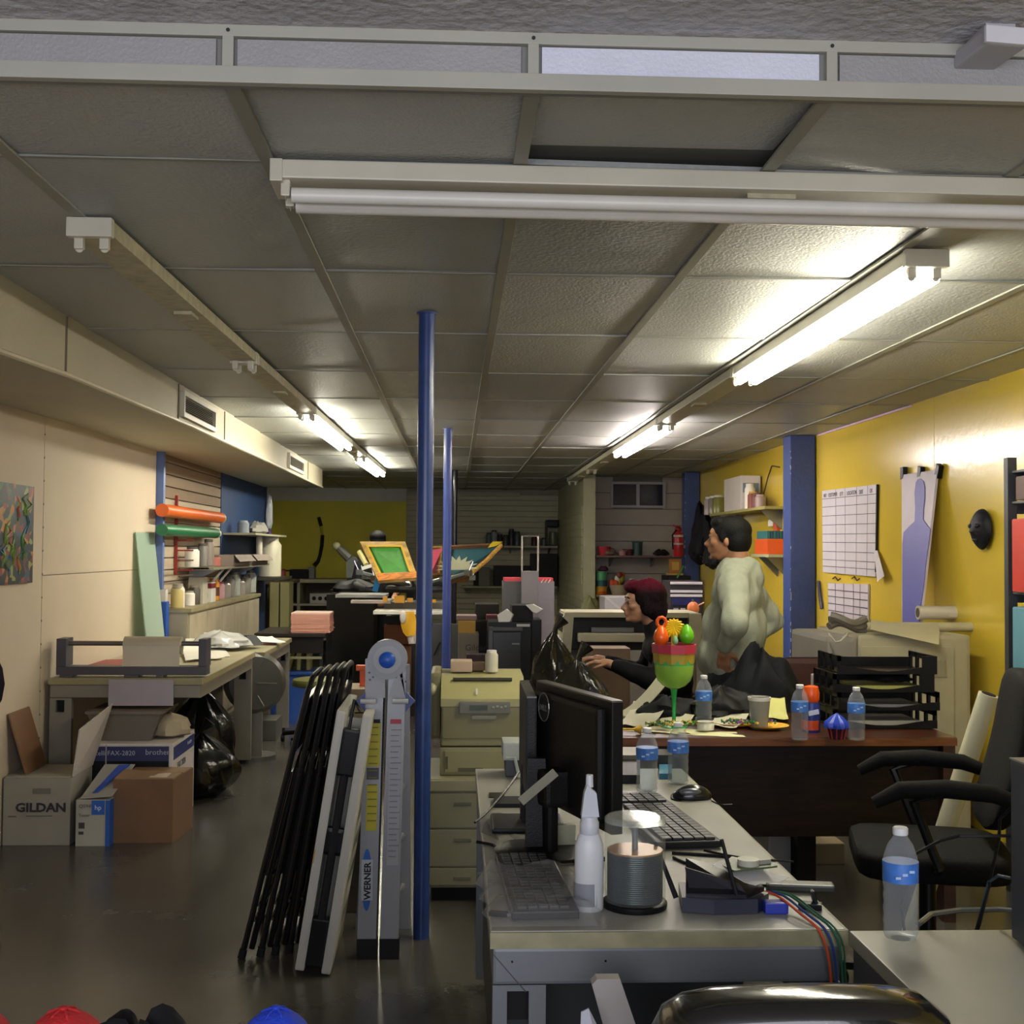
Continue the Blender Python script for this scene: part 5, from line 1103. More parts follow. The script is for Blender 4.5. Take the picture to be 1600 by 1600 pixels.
slab('floor_carton', 'tan carton on the floor seen below the brown desk', 'box', 1274, 1320, 1318, 1358, 5.9, .3, C('9a8c72', .7), 0)
# generic drink bottle
pet = clear('pet_plastic', (.9, .92, .93), .9, .05, .28); wat = clear('water', (.78, .82, .84), .97, .02, .12)
lblue = C('3f74c4', .4, vary=.2, vscale=40)
def bottle(label, x, y, z, h=.205, rad=.033, lab=None, fill=.0, cap=None, ring=True, group=None):
    r = thing('water_bottle', label, 'bottle', (x, y, z), group); s = h/.205
    prof = [(rad*.55, .0), (rad*.9, .003*s), (rad, .012*s)]
    for k in range(8): prof += [(rad*(1.0 if k % 2 else .93), (.02+.0115*k)*s)]
    prof += [(rad, .112*s), (rad, .14*s), (rad*.94, .152*s), (rad*.72, .172*s), (rad*.42, .186*s), (rad*.38, .196*s)]
    MB().lathe(prof, (x, y, z), 28).obj('shell', pet, r, smooth=True)
    MB().lathe([(rad*.42, 0), (rad*.44, .002), (rad*.44, .012*s), (rad*.38, .014*s), (0, .014*s)], (x, y, z+.19*s), 20).obj('cap', cap or C('d9d9d9', .4), r, smooth=True)
    MB().lathe([(rad*1.015, .106*s), (rad*1.015, .142*s)], (x, y, z), 28).obj('paper_band', lab or lblue, r, smooth=True)
    if ring:
        m = MB()
        for k in range(3): m.box((x-rad*.5+rad*.4*k, y-rad*1.01, z+.118*s+.006*k), (rad*.3, .0012, .005))
        m.obj('band_print', C('a9c2e6', .5), r)
    if fill: MB().lathe([(rad*.5, .004), (rad*.88, .012), (rad*.9, fill*h), (0, fill*h)], (x, y, z), 20).obj('water', wat, r, smooth=True)
    return r
def atd(px, py): return PZ(px, py, dz)
q = atd(1101, 1137); bottle('water bottle on the brown desk right of the green goblet', q.x, q.y+.02, dz, .225, .036, fill=.55)
q = atd(1253, 1158); bottle('small bottle on the brown desk in front of the orange capped bottle', q.x, q.y+.03, dz, .225, .035, fill=0)
q = atd(1342, 1158); bottle('water bottle on the brown desk before the black letter trays', q.x, q.y+.03, dz, .215, .035)
# green goblet with eggs
gY = 5.2; q = atd(1053, 1137); gx_ = q.x; gy_ = q.y
grn = clear('green_plastic', (.25, .85, .3), .35, .1); ylg = clear('yellow_plastic', (.75, .95, .3), .35, .1)
r = thing('goblet', 'tall green plastic margarita goblet with pink and gold rim on the brown desk', 'goblet', (gx_, gy_, dz)); s_ = gy_/1900
def zpx(py): return P(1053, py, gy_).z-dz
MB().lathe([(.0, 0), (.055, .0), (.056, .004), (.02, .012), (.008, .03), (.009, .12), (.014, .16), (.02, zpx(1074))], (gx_, gy_, dz), 28).obj('stem', C('1fa046', .25), r, smooth=True)
MB().lathe([(.02, zpx(1076)), (.05, zpx(1071)), (.072, zpx(1063)), (.082, zpx(1052)), (.085, zpx(1038)), (.082, zpx(1038)), (.078, zpx(1052)), (.068, zpx(1061)), (0, zpx(1070))], (gx_, gy_, dz), 32).obj('lower_bowl', clear('yellow_green_plastic', (.45, .8, .12), .45, .15, .3), r, smooth=True)
MB().lathe([(.084, zpx(1042)), (.087, zpx(1018)), (.083, zpx(1018)), (.08, zpx(1042))], (gx_, gy_, dz), 32).obj('green_band', clear('deep_green_plastic', (.1, .6, .2), .35, .15, .4), r, smooth=True)
MB().lathe([(.088, zpx(1036)), (.093, zpx(1020)), (.095, zpx(1016)), (.09, zpx(1016)), (.086, zpx(1034))], (gx_, gy_, dz), 10).obj('gold_band', C('a08a2e', .4), r)
MB().lathe([(.096, zpx(1020)), (.098, zpx(1006)), (.092, zpx(1006)), (.09, zpx(1020))], (gx_, gy_, dz), 10).obj('pink_rim', C('a82e44', .35), r)
MB().lathe([(0, 0), (.088, 0)], (gx_, gy_, dz+zpx(1010)), 20).obj('grass_fill', C('7d8a2a', .7), r)
m = MB(); zt_ = dz+zpx(1010)
for k in range(12): a = k*.52; m.box((gx_+.05*math.cos(a), gy_-.03+.03*math.sin(a), zt_-.05), (.012, .004, .07), (.4*math.sin(a*3), .5*math.cos(a*2), a))
m.obj('grass_shred', C('a9b43a', .6), r)
def egg(label, px, py, c_, h_=.07, w_=.03, Y=None):
    Y = Y or gy_-.01; q = P(px, py, Y); return tag(MB().lathe([(0, 0), (w_*.6, h_*.06), (w_*.93, h_*.25), (w_, h_*.42), (w_*.85, h_*.66), (w_*.5, h_*.88), (w_*.2, h_*.98), (0, h_)], (q.x, Y, q.z-h_/2), 22).obj('plastic_egg', C(c_, .25), smooth=True), label, 'egg')
egg('orange plastic egg standing in the goblet', 1033, 993, 'dd5a16', .088, .034)
egg('green plastic egg standing in the goblet', 1073, 991, '5fae1e', .088, .032)
egg('small green and white patterned egg between the two large eggs', 1055, 1000, '7fae7a', .04, .013, gy_-.05)
m = MB(); q = P(1033, 972, gy_+.01)
m.tube([(q.x+.02*math.cos(k*.7), gy_+.0, q.z+.0+.022*math.sin(k*.7)) for k in range(9)], .008, 6, cyc=True); m.tube([(q.x, gy_, q.z-.015), (q.x+.004, gy_, q.z-.04)], .008, 6)
tag(m.obj('orange_bow', C('d9561a', .4)), 'orange ribbon bow on top of the orange egg', 'ribbon')
m = MB(); q = P(1052, 980, gy_+.03)
for k in range(16):
    a = k*.39; m.tube([(q.x, gy_+.03, q.z), (q.x+.03*math.cos(a), gy_+.025, q.z+.03*math.sin(a)), (q.x+.05*math.cos(a), gy_+.02, q.z+.042*math.sin(a)-.004)], [.008, .009, .002], 5)
m.tube([(q.x, gy_+.03, q.z), (q.x+.0, gy_+.03, dz+zpx(1012))], .01, 6)
tag(m.obj('yellow_flower', C('d8b412', .5)), 'yellow artificial flower behind the orange egg in the goblet', 'flower')
# cup with pens
q = atd(1190, 1140); r = thing('pen_cup', 'smoky clear tumbler with white rim holding pens on the brown desk', 'cup', (q.x, q.y+.04, dz)); ux, uy = q.x, q.y+.04
MB().lathe([(.034, 0), (.036, .003), (.047, .13), (.045, .13), (.033, .006), (0, .006)], (ux, uy, dz), 26).obj('cup', clear('smoke_plastic', (.5, .52, .48), .45, .1), r, smooth=True)
MB().lathe([(.048, .12), (.05, .135), (.044, .135), (.046, .12)], (ux, uy, dz), 26).obj('white_rim', WHITE, r, smooth=True)
for k, (dxx, c_, lab) in enumerate(((-.012, '1f1f24', 'black pen in the smoky tumbler'), (.012, '14161c', 'thick black marker in the smoky tumbler'), (0, 'a32a1f', 'red pen in the smoky tumbler'))):
    tag(MB().tube([(ux+dxx*.4, uy-.01*k, dz+.01), (ux+dxx*1.6, uy-.012*k, dz+.115)], (.005, .008, .004)[k], 8).obj('pen', C(c_, .4)), lab, 'pen')
# papers, plates and beads
for k, (pts, cu, c_, lab) in enumerate([
    ([(972, 1142), (1165, 1152), (1150, 1144), (1010, 1134)], 0, 'c9c69a', 'pale yellow paper sheet at the front edge of the brown desk'),
    ([(985, 1125), (1060, 1137), (1085, 1128), (1020, 1112)], .03, 'b9b69c', 'rumpled paper beside the goblet foot'),
    ([(968, 1132), (1010, 1137), (1040, 1122), (990, 1112)], .05, 'c4c1ae', 'grey newspaper page left of the goblet'),
    ([(1110, 1133), (1150, 1138), (1170, 1126), (1120, 1120)], .03, 'bdb9a4', 'folded page behind the water bottle on the brown desk'),
    ([(1200, 1122), (1232, 1124), (1226, 1110), (1196, 1112)], .06, 'c6c47c', 'yellowish note sheets standing right of the pen cup'),
    ([(1150, 1112), (1178, 1114), (1170, 1102), (1150, 1102)], .05, 'aaa88e', 'grey papers behind the pen cup')]):
    paper(lab, [PZ(a, b, dz+.002+.003*k) for a, b in pts], C(c_, .7), curl=cu)
m = MB(); m.sheet([[Vector((P(960, 1094, 5.6).x, 5.6, dz+.012))+Vector((.2*i/8+.05*math.sin(j*.4), -.02*j, (.17*(i/8)**1.6)-.003*j)) for j in range(4)] for i in range(9)], .003)
tag(m.obj('paper_roll_strip', C('b4b19a', .6), smooth=True), 'long curling cream paper strip rising behind the monitor', 'paper')
for k, (px, py, lab, c_) in enumerate(((1150, 1136, 'yellow paper plate with beads at left of the pen cup', 'd29a2a'), (1200, 1140, 'yellow paper plate at right under the pen cup', 'd8a838'))):
    q = atd(px, py); tag(MB().lathe([(0, .003), (.06, .003), (.095, .014), (.097, .016), (.06, .006), (0, .006)], (q.x, q.y+.03, dz+.001), 28).obj('paper_plate', C(c_, .5), smooth=True), lab, 'plate')
def beads(label, pxs, py, cols, rx, ry, rows, sd):
    rn = random.Random(sd); q = atd(*pxs); m = MB()
    for k in range(rows):
        a = rn.uniform(0, 6.28); rr_ = rn.uniform(.3, 1); m.ell((q.x+rx*rr_*math.cos(a), q.y+ry*rr_*math.sin(a), dz+.024+rn.uniform(0, .012)), (.005, .005, .005), n=6)
    o = m.obj('bead_necklace', speck_mat('bead_colours', cols[0], cols[1:], 60, .2)); tag(o, label, 'beads', None, 'stuff')
beads('green and gold bead strands around the goblet foot', (1060, 1141), 0, ['3c6a3a', 'b9a23a', '2c7a52', 'c9b86a'], .14, .04, 160, 1)
beads('green and purple bead strands on the yellow plates', (1170, 1138), 0, ['2c6a48', '6a2c7a', 'c9a64a', '3b8a5a', '8a4aa0'], .12, .05, 160, 2)
tag(MB().lathe([(.035, 0), (.036, .02), (.03, .03), (.034, .034), (.0, .036)], (atd(1101, 1143).x, atd(1101, 1143).y-.02, dz+.012), 20).obj('clear_lid', C('c9c8bc', .3), smooth=True), 'round pale plastic lid in front of the water bottle', 'lid')
q = atd(994, 1147)
r = thing('party_horn', 'yellow plastic stick with flared end near the left end of the brown desk', 'toy', (q.x-.05, q.y, dz+.004)); z_ = dz+.02
MB().tube([(q.x-.13, q.y, z_), (q.x-.01, q.y, z_)], .005, 6).obj('stick', C('c9a53a', .4), r); MB().cyl((q.x-.01, q.y, z_), (q.x+.02, q.y, z_), .006, .02, 12).obj('flare', C('c9a53a', .4), r)
# detergent style bottle with orange cap
q = atd(1277, 1148); bx_, by_ = q.x, q.y+.09
r = thing('spray_can', 'blue bottle with orange cap standing on the brown desk', 'bottle', (bx_, by_, dz))
MB().lathe([(.036, 0), (.038, .006), (.038, .11), (.034, .125)], (bx_, by_, dz), 22).obj('body', C('1d2f7e', .35), r, smooth=True); MB().lathe([(.0385, .01), (.0385, .05)], (bx_-.002, by_-.001, dz), 22).obj('orange_band', C('b8431a', .4), r, smooth=True)
MB().lathe([(.03, .125), (.036, .135), (.036, .165), (.03, .19), (.012, .195), (0, .196)], (bx_, by_, dz), 22).obj('cap', C('dd5418', .35), r, smooth=True)
MB().box((bx_, by_-.038, dz+.085), (.045, .004, .02), (0, -.2, 0)).obj('white_logo', C('b9c0dc', .4), r)
tag(MB().lathe([(.03, 0), (.032, .002), (.032, .2), (.03, .2)], (P(1283, 1050, 5.5).x, 5.55, dz), 16).obj('tall_white_can', C('b9adb0', .4), smooth=True), 'tall pale can behind the orange capped bottle', 'can')
q = atd(1311, 1156); r = thing('cupcake_toy', 'blue topped toy cupcake with red stripes on the brown desk', 'toy', (q.x, q.y+.03, dz)); qx, qy = q.x, q.y+.03
MB().lathe([(.03, 0), (.04, .045), (0, .045)], (qx, qy, dz), 20).obj('cup', C('2c1420', .5), r, smooth=True)
for k in range(10): a = k*.628; MB().tube([(qx+.031*math.cos(a), qy+.031*math.sin(a), dz+.002), (qx+.041*math.cos(a), qy+.041*math.sin(a), dz+.044)], .004, 5).obj('stripe', C('8a241f', .5), r)
m = MB(); g = bmesh.ops.create_uvsphere(m.bm, u_segments=40, v_segments=16, radius=1)
for v in g['verts']: a = math.atan2(v.co.y, v.co.x); f_ = 1+.1*math.cos(10*a); v.co = Vector((v.co.x*.05*f_, v.co.y*.05*f_, max(v.co.z, -.2)*.035+(.018*(1-min(1, math.hypot(v.co.x, v.co.y)*1.4)) if v.co.z > 0 else 0)))+Vector((qx, qy, dz+.052))
m.obj('frosting', C('1f3aa8', .4), r, smooth=True)
# stack of letter trays
tx0, tx1, _, _ = ext(1292, 1450, 1050, 1100, 5.3); tb = C('08080a', .4, spec=.3)
r = thing('letter_trays', 'stack of black plastic letter trays on the brown desk', 'desk tray', ((tx0+tx1)/2, 5.35, dz))
for k in range(4):
    z0 = dz+.002+k*.078; a, b = tx0+.02*(k % 2), tx1+.012*(k % 2)-.012*(k > 1)
    t_ = MB().bx(a, b, 5.2, 5.5, z0, z0+.008, .002).obj('tray', tb, r)
    MB().bx(a, b, 5.49, 5.5, z0, z0+.05).obj('back_wall', tb, t_)
    for sx in (a, b-.012):
        for yy in (5.2, 5.3, 5.4, 5.48): MB().bx(sx, sx+.012, yy, yy+.02, z0, z0+.078).obj('side_post', tb, t_)
        MB().bx(sx, sx+.012, 5.2, 5.5, z0+.055, z0+.078).obj('side_rail', tb, t_)
    m = MB(); pts = [(a, 5.197, z0)]+[(a+(b-a)*u/10, 5.197, z0+.024+.012*math.cos(u/10*2*PI)) for u in range(11)]+[(b, 5.197, z0)]
    m.prism(pts, (0, .006, 0)).obj('front_lip', tb, t_)
    MB().bx(b-.065, b, 5.196, 5.204, z0, z0+.078 if k > 1 else z0+.03).obj('front_tab', tb, t_)
for k, (c_, hh_, lab) in enumerate((('b3b0a4', .02, 'white paper pile in the lowest letter tray'), ('87878a', .012, 'grey papers in the second letter tray from below'), ('b5b266', .015, 'yellow notes in the third letter tray from below'))):
    z0 = dz+.012+k*.078; tag(MB().bx(tx0+.05+.03*k, tx1-.06, 5.23, 5.47, z0, z0+hh_).obj('paper_pile', C(c_, .7)), lab, 'paper')
garment('black_glove', 'dark crumpled cloth on the yellow notes in the letter trays', 'cloth', (tx1-.17, 5.33, dz+.19), (.1, .08, .03), C('1c191c', .7), seed=61, n=9)
# dark jacket heap on chair behind the desk
r = garment('dark_jacket', 'dark blue grey jacket heaped on a chair behind the brown desk', 'jacket', (P(1192, 1060, 5.85).x, 5.9, .56), (.21, .13, .34), C('121418', .75, vary=.15), seed=77, n=26)
tag(MB().bx(P(1130, 1100, 5.9).x, P(1235, 1100, 5.9).x, 5.79, 6.0, .0, .56, .03).obj('padded_stool', C('15151a', .6)), 'black padded stool under the dark jacket', 'stool')
garment('black_bag', 'black bag lying on the desk top behind the water bottle', 'bag', (P(1130, 1095, 5.5).x, 5.52, dz+.001), (.17, .13, .1), C('0b0b0d', .6), seed=72, n=20)
garment('dark_clothes', 'dark folded clothes behind the goblet on the brown desk', 'clothes', (P(1045, 1100, 5.55).x, 5.55, dz+.001), (.15, .12, .07), C('121315', .7), seed=73, n=16)
# brown round chair back behind
tag(MB().box((P(1264, 1075, 6.1).x, 6.1, .86), (.26, .04, .26), None, .03).bx(P(1264, 1075, 6.1).x-.02, P(1264, 1075, 6.1).x+.02, 6.09, 6.12, 0, .75).obj('chair_back', C('3b1f18', .5)), 'dark brown rounded chair back behind the orange capped bottle', 'chair')
# ================================================================ PLOTTER
pY = 8.5; x0, x1, _, pz = ext(880, 1096, 957, 1000, pY); pm_ = C('a7a288', .45)
pz = P(960, 957, pY).z
r = thing('plotter', 'wide cream large format printer on a stand behind the seated person', 'printer', ((x0+x1)/2, pY+.25, 0))
zb = P(960, 1017, pY).z
MB().bx(x0, x1, pY+.06, pY+.45, zb, pz-.02, .01).obj('body', C('1b1c1e', .5), r)
MB().prism([(x0+.02, pY, pz), (x1-.02, pY, pz), (x1, pY, pz-.035), (x0, pY, pz-.035)], (0, .45, 0)).obj('top_cover', pm_, r)
MB().prism([(x0+.012, pY-.01, pz-.003), (x0+.075, pY-.01, pz-.003), (x0+.055, pY-.01, zb-.01), (x0-.03, pY-.01, zb-.06), (x0-.01, pY-.01, zb)], (0, .46, 0)).obj('end_housing', pm_, r)
MB().bx(x1-.09, x1, pY-.01, pY+.45, zb, pz-.003, .01).obj('end_housing', pm_, r)
MB().bx(x0+.1, x1-.1, pY-.02, pY+.05, P(960, 1003, pY).z, P(960, 989, pY).z, .01).obj('paper_feed', C('b3ae98', .45), r)
MB().bx(x0+.2, x0+.5, pY+.02, pY+.06, P(960, 988, pY).z, P(960, 981, pY).z).obj('inner_panel', C('6f7074', .45), r)
for x in (x0+.08, x1-.12): MB().bx(x, x+.05, pY+.18, pY+.26, .03, zb).obj('leg', C('5a574c', .45), r); MB().bx(x-.005, x+.055, pY-.05, pY+.5, 0, .035).obj('foot', C('45433b', .45), r)
x0_, x1_, z0_, z1_ = ext(925, 978, 1015, 1055, 8.0); slab('brown_panel_box', 'pinkish brown carton below the plotter', 'box', 925, 985, 1013, 1060, 8.1, .25, C('75604e', .6), 0)
# ================================================================ TAN PRINTER on a cabinet copier
kY = 5.3
x0, x1, _, kz = ext(666, 776, 1210, 1400, kY)
x0 = P(664, 1300, kY).x
r = thing('paper_cabinet', 'beige multi drawer paper cabinet beside the grey desk', 'cabinet', ((x0+x1)/2, kY+.3, 0)); kc = C('8e8a70', .5); kz = P(700, 1218, kY).z
MB().bx(x0, x1, kY+.01, kY+.56, .06, kz, .008).obj('body', kc, r)
MB().bx(x0-.0, x1, kY-.005, kY+.01, kz-.05, kz-.004, .003).obj('top_band', C('9b9678', .5), r)
zc = [kz-.056, P(700, 1295, kY).z, P(700, 1355, kY).z, .07]
for a, b in zip(zc, zc[1:]):
    d_ = MB().bx(x0+.004, x1-.03, kY-.002, kY+.01, b+.004, a-.004, .003).obj('drawer', kc, r)
    MB().bx(x0+.125, x0+.20, kY-.006, kY-.001, a-.055, a-.04, .002).obj('handle', C('6b6854', .5), d_)
MB().bx(x1-.028, x1, kY-.002, kY+.01, .07, zc[0]-.004).obj('side_strip', kc, r)
MB().bx(x0+.03, x1-.03, kY+.04, kY+.5, 0, .06).obj('plinth', MBLK, r)
# printer
pY2 = 5.38; a0 = P(684, 1150, pY2).x; a1 = P(824, 1150, pY2).x; tn = C('98936a', .45, vary=.04); tnd = C('837e58', .5); pzb = kz+.001
r = thing('laser_printer', 'tan desktop laser printer on top of the beige paper cabinet', 'printer', ((a0+a1)/2, pY2+.25, pzb))
def z_at(py): return P(750, py, pY2).z
MB().bx(a0+.01, a1-.01, pY2+.01, pY2+.5, pzb, z_at(1168), .006).obj('paper_tray_housing', tn, r)
MB().bx(a0+.03, a1-.03, pY2, pY2+.012, pzb+.015, z_at(1173), .003).obj('tray_front', tn, r)
MB().bx(a0+.035, a0+.045, pY2-.004, pY2, pzb+.03, z_at(1182)).bx(a0+.09, a0+.2, pY2-.003, pY2, pzb+.018, pzb+.035).obj('tray_grip', C('5d5a42', .5), r)
MB().bx(a0+.015, a1-.012, pY2+.004, pY2+.5, z_at(1166), z_at(1104), .01).obj('body', tn, r)
MB().bx(a0+.02, a1-.02, pY2-.004, pY2+.006, z_at(1154), z_at(1105), .004).obj('front_door', tnd, r)
zt_ = z_at(1062); zf = z_at(1092)
MB().prism([(a0+.012, pY2-.006, z_at(1104)), (a0+.012, pY2-.006, zf), (a0+.012, pY2+.12, zt_), (a0+.012, pY2+.4, zt_+.01), (a0+.012, pY2+.5, zt_-.03), (a0+.012, pY2+.5, z_at(1104))], (a1-a0-.024, 0, 0)).obj('top_cover', C('a8a372', .45), r)
MB().box(((a0+a1)/2, pY2+.1, zt_-.013), (a1-a0-.13, .03, .012), (-.5, 0, 0)).obj('output_slot', C('2e2c1e', .7), r)
cpz = (z_at(1093)+z_at(1114))/2
MB().bx((a0+a1)/2-.105, (a0+a1)/2+.12, pY2-.022, pY2-.002, z_at(1115), z_at(1096), .005).obj('control_panel', C('6b6a5c', .4), r)
MB().bx((a0+a1)/2-.06, (a0+a1)/2+.02, pY2-.025, pY2-.021, z_at(1109), z_at(1101)).obj('display', C('4b5348', .2), r)
for k in range(4): MB().box(((a0+a1)/2+.045+.018*k, pY2-.023, cpz-.002+.004*(k % 2)), (.012, .006, .008), None, .002).obj('button', C('9a9a90', .4), r)
MB().bx((a0+a1)/2-.05, (a0+a1)/2+.06, pY2-.018, pY2-.002, z_at(1124), z_at(1117), .004).obj('latch_grip', C('7b7a68', .4), r)
MB().box((a0+.17, pY2+.02, zf+.03), (.008, .002, .03), (-.6, 0, 0)).obj('white_tag', WHITE, r)
MB().bx(a0-.035, a0+.01, pY2+.1, pY2+.45, z_at(1160), z_at(1055), .015).obj('side_unit', tnd, r); MB().ell((a0-.03, pY2+.1, z_at(1082)), (.025, .03, .03)).obj('side_knob', C('a8a684', .4), r, smooth=True)
slab('foam_cup_box', 'small cream box on top of the tan printer', 'box', 704, 738, 1033, 1052, 5.6, .12, C('b8a08a', .6), zt_+.011)
slab('foam_cup_box', 'small brown and tan box behind the cup on the tan printer', 'box', 738, 758, 1036, 1054, 5.66, .1, C('6a5238', .6), zt_+.011)
q = P(768, 1052, 5.62); jar('foam_cup', 'white foam cup on the tan printer top', 'cup', q.x, 5.62, zt_+.011, .03, .1, C('b9b5a2', .6))
slab('dark_tray', 'small dark red box behind the white foam cup', 'box', 729, 760, 1023, 1034, 5.75, .1, C('241312', .5), zt_-.0+.04)
tag(MB().bx(P(745, 1050, 5.75).x-.05, P(745, 1050, 5.75).x+.05, 5.76, 5.84, zt_+.0105, zt_+.0395).obj('tan_book', C('75624a', .6)), 'tan book under the small dark red box', 'book')
# small white square printer at right of it (behind the monitor)
q = P(805, 1180, 4.6)
r = thing('label_printer', 'small white and dark device between the tan printer and the monitor', 'device', (q.x+.03, 4.15, .752))
x0, x1, z0, z1 = ext(790, 830, 1160, 1235, 4.15)
MB().bx(x0, x1+.02, 4.15, 4.28, .752, z1-.06, .004).obj('body', C('3a3f44', .5), r); MB().bx(x0-.01, x1+.02, 4.14, 4.28, z1-.06, z1, .008).obj('top', C('aeb3ae', .45), r)
MB().tube([(x0+.0, 4.13, z1-.05), (x0+.03, 4.13, .82), (x0+.045, 4.12, .755)], .006, 6).obj('white_leg', C('aeb3ae', .45), r)
# tall black bag + clear bags behind monitor
def polybag(label, c, size, seed): return bag(label, c, size, seed, C('1b1a17', .18, bump=.7, bscale=16))
q = P(898, 1070, 6.3); polybag('large black plastic bag behind the monitor on the low side bench', (q.x, 6.15, .6), (.15, .15, .26), 8)
q = P(862, 1040, 6.9); polybag('grey black glossy bag farther back left of the large black plastic bag', (q.x, 6.75, .6), (.13, .14, .33), 9)
r = thing('side_bench', 'low bench behind the desks carrying the black plastic bags', 'table', (P(885, 1130, 6.5).x, 6.6, 0))
q0, q1 = P(848, 1140, 6.2).x-.1, P(955, 1140, 6.2).x-.02
MB().bx(q0, q1, 5.95, 6.9, .57, .6).obj('tabletop', C('3c382f', .6), r)
for x in (q0+.02, q1-.06):
    for y in (5.97, 6.84): MB().bx(x, x+.04, y, y+.04, 0, .57).obj('leg', C('2c2a26', .6), r)
# ================================================================ FRONT GREY DESK
gz = .75
gx0, gx1 = P(766, 1450, 2.48).x, P(1322, 1450, 2.48).x; gy0 = 2.48; gy1 = 4.32
gt = C('98978f', .4, vary=.06, vscale=5, bump=.05); ge = C('8f8b6c', .55, vary=.22, vscale=14); gm_ = C('6f7478', .42, .15, vary=.06)
desk = steel_desk(gx0, gx1, gy0, gy1, gz, 'grey steel desk in the foreground covered with computer gear', (gt, ge, gm_), legw=.108)
MB().bx(gx0+.03, gx0+.036, gy0+.06, gy1-.06, .1, gz-.14).obj('side_panel', C('3a3d42', .6), desk)
MB().bx(gx0+.115, gx1-.14, gy0+.3, gy0+.31, .1, gz-.14).obj('modesty_panel', C('2f3133', .6), desk)
for x in (gx0+.045, gx0+.235): MB().cyl((x, gy0+.008, gz-.062), (x, gy0+.004, gz-.062), .0022, n=8).obj('screw_hole', BLK, desk)
q0 = (gx0+.007, gy0+.004, gz-.042); MB().box((gx0+.04, gy0+.005, gz-.085), (.0015, .002, .1), (0, -.72, 0)).obj('mitre_seam', C('3c3f42', .5), desk)
# right hand desk
r = thing('side_desk', 'pale grey desk at the lower right corner carrying a single water bottle', 'desk', (1.3, 1.8, 0))
rx = P(1327, 1446, 2.47).x
MB().bx(rx, 2.2, 1.1, 2.47, gz-.03, gz, .003).obj('desktop', C('9b9a8c', .4, vary=.06), r)
MB().bx(rx+.002, rx+.02, 1.12, 2.45, .04, gz-.03).obj('side_panel', C('54575c', .45, .2), r)
MB().bx(2.16, 2.18, 1.12, 2.45, .04, gz-.03).obj('side_panel', C('54575c', .45, .2), r); MB().bx(rx+.02, 2.16, 2.4, 2.42, .3, gz-.03).obj('modesty_panel', C('54575c', .45, .2), r)
MB().bx(rx+.03, rx+.06, 1.2, 2.4, 0, .04).bx(2.1, 2.13, 1.2, 2.4, 0, .04).obj('foot', MBLK, r)
def on(px, py, z=gz): return PZ(px, py, z)
q = on(1388, 1449); bottle('empty water bottle standing alone on the pale desk at lower right', q.x, 2.42, gz, .222, .0345, ring=True)
q = on(1013, 1240); bottle('left of the two water bottles at the far end of the grey desk', q.x, q.y+.03, gz, .205, .035, fill=.45)
q = on(1062, 1228); bottle('right of the two water bottles at the far end of the grey desk', q.x, q.y+.03, gz, .205, .035, fill=.45)
# dark tower at right edge
tx = P(1579, 1300, 2.4).x; tzt = P(1590, 1186, 2.4).z
r = thing('computer_tower', 'dark grey computer tower cut by the right edge on the pale desk', 'computer', (tx+.1, 2.3, gz))
MB().bx(tx, tx+.2, 2.0, 2.4, gz+.006, tzt, .006).obj('case', C('3f444e', .45, .2), r); MB().bx(tx+.001, tx+.19, 1.99, 2.0, gz+.02, tzt-.01, .004).obj('front_panel', C('34383f', .4), r)
for yy in (2.04, 2.34): MB().bx(tx+.02, tx+.18, yy, yy+.02, gz, gz+.007).obj('foot', MBLK, r)
MB().bx(tx-.001, tx+.2, 2.0, 2.402, tzt, tzt+.003).obj('top_edge', C('8d8a7c', .4), r)
# cables behind the tower down to chair
for k, (pts, lab, c_) in enumerate([([P(1579, 1306, 2.5), P(1500, 1306, 2.52), P(1470, 1313, 2.55), P(1432, 1333, 2.6), (1.02, 2.75, .72), (1.0, 2.6, .5)], 'thin black cable running left from the tower across the chair', '1a1a1d'),
        ([P(1579, 1372, 2.5), P(1560, 1368, 2.52), P(1545, 1378, 2.55), P(1534, 1420, 2.56), P(1526, 1450, 2.58), (1.08, 2.6, .5)], 'grey blue cable hanging beside the tower', '33464e'),
        ([P(1579, 1262, 2.5), P(1562, 1280, 2.5), P(1561, 1310, 2.52), P(1545, 1385, 2.55), P(1530, 1445, 2.56), (1.07, 2.62, .5)], 'black cable loop hanging nearest the tower', '141416'),
        ([P(1435, 1444, 2.62), P(1455, 1428, 2.7), P(1500, 1422, 2.75), P(1560, 1421, 2.75), P(1610, 1424, 2.72), (1.3, 2.7, .6)], 'thick pale grey cable arching behind the pale desk edge', '6c7276')]):
    tag(MB().tube(pts, .0035 if k < 3 else .006, 6).obj('cable', C(c_, .4)), lab, 'cable')
# monitors
r = thing('monitor', 'large black monitor seen from behind with an oval badge on its back', 'monitor', (.3, 3.1, gz))
ML, MR = Vector((P(846, 1060, 3.34).x, 3.34, 0)), Vector((P(965, 1097, 2.88).x, 2.88, 0))
mz1 = P(966, 1097, 2.88).z; mz0 = P(965, 1305, 2.88).z; mz0 = max(mz0, gz+.1)
d_ = (MR-ML).normalized(); nrm = Vector((-d_.y, d_.x, 0)); nrm = nrm if nrm.x < 0 else -nrm   # nrm: the back faces -X
Rm = Matrix((d_, -nrm, Vector((0, 0, 1)))).transposed(); L_ = (MR-ML).length; mid = (ML+MR)/2
mb_ = C('0c0c0d', .45, bump=.1, bscale=200, spec=.3)
MB().box((mid.x, mid.y, (mz0+mz1)/2), (L_, .03, mz1-mz0), Rm, .004).obj('frame', mb_, r)
c_ = mid+nrm*.022; MB().box((c_.x, c_.y, (mz0+mz1)/2), (L_*.86, .03, (mz1-mz0)*.88), Rm, .012).obj('back_shell', mb_, r)
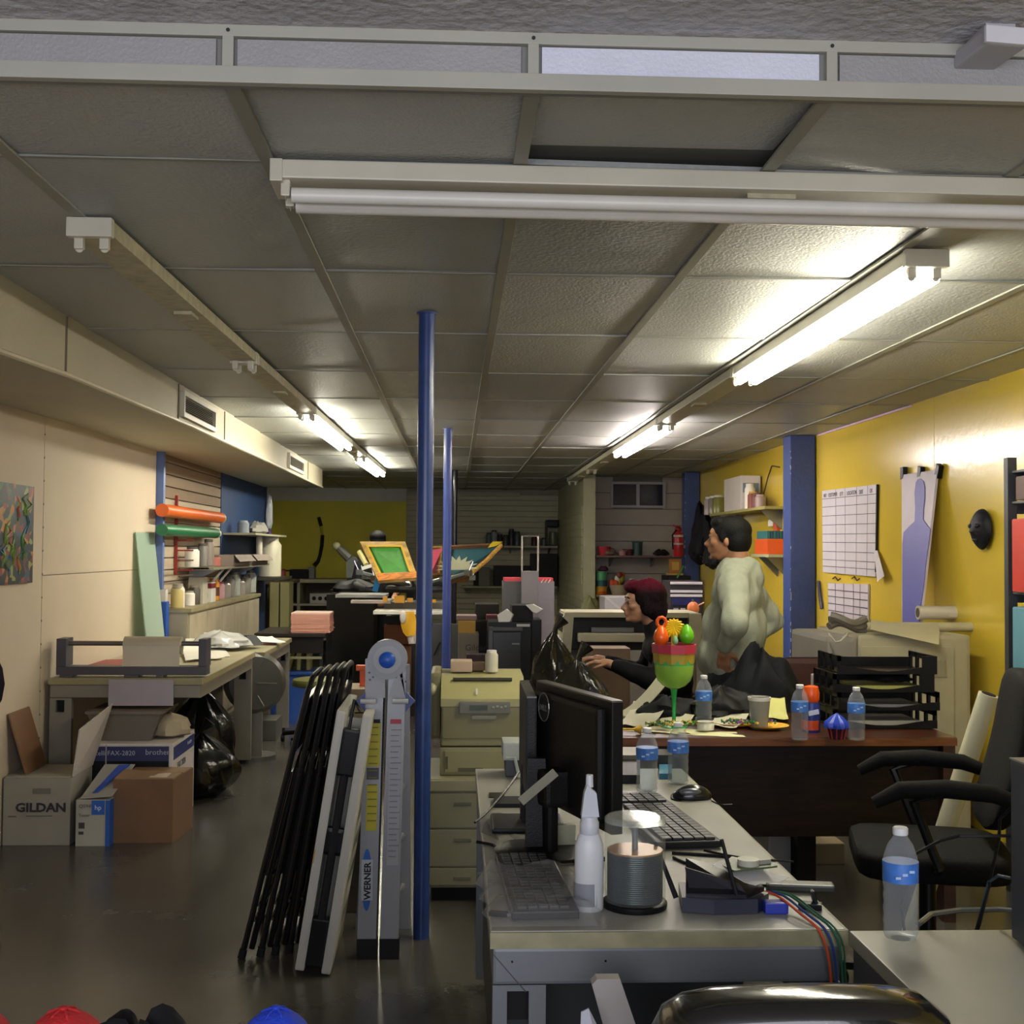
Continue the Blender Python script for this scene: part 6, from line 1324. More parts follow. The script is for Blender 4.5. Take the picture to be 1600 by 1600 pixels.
c_ = mid-nrm*.016; MB().box((c_.x, c_.y, (mz0+mz1)/2), (L_*.93, .002, (mz1-mz0)*.9), Rm).obj('screen', C('0b0c10', .1), r)
MB().box((mid.x, mid.y, mz1+.001), (L_, .028, .004), Rm).obj('top_edge', C('55524c', .35), r)
e = ML.lerp(MR, .24)+nrm*.038; ez = mz1-.055
m = MB(); ring = [Vector((e.x, e.y, ez))+d_*.034*math.cos(a*.35)+Vector((0, 0, .034*math.sin(a*.35))) for a in range(18)]
m.prism(ring, nrm*.002).obj('badge', C('3b3a38', .3, .4), r)
ring = [Vector((e.x, e.y, ez))+d_*.037*math.cos(a*.35)+Vector((0, 0, .037*math.sin(a*.35))) for a in range(19)]
m = MB(); m.tube([p+nrm*.002 for p in ring[:18]], .0015, 5, cyc=True).obj('badge_ring', C('8d8b86', .3, .6), r)
Rt = Matrix((-d_ if False else d_, Vector((0, 0, 1)), nrm)).transposed()
text('DELL', r, tuple(Vector((e.x, e.y, ez-.009))+nrm*.0035-d_*.027), .022, Rt, C('8d8b86', .3, .6))
st = mid+nrm*.07+d_*-.02; MB().box((st.x, st.y, gz+.1), (.075, .03, .2), Rm, .01).obj('stand_neck', mb_, r)
MB().box((st.x+.02, st.y, gz+.008), (.24, .17, .014), Rm, .006).obj('stand_foot', mb_, r)
MB().box((st.x+.02, st.y, mz0+.07), (.09, .09, .09), Rm, .012).obj('hinge', mb_, r)
r = thing('monitor', 'second black monitor seen almost edge on, left of the badge monitor', 'monitor', (.19, 3.4, gz))
A_, B_ = Vector((P(819, 1080, 3.62).x, 3.62, 0)), Vector((P(846, 1066, 3.3).x-.02, 3.22, 0)); B_.x = P(831, 1075, 3.22).x
d2 = (B_-A_).normalized(); n2 = Vector((-d2.y, d2.x, 0)); R2 = Matrix((d2, n2, Vector((0, 0, 1)))).transposed(); md = (A_+B_)/2; L2 = (B_-A_).length
z1 = P(832, 1078, 3.4).z; z0 = gz+.12
MB().box((md.x, md.y, (z0+z1)/2), (L2, .028, z1-z0), R2, .005).obj('frame', mb_, r)
MB().box((md.x, md.y+.02, gz+.09), (.06, .035, .17), R2, .008).obj('stand_neck', mb_, r); MB().box((md.x-.0, md.y, gz+.008), (.2, .2, .014), R2, .006).obj('stand_foot', mb_, r)
MB().box((md.x, md.y, z1+.001), (L2, .026, .004), R2).obj('top_edge', C('4c4a48', .35), r)
# thick black neck/speaker in front
q = on(842, 1345); r = thing('monitor_stand', 'black upright stand column with round foot in front of the badge monitor', 'stand', (q.x, q.y+.05, gz)); qx, qy = q.x, q.y+.06
MB().prism([(qx-.03, qy, gz+.02), (qx+.03, qy, gz+.02), (qx+.02, qy+.01, gz+.24), (qx-.025, qy+.01, gz+.24)], (0, .03, 0)).obj('column', mb_, r)
MB().lathe([(0, 0), (.085, 0), (.09, .006), (.08, .014), (.03, .02), (0, .02)], (qx-.02, qy+.03, gz), 28).obj('foot', mb_, r, smooth=True)
tg = (PI/2, 0, 0); MB().box((P(840, 1227, 2.95).x, 2.93, P(840, 1227, 2.95).z), (.022, .004, .11), (0, .87, 0), .001).obj('cable_tag', C('75735f', .5), r)
# keyboards
def keyboard(label, a, b, c, name='keyboard', case='17171a', key='26262a', z=gz+.003):
    # a: near-left corner, b: near-right... a->b is the long side, a->c short
    a, b, c = Vector(a), Vector(b), Vector(c); u = (b-a); v = (c-a); Lu, Lv = u.length, v.length; u.normalize(); v = (v-u*v.dot(u)).normalized()
    r = thing(name, label, 'keyboard', tuple((a+u*Lu/2+v*Lv/2).xy)+(z,)); R = Matrix((u, v, Vector((0, 0, 1)))).transposed()
    ce_ = a+u*Lu/2+v*Lv/2; MB().box((ce_.x, ce_.y, z+.009), (Lu, Lv, .018), R, .004).obj('case', C(case, .4), r)
    km = C(key, .45); mesh = None; rows_, cols_ = 5, 19; du, dv = (Lu-.02)/cols_, (Lv-.03)/rows_
    for j in range(rows_):
        for i in range(cols_):
            if i in (14, ) or (i > 15 and j == 9): continue
            p = a+u*(.01+du*(i+.5))+v*(.012+dv*(j+.5))
            if mesh is None:
                k_ = MB().box((p.x, p.y, z+.0215), (du*.86, dv*.86, .007), R, .0015).obj('key', km, r); mesh = k_; p0_ = p
            else:
                k_ = mesh.copy(); k_.location = (p-p0_); COL.objects.link(k_); k_.parent = r
    return r
A = on(905, 1424); B_ = on(1, 1)
ka = on(882, 1442); kb = on(800, 1442); kc_ = on(790, 1370)
keyboard('black keyboard in a clear plastic bag at the left front of the grey desk', (.13, 2.5, 0), (.175+.0, 2.5+.43 if False else 2.92, 0), (.275, 2.49, 0)) if False else None
K1 = keyboard('black keyboard in a clear plastic bag at the left front of the grey desk', (on(800, 1443).x, on(800, 1443).y+.01, 0), (on(778, 1362).x-.005, on(778, 1362).y+.08, 0), (on(905, 1440).x, on(905, 1440).y+.02, 0))
film = clear('clear_film', (.97, .97, .97), .95, .1, .08)
rows = []
for i in range(14):
    rw = []
    for j in range(10):
        x = .075+.24*j/9-(i/13)*.02; y = 2.5+.42*i/13; edge = min(i, 13-i, j, 9-j)
        rw.append((x+.01*math.sin(i*1.7+j), y, gz+.004+(.03 if edge else 0)+.008*math.sin(i*2.1+j*1.3)*(1 if edge else 0)))
    rows.append(rw)
tag(MB().sheet(rows, .0006).obj('plastic_sleeve', film, smooth=True), 'clear crinkled plastic bag around the left keyboard', 'plastic bag')
K2 = keyboard('black keyboard lying beside the monitor on the right side of the grey desk', (on(1128, 1326).x, on(1128, 1326).y, 0), (on(1030, 1250).x, on(1030, 1250).y, 0), (on(1040, 1325).x-.03, on(1040, 1325).y, 0), case='222222', key='2f2f30')
# mouse
q = on(1085, 1252); r = thing('computer_mouse', 'black and silver computer mouse beyond the right keyboard', 'mouse', (q.x, q.y+.03, gz)); m = MB(); g = bmesh.ops.create_uvsphere(m.bm, u_segments=32, v_segments=20, radius=1)
for v in g['verts']:
    x, y, z = v.co; v.co = Vector((x*.062, y*.033*(1-.15*x), max(z, -.25)*.036*(1-.25*abs(x-.2)**2)+.009))+Vector((q.x, q.y+.035, gz))
m.obj('body', C('1b1c20', .2), r, smooth=True); MB().ell((q.x-.01, q.y+.012, gz+.026), (.035, .012, .012)).obj('silver_button', C('6a6c74', .25, .5), r, smooth=True)
def cable(label, pts, rad=.0025, c_='131315', z=gz): 
    P_ = [(on(a, b).x, on(a, b).y, z+rad+(h if (h := (rest[0] if rest else 0)) else 0)) for a, b, *rest in pts]
    # smooth by catmull subdivision
    P_ = [Vector(p) for p in P_]; out = []
    for i in range(len(P_)-1):
        p0, p1, p2, p3 = P_[max(i-1, 0)], P_[i], P_[i+1], P_[min(i+2, len(P_)-1)]
        for t in (0, .25, .5, .75): out.append(.5*((2*p1)+(p2-p0)*t+(2*p0-5*p1+4*p2-p3)*t*t+(3*p1-p0-3*p2+p3)*t**3))
    out.append(P_[-1]); return tag(MB().tube(out, rad, 6).obj('cable', C(c_, .4), smooth=True), label, 'cable')
cable('mouse cable curling off the right edge of the grey desk', [(1112, 1252), (1125, 1258), (1144, 1258)], .002)
cable('short mouse cable loop at the left of the mouse', [(1065, 1252), (1050, 1250), (1050, 1242), (1060, 1240)], .002)
cable('thick black cable crossing the desk from the right keyboard to the chair', [(1050, 1335), (1100, 1338), (1140, 1342), (1165, 1355), (1185, 1365)], .004)
cable('black cable running right over the desk edge toward the chair', [(1100, 1330), (1150, 1340), (1200, 1345), (1240, 1348)], .0025)
cable('straight black cable from the spindle to the router', [(1052, 1342), (1070, 1350), (1090, 1357)], .0035)
cable('black cable from the left monitor to the desk edge', [(842, 1215, .12), (800, 1255, .06), (762, 1275, .01), (742, 1290, .005)], .0035)
cable('black cable looping beside the monitor stand foot', [(745, 1318), (775, 1325), (785, 1345), (800, 1335)], .004)
cable('thin black cable along the front behind the router adapter', [(1180, 1385), (1250, 1388), (1290, 1392)], .003)
cable('black cable draped under the badge monitor', [(862, 1290), (885, 1310), (895, 1330), (905, 1350)], .003)
# spray bottle
q = on(923, 1429); sxp, syp = q.x, q.y+.035; wb_ = C('c6cacd', .4, vary=.02)
r = thing('spray_bottle', 'white plastic spray bottle without trigger between keyboard and disc spindle', 'bottle', (sxp, syp, gz))
MB().lathe([(.028, 0), (.031, .004), (.0315, .12), (.03, .14), (.024, .158), (.018, .166)], (sxp, syp, gz), 32, None, 1, .8).obj('body', wb_, r, smooth=True)
MB().lathe([(.019, 0), (.021, .004), (.021, .024), (.018, .03), (.018, .038)], (sxp, syp, gz+.162), 24).obj('collar', C('b9bec6', .4), r, smooth=True)
MB().prism([(sxp-.018, syp-.012, gz+.2), (sxp+.02, syp-.012, gz+.2), (sxp+.014, syp-.012, gz+.25), (sxp-.006, syp-.012, gz+.268), (sxp-.012, syp-.012, gz+.25)], (0, .024, 0)).obj('sprayer_head', C('b5bac2', .4), r)
MB().cyl((sxp, syp, gz+.262), (sxp, syp, gz+.288), .0085, .0075, 14).obj('nozzle', C('c5c9cf', .4), r, smooth=True)
MB().lathe([(.0317, .012), (.0318, .06)], (sxp-.0015, syp, gz), 24, None, 1, .8).obj('grey_label', C('7f848c', .5), r, smooth=True)
# disc spindle
q = on(1000, 1432); dxp, dyp = q.x, q.y+.075
r = thing('disc_spindle', 'clear tub of stacked discs on a black base on the grey desk', 'disc tub', (dxp, dyp, gz))
MB().lathe([(.069, 0), (.07, .003), (.07, .012), (.064, .016), (0, .016)], (dxp, dyp, gz), 40).obj('base', BLK, r, smooth=True)
for k in range(24): MB().lathe([(.0075, 0), (.06, 0), (.0605, .002), (.06, .0040), (.0075, .0040)], (dxp, dyp, gz+.018+.0044*k), 36).obj('disc', C('3b454a', .3, .3) if k < 23 else C('b58a62', .3, .3), r, smooth=True)
MB().cyl((dxp, dyp, gz+.016), (dxp, dyp, gz+.17), .0065, n=14).obj('centre_pin', C('6c6e70', .4), r, smooth=True)
MB().lathe([(.066, .012), (.066, .185), (.063, .192), (0, .194)], (dxp, dyp, gz), 40).obj('clear_cover', clear('clear_cover', (.92, .94, .92), .95, .05, .12), r, smooth=True)
MB().lathe([(.0665, .183), (.0665, .19), (.06, .195), (.055, .195)], (dxp, dyp, gz), 40).obj('cover_rim', clear('cover_rim', (.85, .88, .85), .8, .05, .2), r, smooth=True)
# white square box by monitor
q = on(872, 1345); tag(MB().box((q.x+.01, q.y+.1, gz+.035), (.085, .01, .07), (.25, 0, .1), .002).obj('wall_plate', C('b0b09a', .5)), 'small square white plate standing behind the spray bottle', 'plate')
# router with antennas, adaptor, boards
q = on(1145, 1430); rxp, ryp = q.x, q.y+.08
r = thing('wifi_router', 'dark blue black router with two antennas at the front of the grey desk', 'router', (rxp, ryp, gz))
MB().prism([(rxp-.105, ryp-.06, gz+.002), (rxp-.04, ryp-.08, gz+.002), (rxp+.055, ryp-.075, gz+.002), (rxp+.09, ryp-.03, gz+.002), (rxp+.08, ryp+.06, gz+.002), (rxp-.09, ryp+.06, gz+.002)], (0, 0, .03)).obj('body', C('23283a', .35), r)
MB().prism([(rxp-.095, ryp-.05, gz+.03), (rxp+.03, ryp-.078, gz+.034), (rxp+.08, ryp-.03, gz+.036), (rxp+.07, ryp+.05, gz+.05), (rxp-.08, ryp+.03, gz+.085)], (0, 0, .008)).obj('raised_cover', C('101018', .3), r)
MB().prism([(rxp-.085, ryp-.045, gz+.034), (rxp+.035, ryp-.074, gz+.036), (rxp+.02, ryp-.06, gz+.06), (rxp-.09, ryp-.02, gz+.085)], (0, .008, 0)).obj('front_fin', C('14141c', .35), r)
MB().tube([(rxp+.01, ryp-.07, gz+.04), (rxp-.02, ryp-.06, gz+.155)], [.005, .004], 8).obj('antenna', MBLK, r, smooth=True)
MB().tube([(rxp-.11, ryp-.02, gz+.02), (rxp-.15, ryp+.02, gz+.13)], [.006, .004], 8).obj('antenna', MBLK, r, smooth=True)
MB().bx(rxp+.07, rxp+.12, ryp-.08, ryp-.05, gz+.001, gz+.025, .003).obj('blue_panel', C('2336a8', .4), r)
paper('white paper lying across the router with a circuit board on it', [(rxp-.03, ryp-.02, gz+.09), (rxp+.05, ryp-.075, gz+.06), (rxp+.14, ryp-.01, gz+.06), (rxp+.03, ryp+.06, gz+.09)], C('c9c9c9', .6))
r = thing('circuit_board', 'green circuit board with a white disc part lying on the router', 'circuit board', (rxp+.05, ryp+.0, gz+.084))
MB().box((rxp+.05, ryp-.01, gz+.086), (.11, .06, .004), (0, 0, .35)).obj('board', C('4a5a3c', .4), r); MB().cyl((rxp+.05, ryp-.01, gz+.088), (rxp+.05, ryp-.01, gz+.101), .024, n=22).obj('white_part', C('a9a99a', .35), r, smooth=True)
MB().box((rxp+.085, ryp+.005, gz+.092), (.03, .022, .01), (0, 0, .35)).obj('chip', C('8f8f84', .35), r)
q = on(1250, 1392); tag(MB().box((q.x-.0, q.y+.0, gz+.01), (.15, .04, .018), (0, 0, -.15), .005).obj('power_brick', C('2a2a22', .4)), 'flat dark device lying right of the circuit board', 'device')
q = on(1270, 1425); r = thing('usb_plug', 'small black connector with a stubby stand at the right front of the grey desk', 'connector', (q.x, q.y+.02, gz))
MB().box((q.x, q.y+.02, gz+.008), (.05, .025, .014), (0, 0, -.3), .003).obj('body', BLK, r); MB().box((q.x+.008, q.y+.02, gz+.026), (.008, .018, .03), (0, -.3, 0), .002).obj('fin', BLK, r)
q = on(779, 1432); r = thing('usb_plug', 'small black plug lying on the left front corner of the grey desk', 'connector', (q.x, q.y, gz))
MB().box((q.x+.0, q.y, gz+.006), (.04, .014, .01), (0, 0, -.3), .002).obj('body', BLK, r); MB().box((q.x+.026, q.y-.008, gz+.006), (.014, .009, .006), (0, 0, -.3)).obj('metal_tip', CHROME, r)
for k, (c_, dxx, lab) in enumerate((('c9502c', 0, 'orange network cable hanging over the front of the grey desk'), ('26407e', .017, 'blue network cable hanging over the front of the grey desk'), ('24604c', .035, 'teal green network cable hanging over the front of the grey desk'), ('1e5a3c', .045, 'dark green thin cable hanging over the front of the grey desk'))):
    bx_ = rxp+.085+dxx*.8; by_ = ryp-.03
    q1 = P(1245+dxx*900, 1450, 2.46)
    pts = [(bx_-.01, by_+.02, gz+.03), (bx_+.02, by_-.01, gz+.03), (bx_+.045, gy0+.04, gz+.018), (bx_+.065, gy0-.004, gz+.004), (bx_+.08, gy0-.014, gz-.03), (bx_+.09-.002*k, gy0-.014, gz-.09), (bx_+.093, gy0-.012, gz-.17), (bx_+.095, gy0+.02, gz-.26)]
    pts = [Vector(p) for p in pts]; out = []
    for i in range(len(pts)-1):
        p0, p1, p2, p3 = pts[max(i-1, 0)], pts[i], pts[i+1], pts[min(i+2, len(pts)-1)]
        for t in (0, .33, .66): out.append(.5*((2*p1)+(p2-p0)*t+(2*p0-5*p1+4*p2-p3)*t*t+(3*p1-p0-3*p2+p3)*t**3))
    out.append(pts[-1]); tag(MB().tube(out, .0028 if k < 3 else .002, 7).obj('network_cable', C(c_, .4), smooth=True), lab, 'cable')
# things at the far end of the grey desk
for k, (pts, c_, lab, h_) in enumerate((([(966, 1225), (1000, 1225), (1000, 1195), (966, 1195)], '1c1c1f', 'black flat device by the monitor at the far desk end', .03), ([(968, 1200), (998, 1200), (996, 1186), (968, 1186)], '6d6a58', 'olive grey case on the black flat device', .045), ([(1030, 1218), (1050, 1218), (1050, 1203), (1030, 1203)], '1d6c8a', 'teal box between the two far water bottles', .02), ([(1028, 1202), (1050, 1202), (1050, 1192), (1028, 1192)], '2a2a2c', 'black box behind the teal box', .05), ([(770, 1262), (820, 1262), (825, 1250), (772, 1250)], '1a1a1c', 'flat black device left behind the monitor stand', .012), ([(764, 1247), (788, 1247), (788, 1240), (764, 1240)], '2c2414', 'tiny dark brown strip on the far left of the desk', .004))):
    pp = [on(*p) for p in pts]; tag(MB().prism(pp, (0, 0, h_)).obj('desk_device', C(c_, .45)), lab, 'device')
q = on(992, 1262); tag(MB().prism([on(975, 1262), on(1030, 1258), on(1028, 1248), on(985, 1248)], (0, 0, .018)).obj('dark_notebook', C('2d2721', .5)), 'dark small notebook in front of the left far water bottle', 'notebook')
paper('grey paper sheets under the monitors on the left of the desk', [on(752, 1300), on(818, 1330), on(825, 1275), on(765, 1270)], C('77756e', .7))
paper('pale paper under the badge monitor by the spray bottle', [on(880, 1352), on(1005, 1300), on(985, 1262), on(875, 1300)], C('a9a59c', .7))
# ================================================================ FRONT LEFT: chairs, tables, ladder
black = C('0c0c0e', .3)
def folded_chair(label):
    r = thing('folding_chair', label, 'chair', (0, 0, 0), 'folded black chairs leaning beside the ladder')
    w_ = .44
    def loop(x, h0, h1, wd, rad=.011): return [(x, -wd/2, h0), (x, -wd/2, h1-.06), (x, -wd/2+.05, h1-.01), (x, -wd/2+.1, h1), (x, wd/2-.1, h1), (x, wd/2-.05, h1-.01), (x, wd/2, h1-.06), (x, wd/2, h0)]
    MB().tube(loop(0, .0, 1.06, w_), .011, 8).obj('front_frame', black, r, smooth=True)
    MB().tube(loop(.026, .03, .78, w_-.05), .011, 8).obj('rear_frame', black, r, smooth=True)
    MB().bx(-.012, .012, -w_/2+.01, w_/2-.01, .78, .98, .005).obj('backrest', black, r)
    MB().bx(.008, .03, -w_/2+.03, w_/2-.03, .3, .7, .006).obj('seat', black, r)
    for z in (.14, .2): MB().tube([(.013, -w_/2, z), (.013, w_/2, z)], .007, 6).obj('stretcher', black, r)
    for y in (-w_/2, w_/2): MB().cyl((0, y, -.004), (0, y, .03), .015, n=10).obj('rubber_foot', MBLK, r)
    return r
base_x = P(383, 1490, 4.58).x
labs = ['folded black chair leftmost of the leaning row', 'folded black chair second from the left in the leaning row', 'folded black chair in the middle of the leaning row', 'folded black chair fourth from the left in the leaning row', 'folded black chair rightmost of the leaning row']
ch0 = folded_chair(labs[0]); tilt = .25
offs = [0, .062, .118, .17, .215]
chs = [ch0]+[dup(ch0, (0, 0, 0), 0, labs[k]) for k in range(1, 5)]
for k, c in enumerate(chs):
    xb = P((378, 407, 430, 452, 474)[k], 1470, 4.6+.02*k).x; xt = P((487, 501, 513, 524, 534)[k], 1060, 4.62).x
    c.location = (xb, 4.82+.02*k, .006); c.rotation_euler = (0, math.asin((xt-xb)/1.06), 0)
# white folded table
wp_ = C('b5b3ab', .5); tb0 = P(487, 1525, 4.4).x
r = thing('folding_table', 'white folded plastic table standing on its side with black hinge bars', 'table', (tb0, 4.65, 0))
R_ = Euler((0, .15, 0)).to_matrix(); hT = .93
def tl(x, y, z): return R_ @ Vector((x, y, z))+Vector((tb0, 0, 0))
for sx in (-.047, .047): MB().box(tl(sx, 4.65, hT/2+.015), (.034, .5, hT), R_, .008).obj('half_top', wp_, r)
MB().box(tl(0, 4.42, .12), (.06, .05, .17), R_, .006).obj('hinge_block', BLK, r); MB().box(tl(0, 4.42, hT-.13), (.062, .05, .17), R_, .01).obj('hinge_block', BLK, r)
MB().box(tl(0, 4.42, .48), (.07, .04, .1), R_, .015).obj('clasp', BLK, r)
MB().tube([tl(0, 4.41, .1), tl(0, 4.41, hT-.1)], .015, 8).obj('folded_leg', C('232326', .4), r); MB().tube([tl(0, 4.85, .1), tl(0, 4.85, hT-.1)], .015, 8).obj('folded_leg', C('232326', .4), r)
MB().tube([tl(-.012, 4.41, hT-.1), tl(-.008, 4.41, hT+.06), tl(.02, 4.41, hT+.02)], .006, 6).obj('black_loop', BLK, r)
MB().box(tl(-.061, 4.41, .42), (.004, .02, .05), R_).obj('yellow_sticker', C('b58a1c', .5), r)
MB().box(tl(0, 4.56, hT/2), (.062, .012, hT-.05), R_).obj('inner_panel', wp_, r)
# ladder
al = C('8c8e94', .4, .3, vary=.03); lY = 4.58; r = thing('folding_ladder', 'folded aluminium multi position ladder with blue hinge knob beside the blue pole', 'ladder', (P(592, 1490, lY).x, 4.75, 0))
lt = P(600, 1003, lY).z
def lx_(px, py): return P(px, py, lY).x
hz_ = P(600, 1040, lY).z
for (b0, b1, t0, t1, nm) in ((558, 588, 571, 602, 'l'), (593, 622, 607, 634, 'r')):
    MB().prism([(lx_(b0, 1465), lY, .05), (lx_(b1, 1465), lY, .05), (lx_(t1, 1060), lY, hz_-.03), (lx_(t0, 1060), lY, hz_-.03)], (0, .028, 0)).obj('front_rail', al, r)
    MB().prism([(lx_(b0, 1465), lY-.004, .0), (lx_(b1, 1465)+.004, lY-.004, .0), (lx_(b1+1, 1465)+.003, lY-.004, .075), (lx_(b0+1, 1465)-.003, lY-.004, .075)], (0, .04, 0)).obj('rubber_foot', C('17181c', .5), r)
    fl_ = -.035 if nm == 'l' else .035
    MB().prism([(lx_(b0, 1465)+fl_, lY+.36, .0), (lx_(b1, 1465)+fl_, lY+.36, .0), (lx_(t1, 1060), lY+.36, hz_-.03), (lx_(t0, 1060), lY+.36, hz_-.03)], (0, .028, 0)).obj('rear_rail', al, r)
    for k in range(5):
        u = .12+k*.2; xb = (lx_(b0, 1465)+lx_(b1, 1465))/2*(1-u)+(lx_(t0, 1060)+lx_(t1, 1060))/2*u; z = .05+(hz_-.08)*u
        MB().tube([(xb, lY+.02, z), (xb+fl_*(1-u), lY+.37, z)], .014, 8).obj('rung', al, r, smooth=True)
    # hinge plates
    q = P((t0+t1)/2, 1050, lY)
    MB().prism([(lx_(t0, 1075), lY-.006, P(600, 1090, lY).z), (lx_(t1, 1075), lY-.006, P(600, 1090, lY).z), (lx_(t1, 1040), lY-.006, P(600, 1045, lY).z), (lx_(t1 if nm == 'l' else t0+8, 1020), lY-.006, P(600, 1015, lY).z), (lx_(t0 if nm == 'l' else t1-8, 1020), lY-.006, P(600, 1030, lY).z)], (0, .008, 0)).obj('hinge_plate', C('85878c', .45, .2), r)
    MB().tube([P(t0-8 if nm == 'l' else t0+6, 1096, lY-.03), P(t0+16 if nm == 'l' else t1+4, 1096, lY-.03)], .0095, 8).obj('lock_pin', C('b4b6bb', .35, .2), r, smooth=True)
    sgn = -1 if nm == 'l' else 1; ex_ = lx_(t0 if nm == 'l' else t1, 1095); z = P(600, 1095, lY).z
    MB().prism([(ex_, lY-.012, z+.035), (ex_+sgn*.035, lY-.012, z), (ex_, lY-.012, z-.04)], (0, .02, 0)).obj('blue_bracket', C('1f3470', .4), r)
kc = P(605, 1031, lY-.02)
MB().cyl((kc.x, lY-.014, kc.z), (kc.x, lY+.04, kc.z), .074, n=36).obj('hinge_disc', C('7b7d82', .45, .2), r, smooth=True)
MB().cyl((kc.x, lY-.017, kc.z), (kc.x, lY-.014, kc.z), .052, n=30).obj('inner_disc', C('85878b', .45, .2), r, smooth=True)
MB().lathe([(.024, 0), (.03, .004), (.03, .016), (.022, .024), (0, .026)], (kc.x, lY-.02, kc.z), 24, (PI/2, 0, 0)).obj('blue_knob', C('1c4fae', .35), r, smooth=True)
for a, b in ((577, 1051), (583, 1058), (578, 1062), (586, 1050), (625, 1052), (619, 1058), (628, 1060), (634, 1065)):
    q = P(a, b, lY-.008); MB().cyl(q, q+Vector((0, -.003, 0)), .004, n=8).obj('rivet', C('33343a', .4), r)
MB().box(((lx_(600, 1200)+lx_(590, 1300))/2, lY+.01, .55), (.006, .02, 1.0), (0, .02, 0)).obj('gap_strip', C('2f2c28', .6), r)
def stick(a, b, p0, p1, c_, nm='sticker'):
    q0, q1, q2, q3 = P(a, p0, lY-.0035), P(b, p0, lY-.0035), P(b-(p1-p0)*.024, p1, lY-.0035), P(a-(p1-p0)*.024, p1, lY-.0035)
    return MB().prism([q0, q1, q2, q3], (0, .002, 0)).obj(nm, C(c_, .5), r)
stick(575, 595, 1128, 1198, 'a39c1c', 'yellow_sticker'); stick(575, 594, 1124, 1130, '1c1c1e', 'black_sticker'); stick(573, 592, 1200, 1218, '3c3a48', 'grey_sticker'); stick(573, 590, 1226, 1298, 'a8a01c', 'yellow_sticker')
stick(610, 627, 1124, 1131, '9a2a38', 'red_sticker'); stick(609, 627, 1133, 1352, '9a9ca4', 'white_sticker')
m = MB()
for k in range(24):
    py = 1140+k*8.6; q0 = P(611-(py-1133)*.024, py, lY-.0055); m.bx(q0.x, q0.x+.03+.01*(k*7 % 3 == 0), lY-.0055, lY-.0045, q0.z-.003, q0.z)
m.obj('small_print', C('6c6e78', .6), r)
m = MB()
for k in range(14):
    py = 1136+k*11.2; q0 = P(577-(py-1128)*.024, py, lY-.0055); m.bx(q0.x, q0.x+.034, lY-.0055, lY-.0045, q0.z-.004, q0.z)
m.obj('small_print', C('6b6612', .6), r)
q = P(573, 1375, lY-.004); ring = [(q.x+.019*math.cos(a*.35), lY-.0035, q.z+.115*math.sin(a*.35)) for a in range(18)]
MB().prism(ring, (0, .002, 0)).obj('blue_oval', C('1f58a8', .4), r); MB().bx(q.x-.02, q.x+.022, lY-.0052, lY-.004, q.z-.075, q.z+.075).obj('white_field', C('a9adb5', .4), r)
Rv = Matrix(((0, -1, 0), (0, 0, -1), (1, 0, 0)))   # text running upwards, facing -Y
text('WERNER', r, (q.x+.014, lY-.0056, q.z-.072), .034, Rv, C('24242a', .5), bold=.001)
# white bag/dog-like plush between ladder and table
garment('white_cloth', 'white and black cloth bundle wedged behind the folded table and ladder', 'cloth', (P(550, 1170, 4.98).x, 5.25, .62), (.07, .07, .1), C('a8a594', .7), seed=81, n=12)
tag(MB().bx(P(550, 1170, 5.2).x-.09, P(550, 1170, 5.2).x+.09, 5.16, 5.34, 0, .618, .01).obj('tall_box', C('3a342c', .6)), 'narrow dark tall box behind the ladder', 'box')
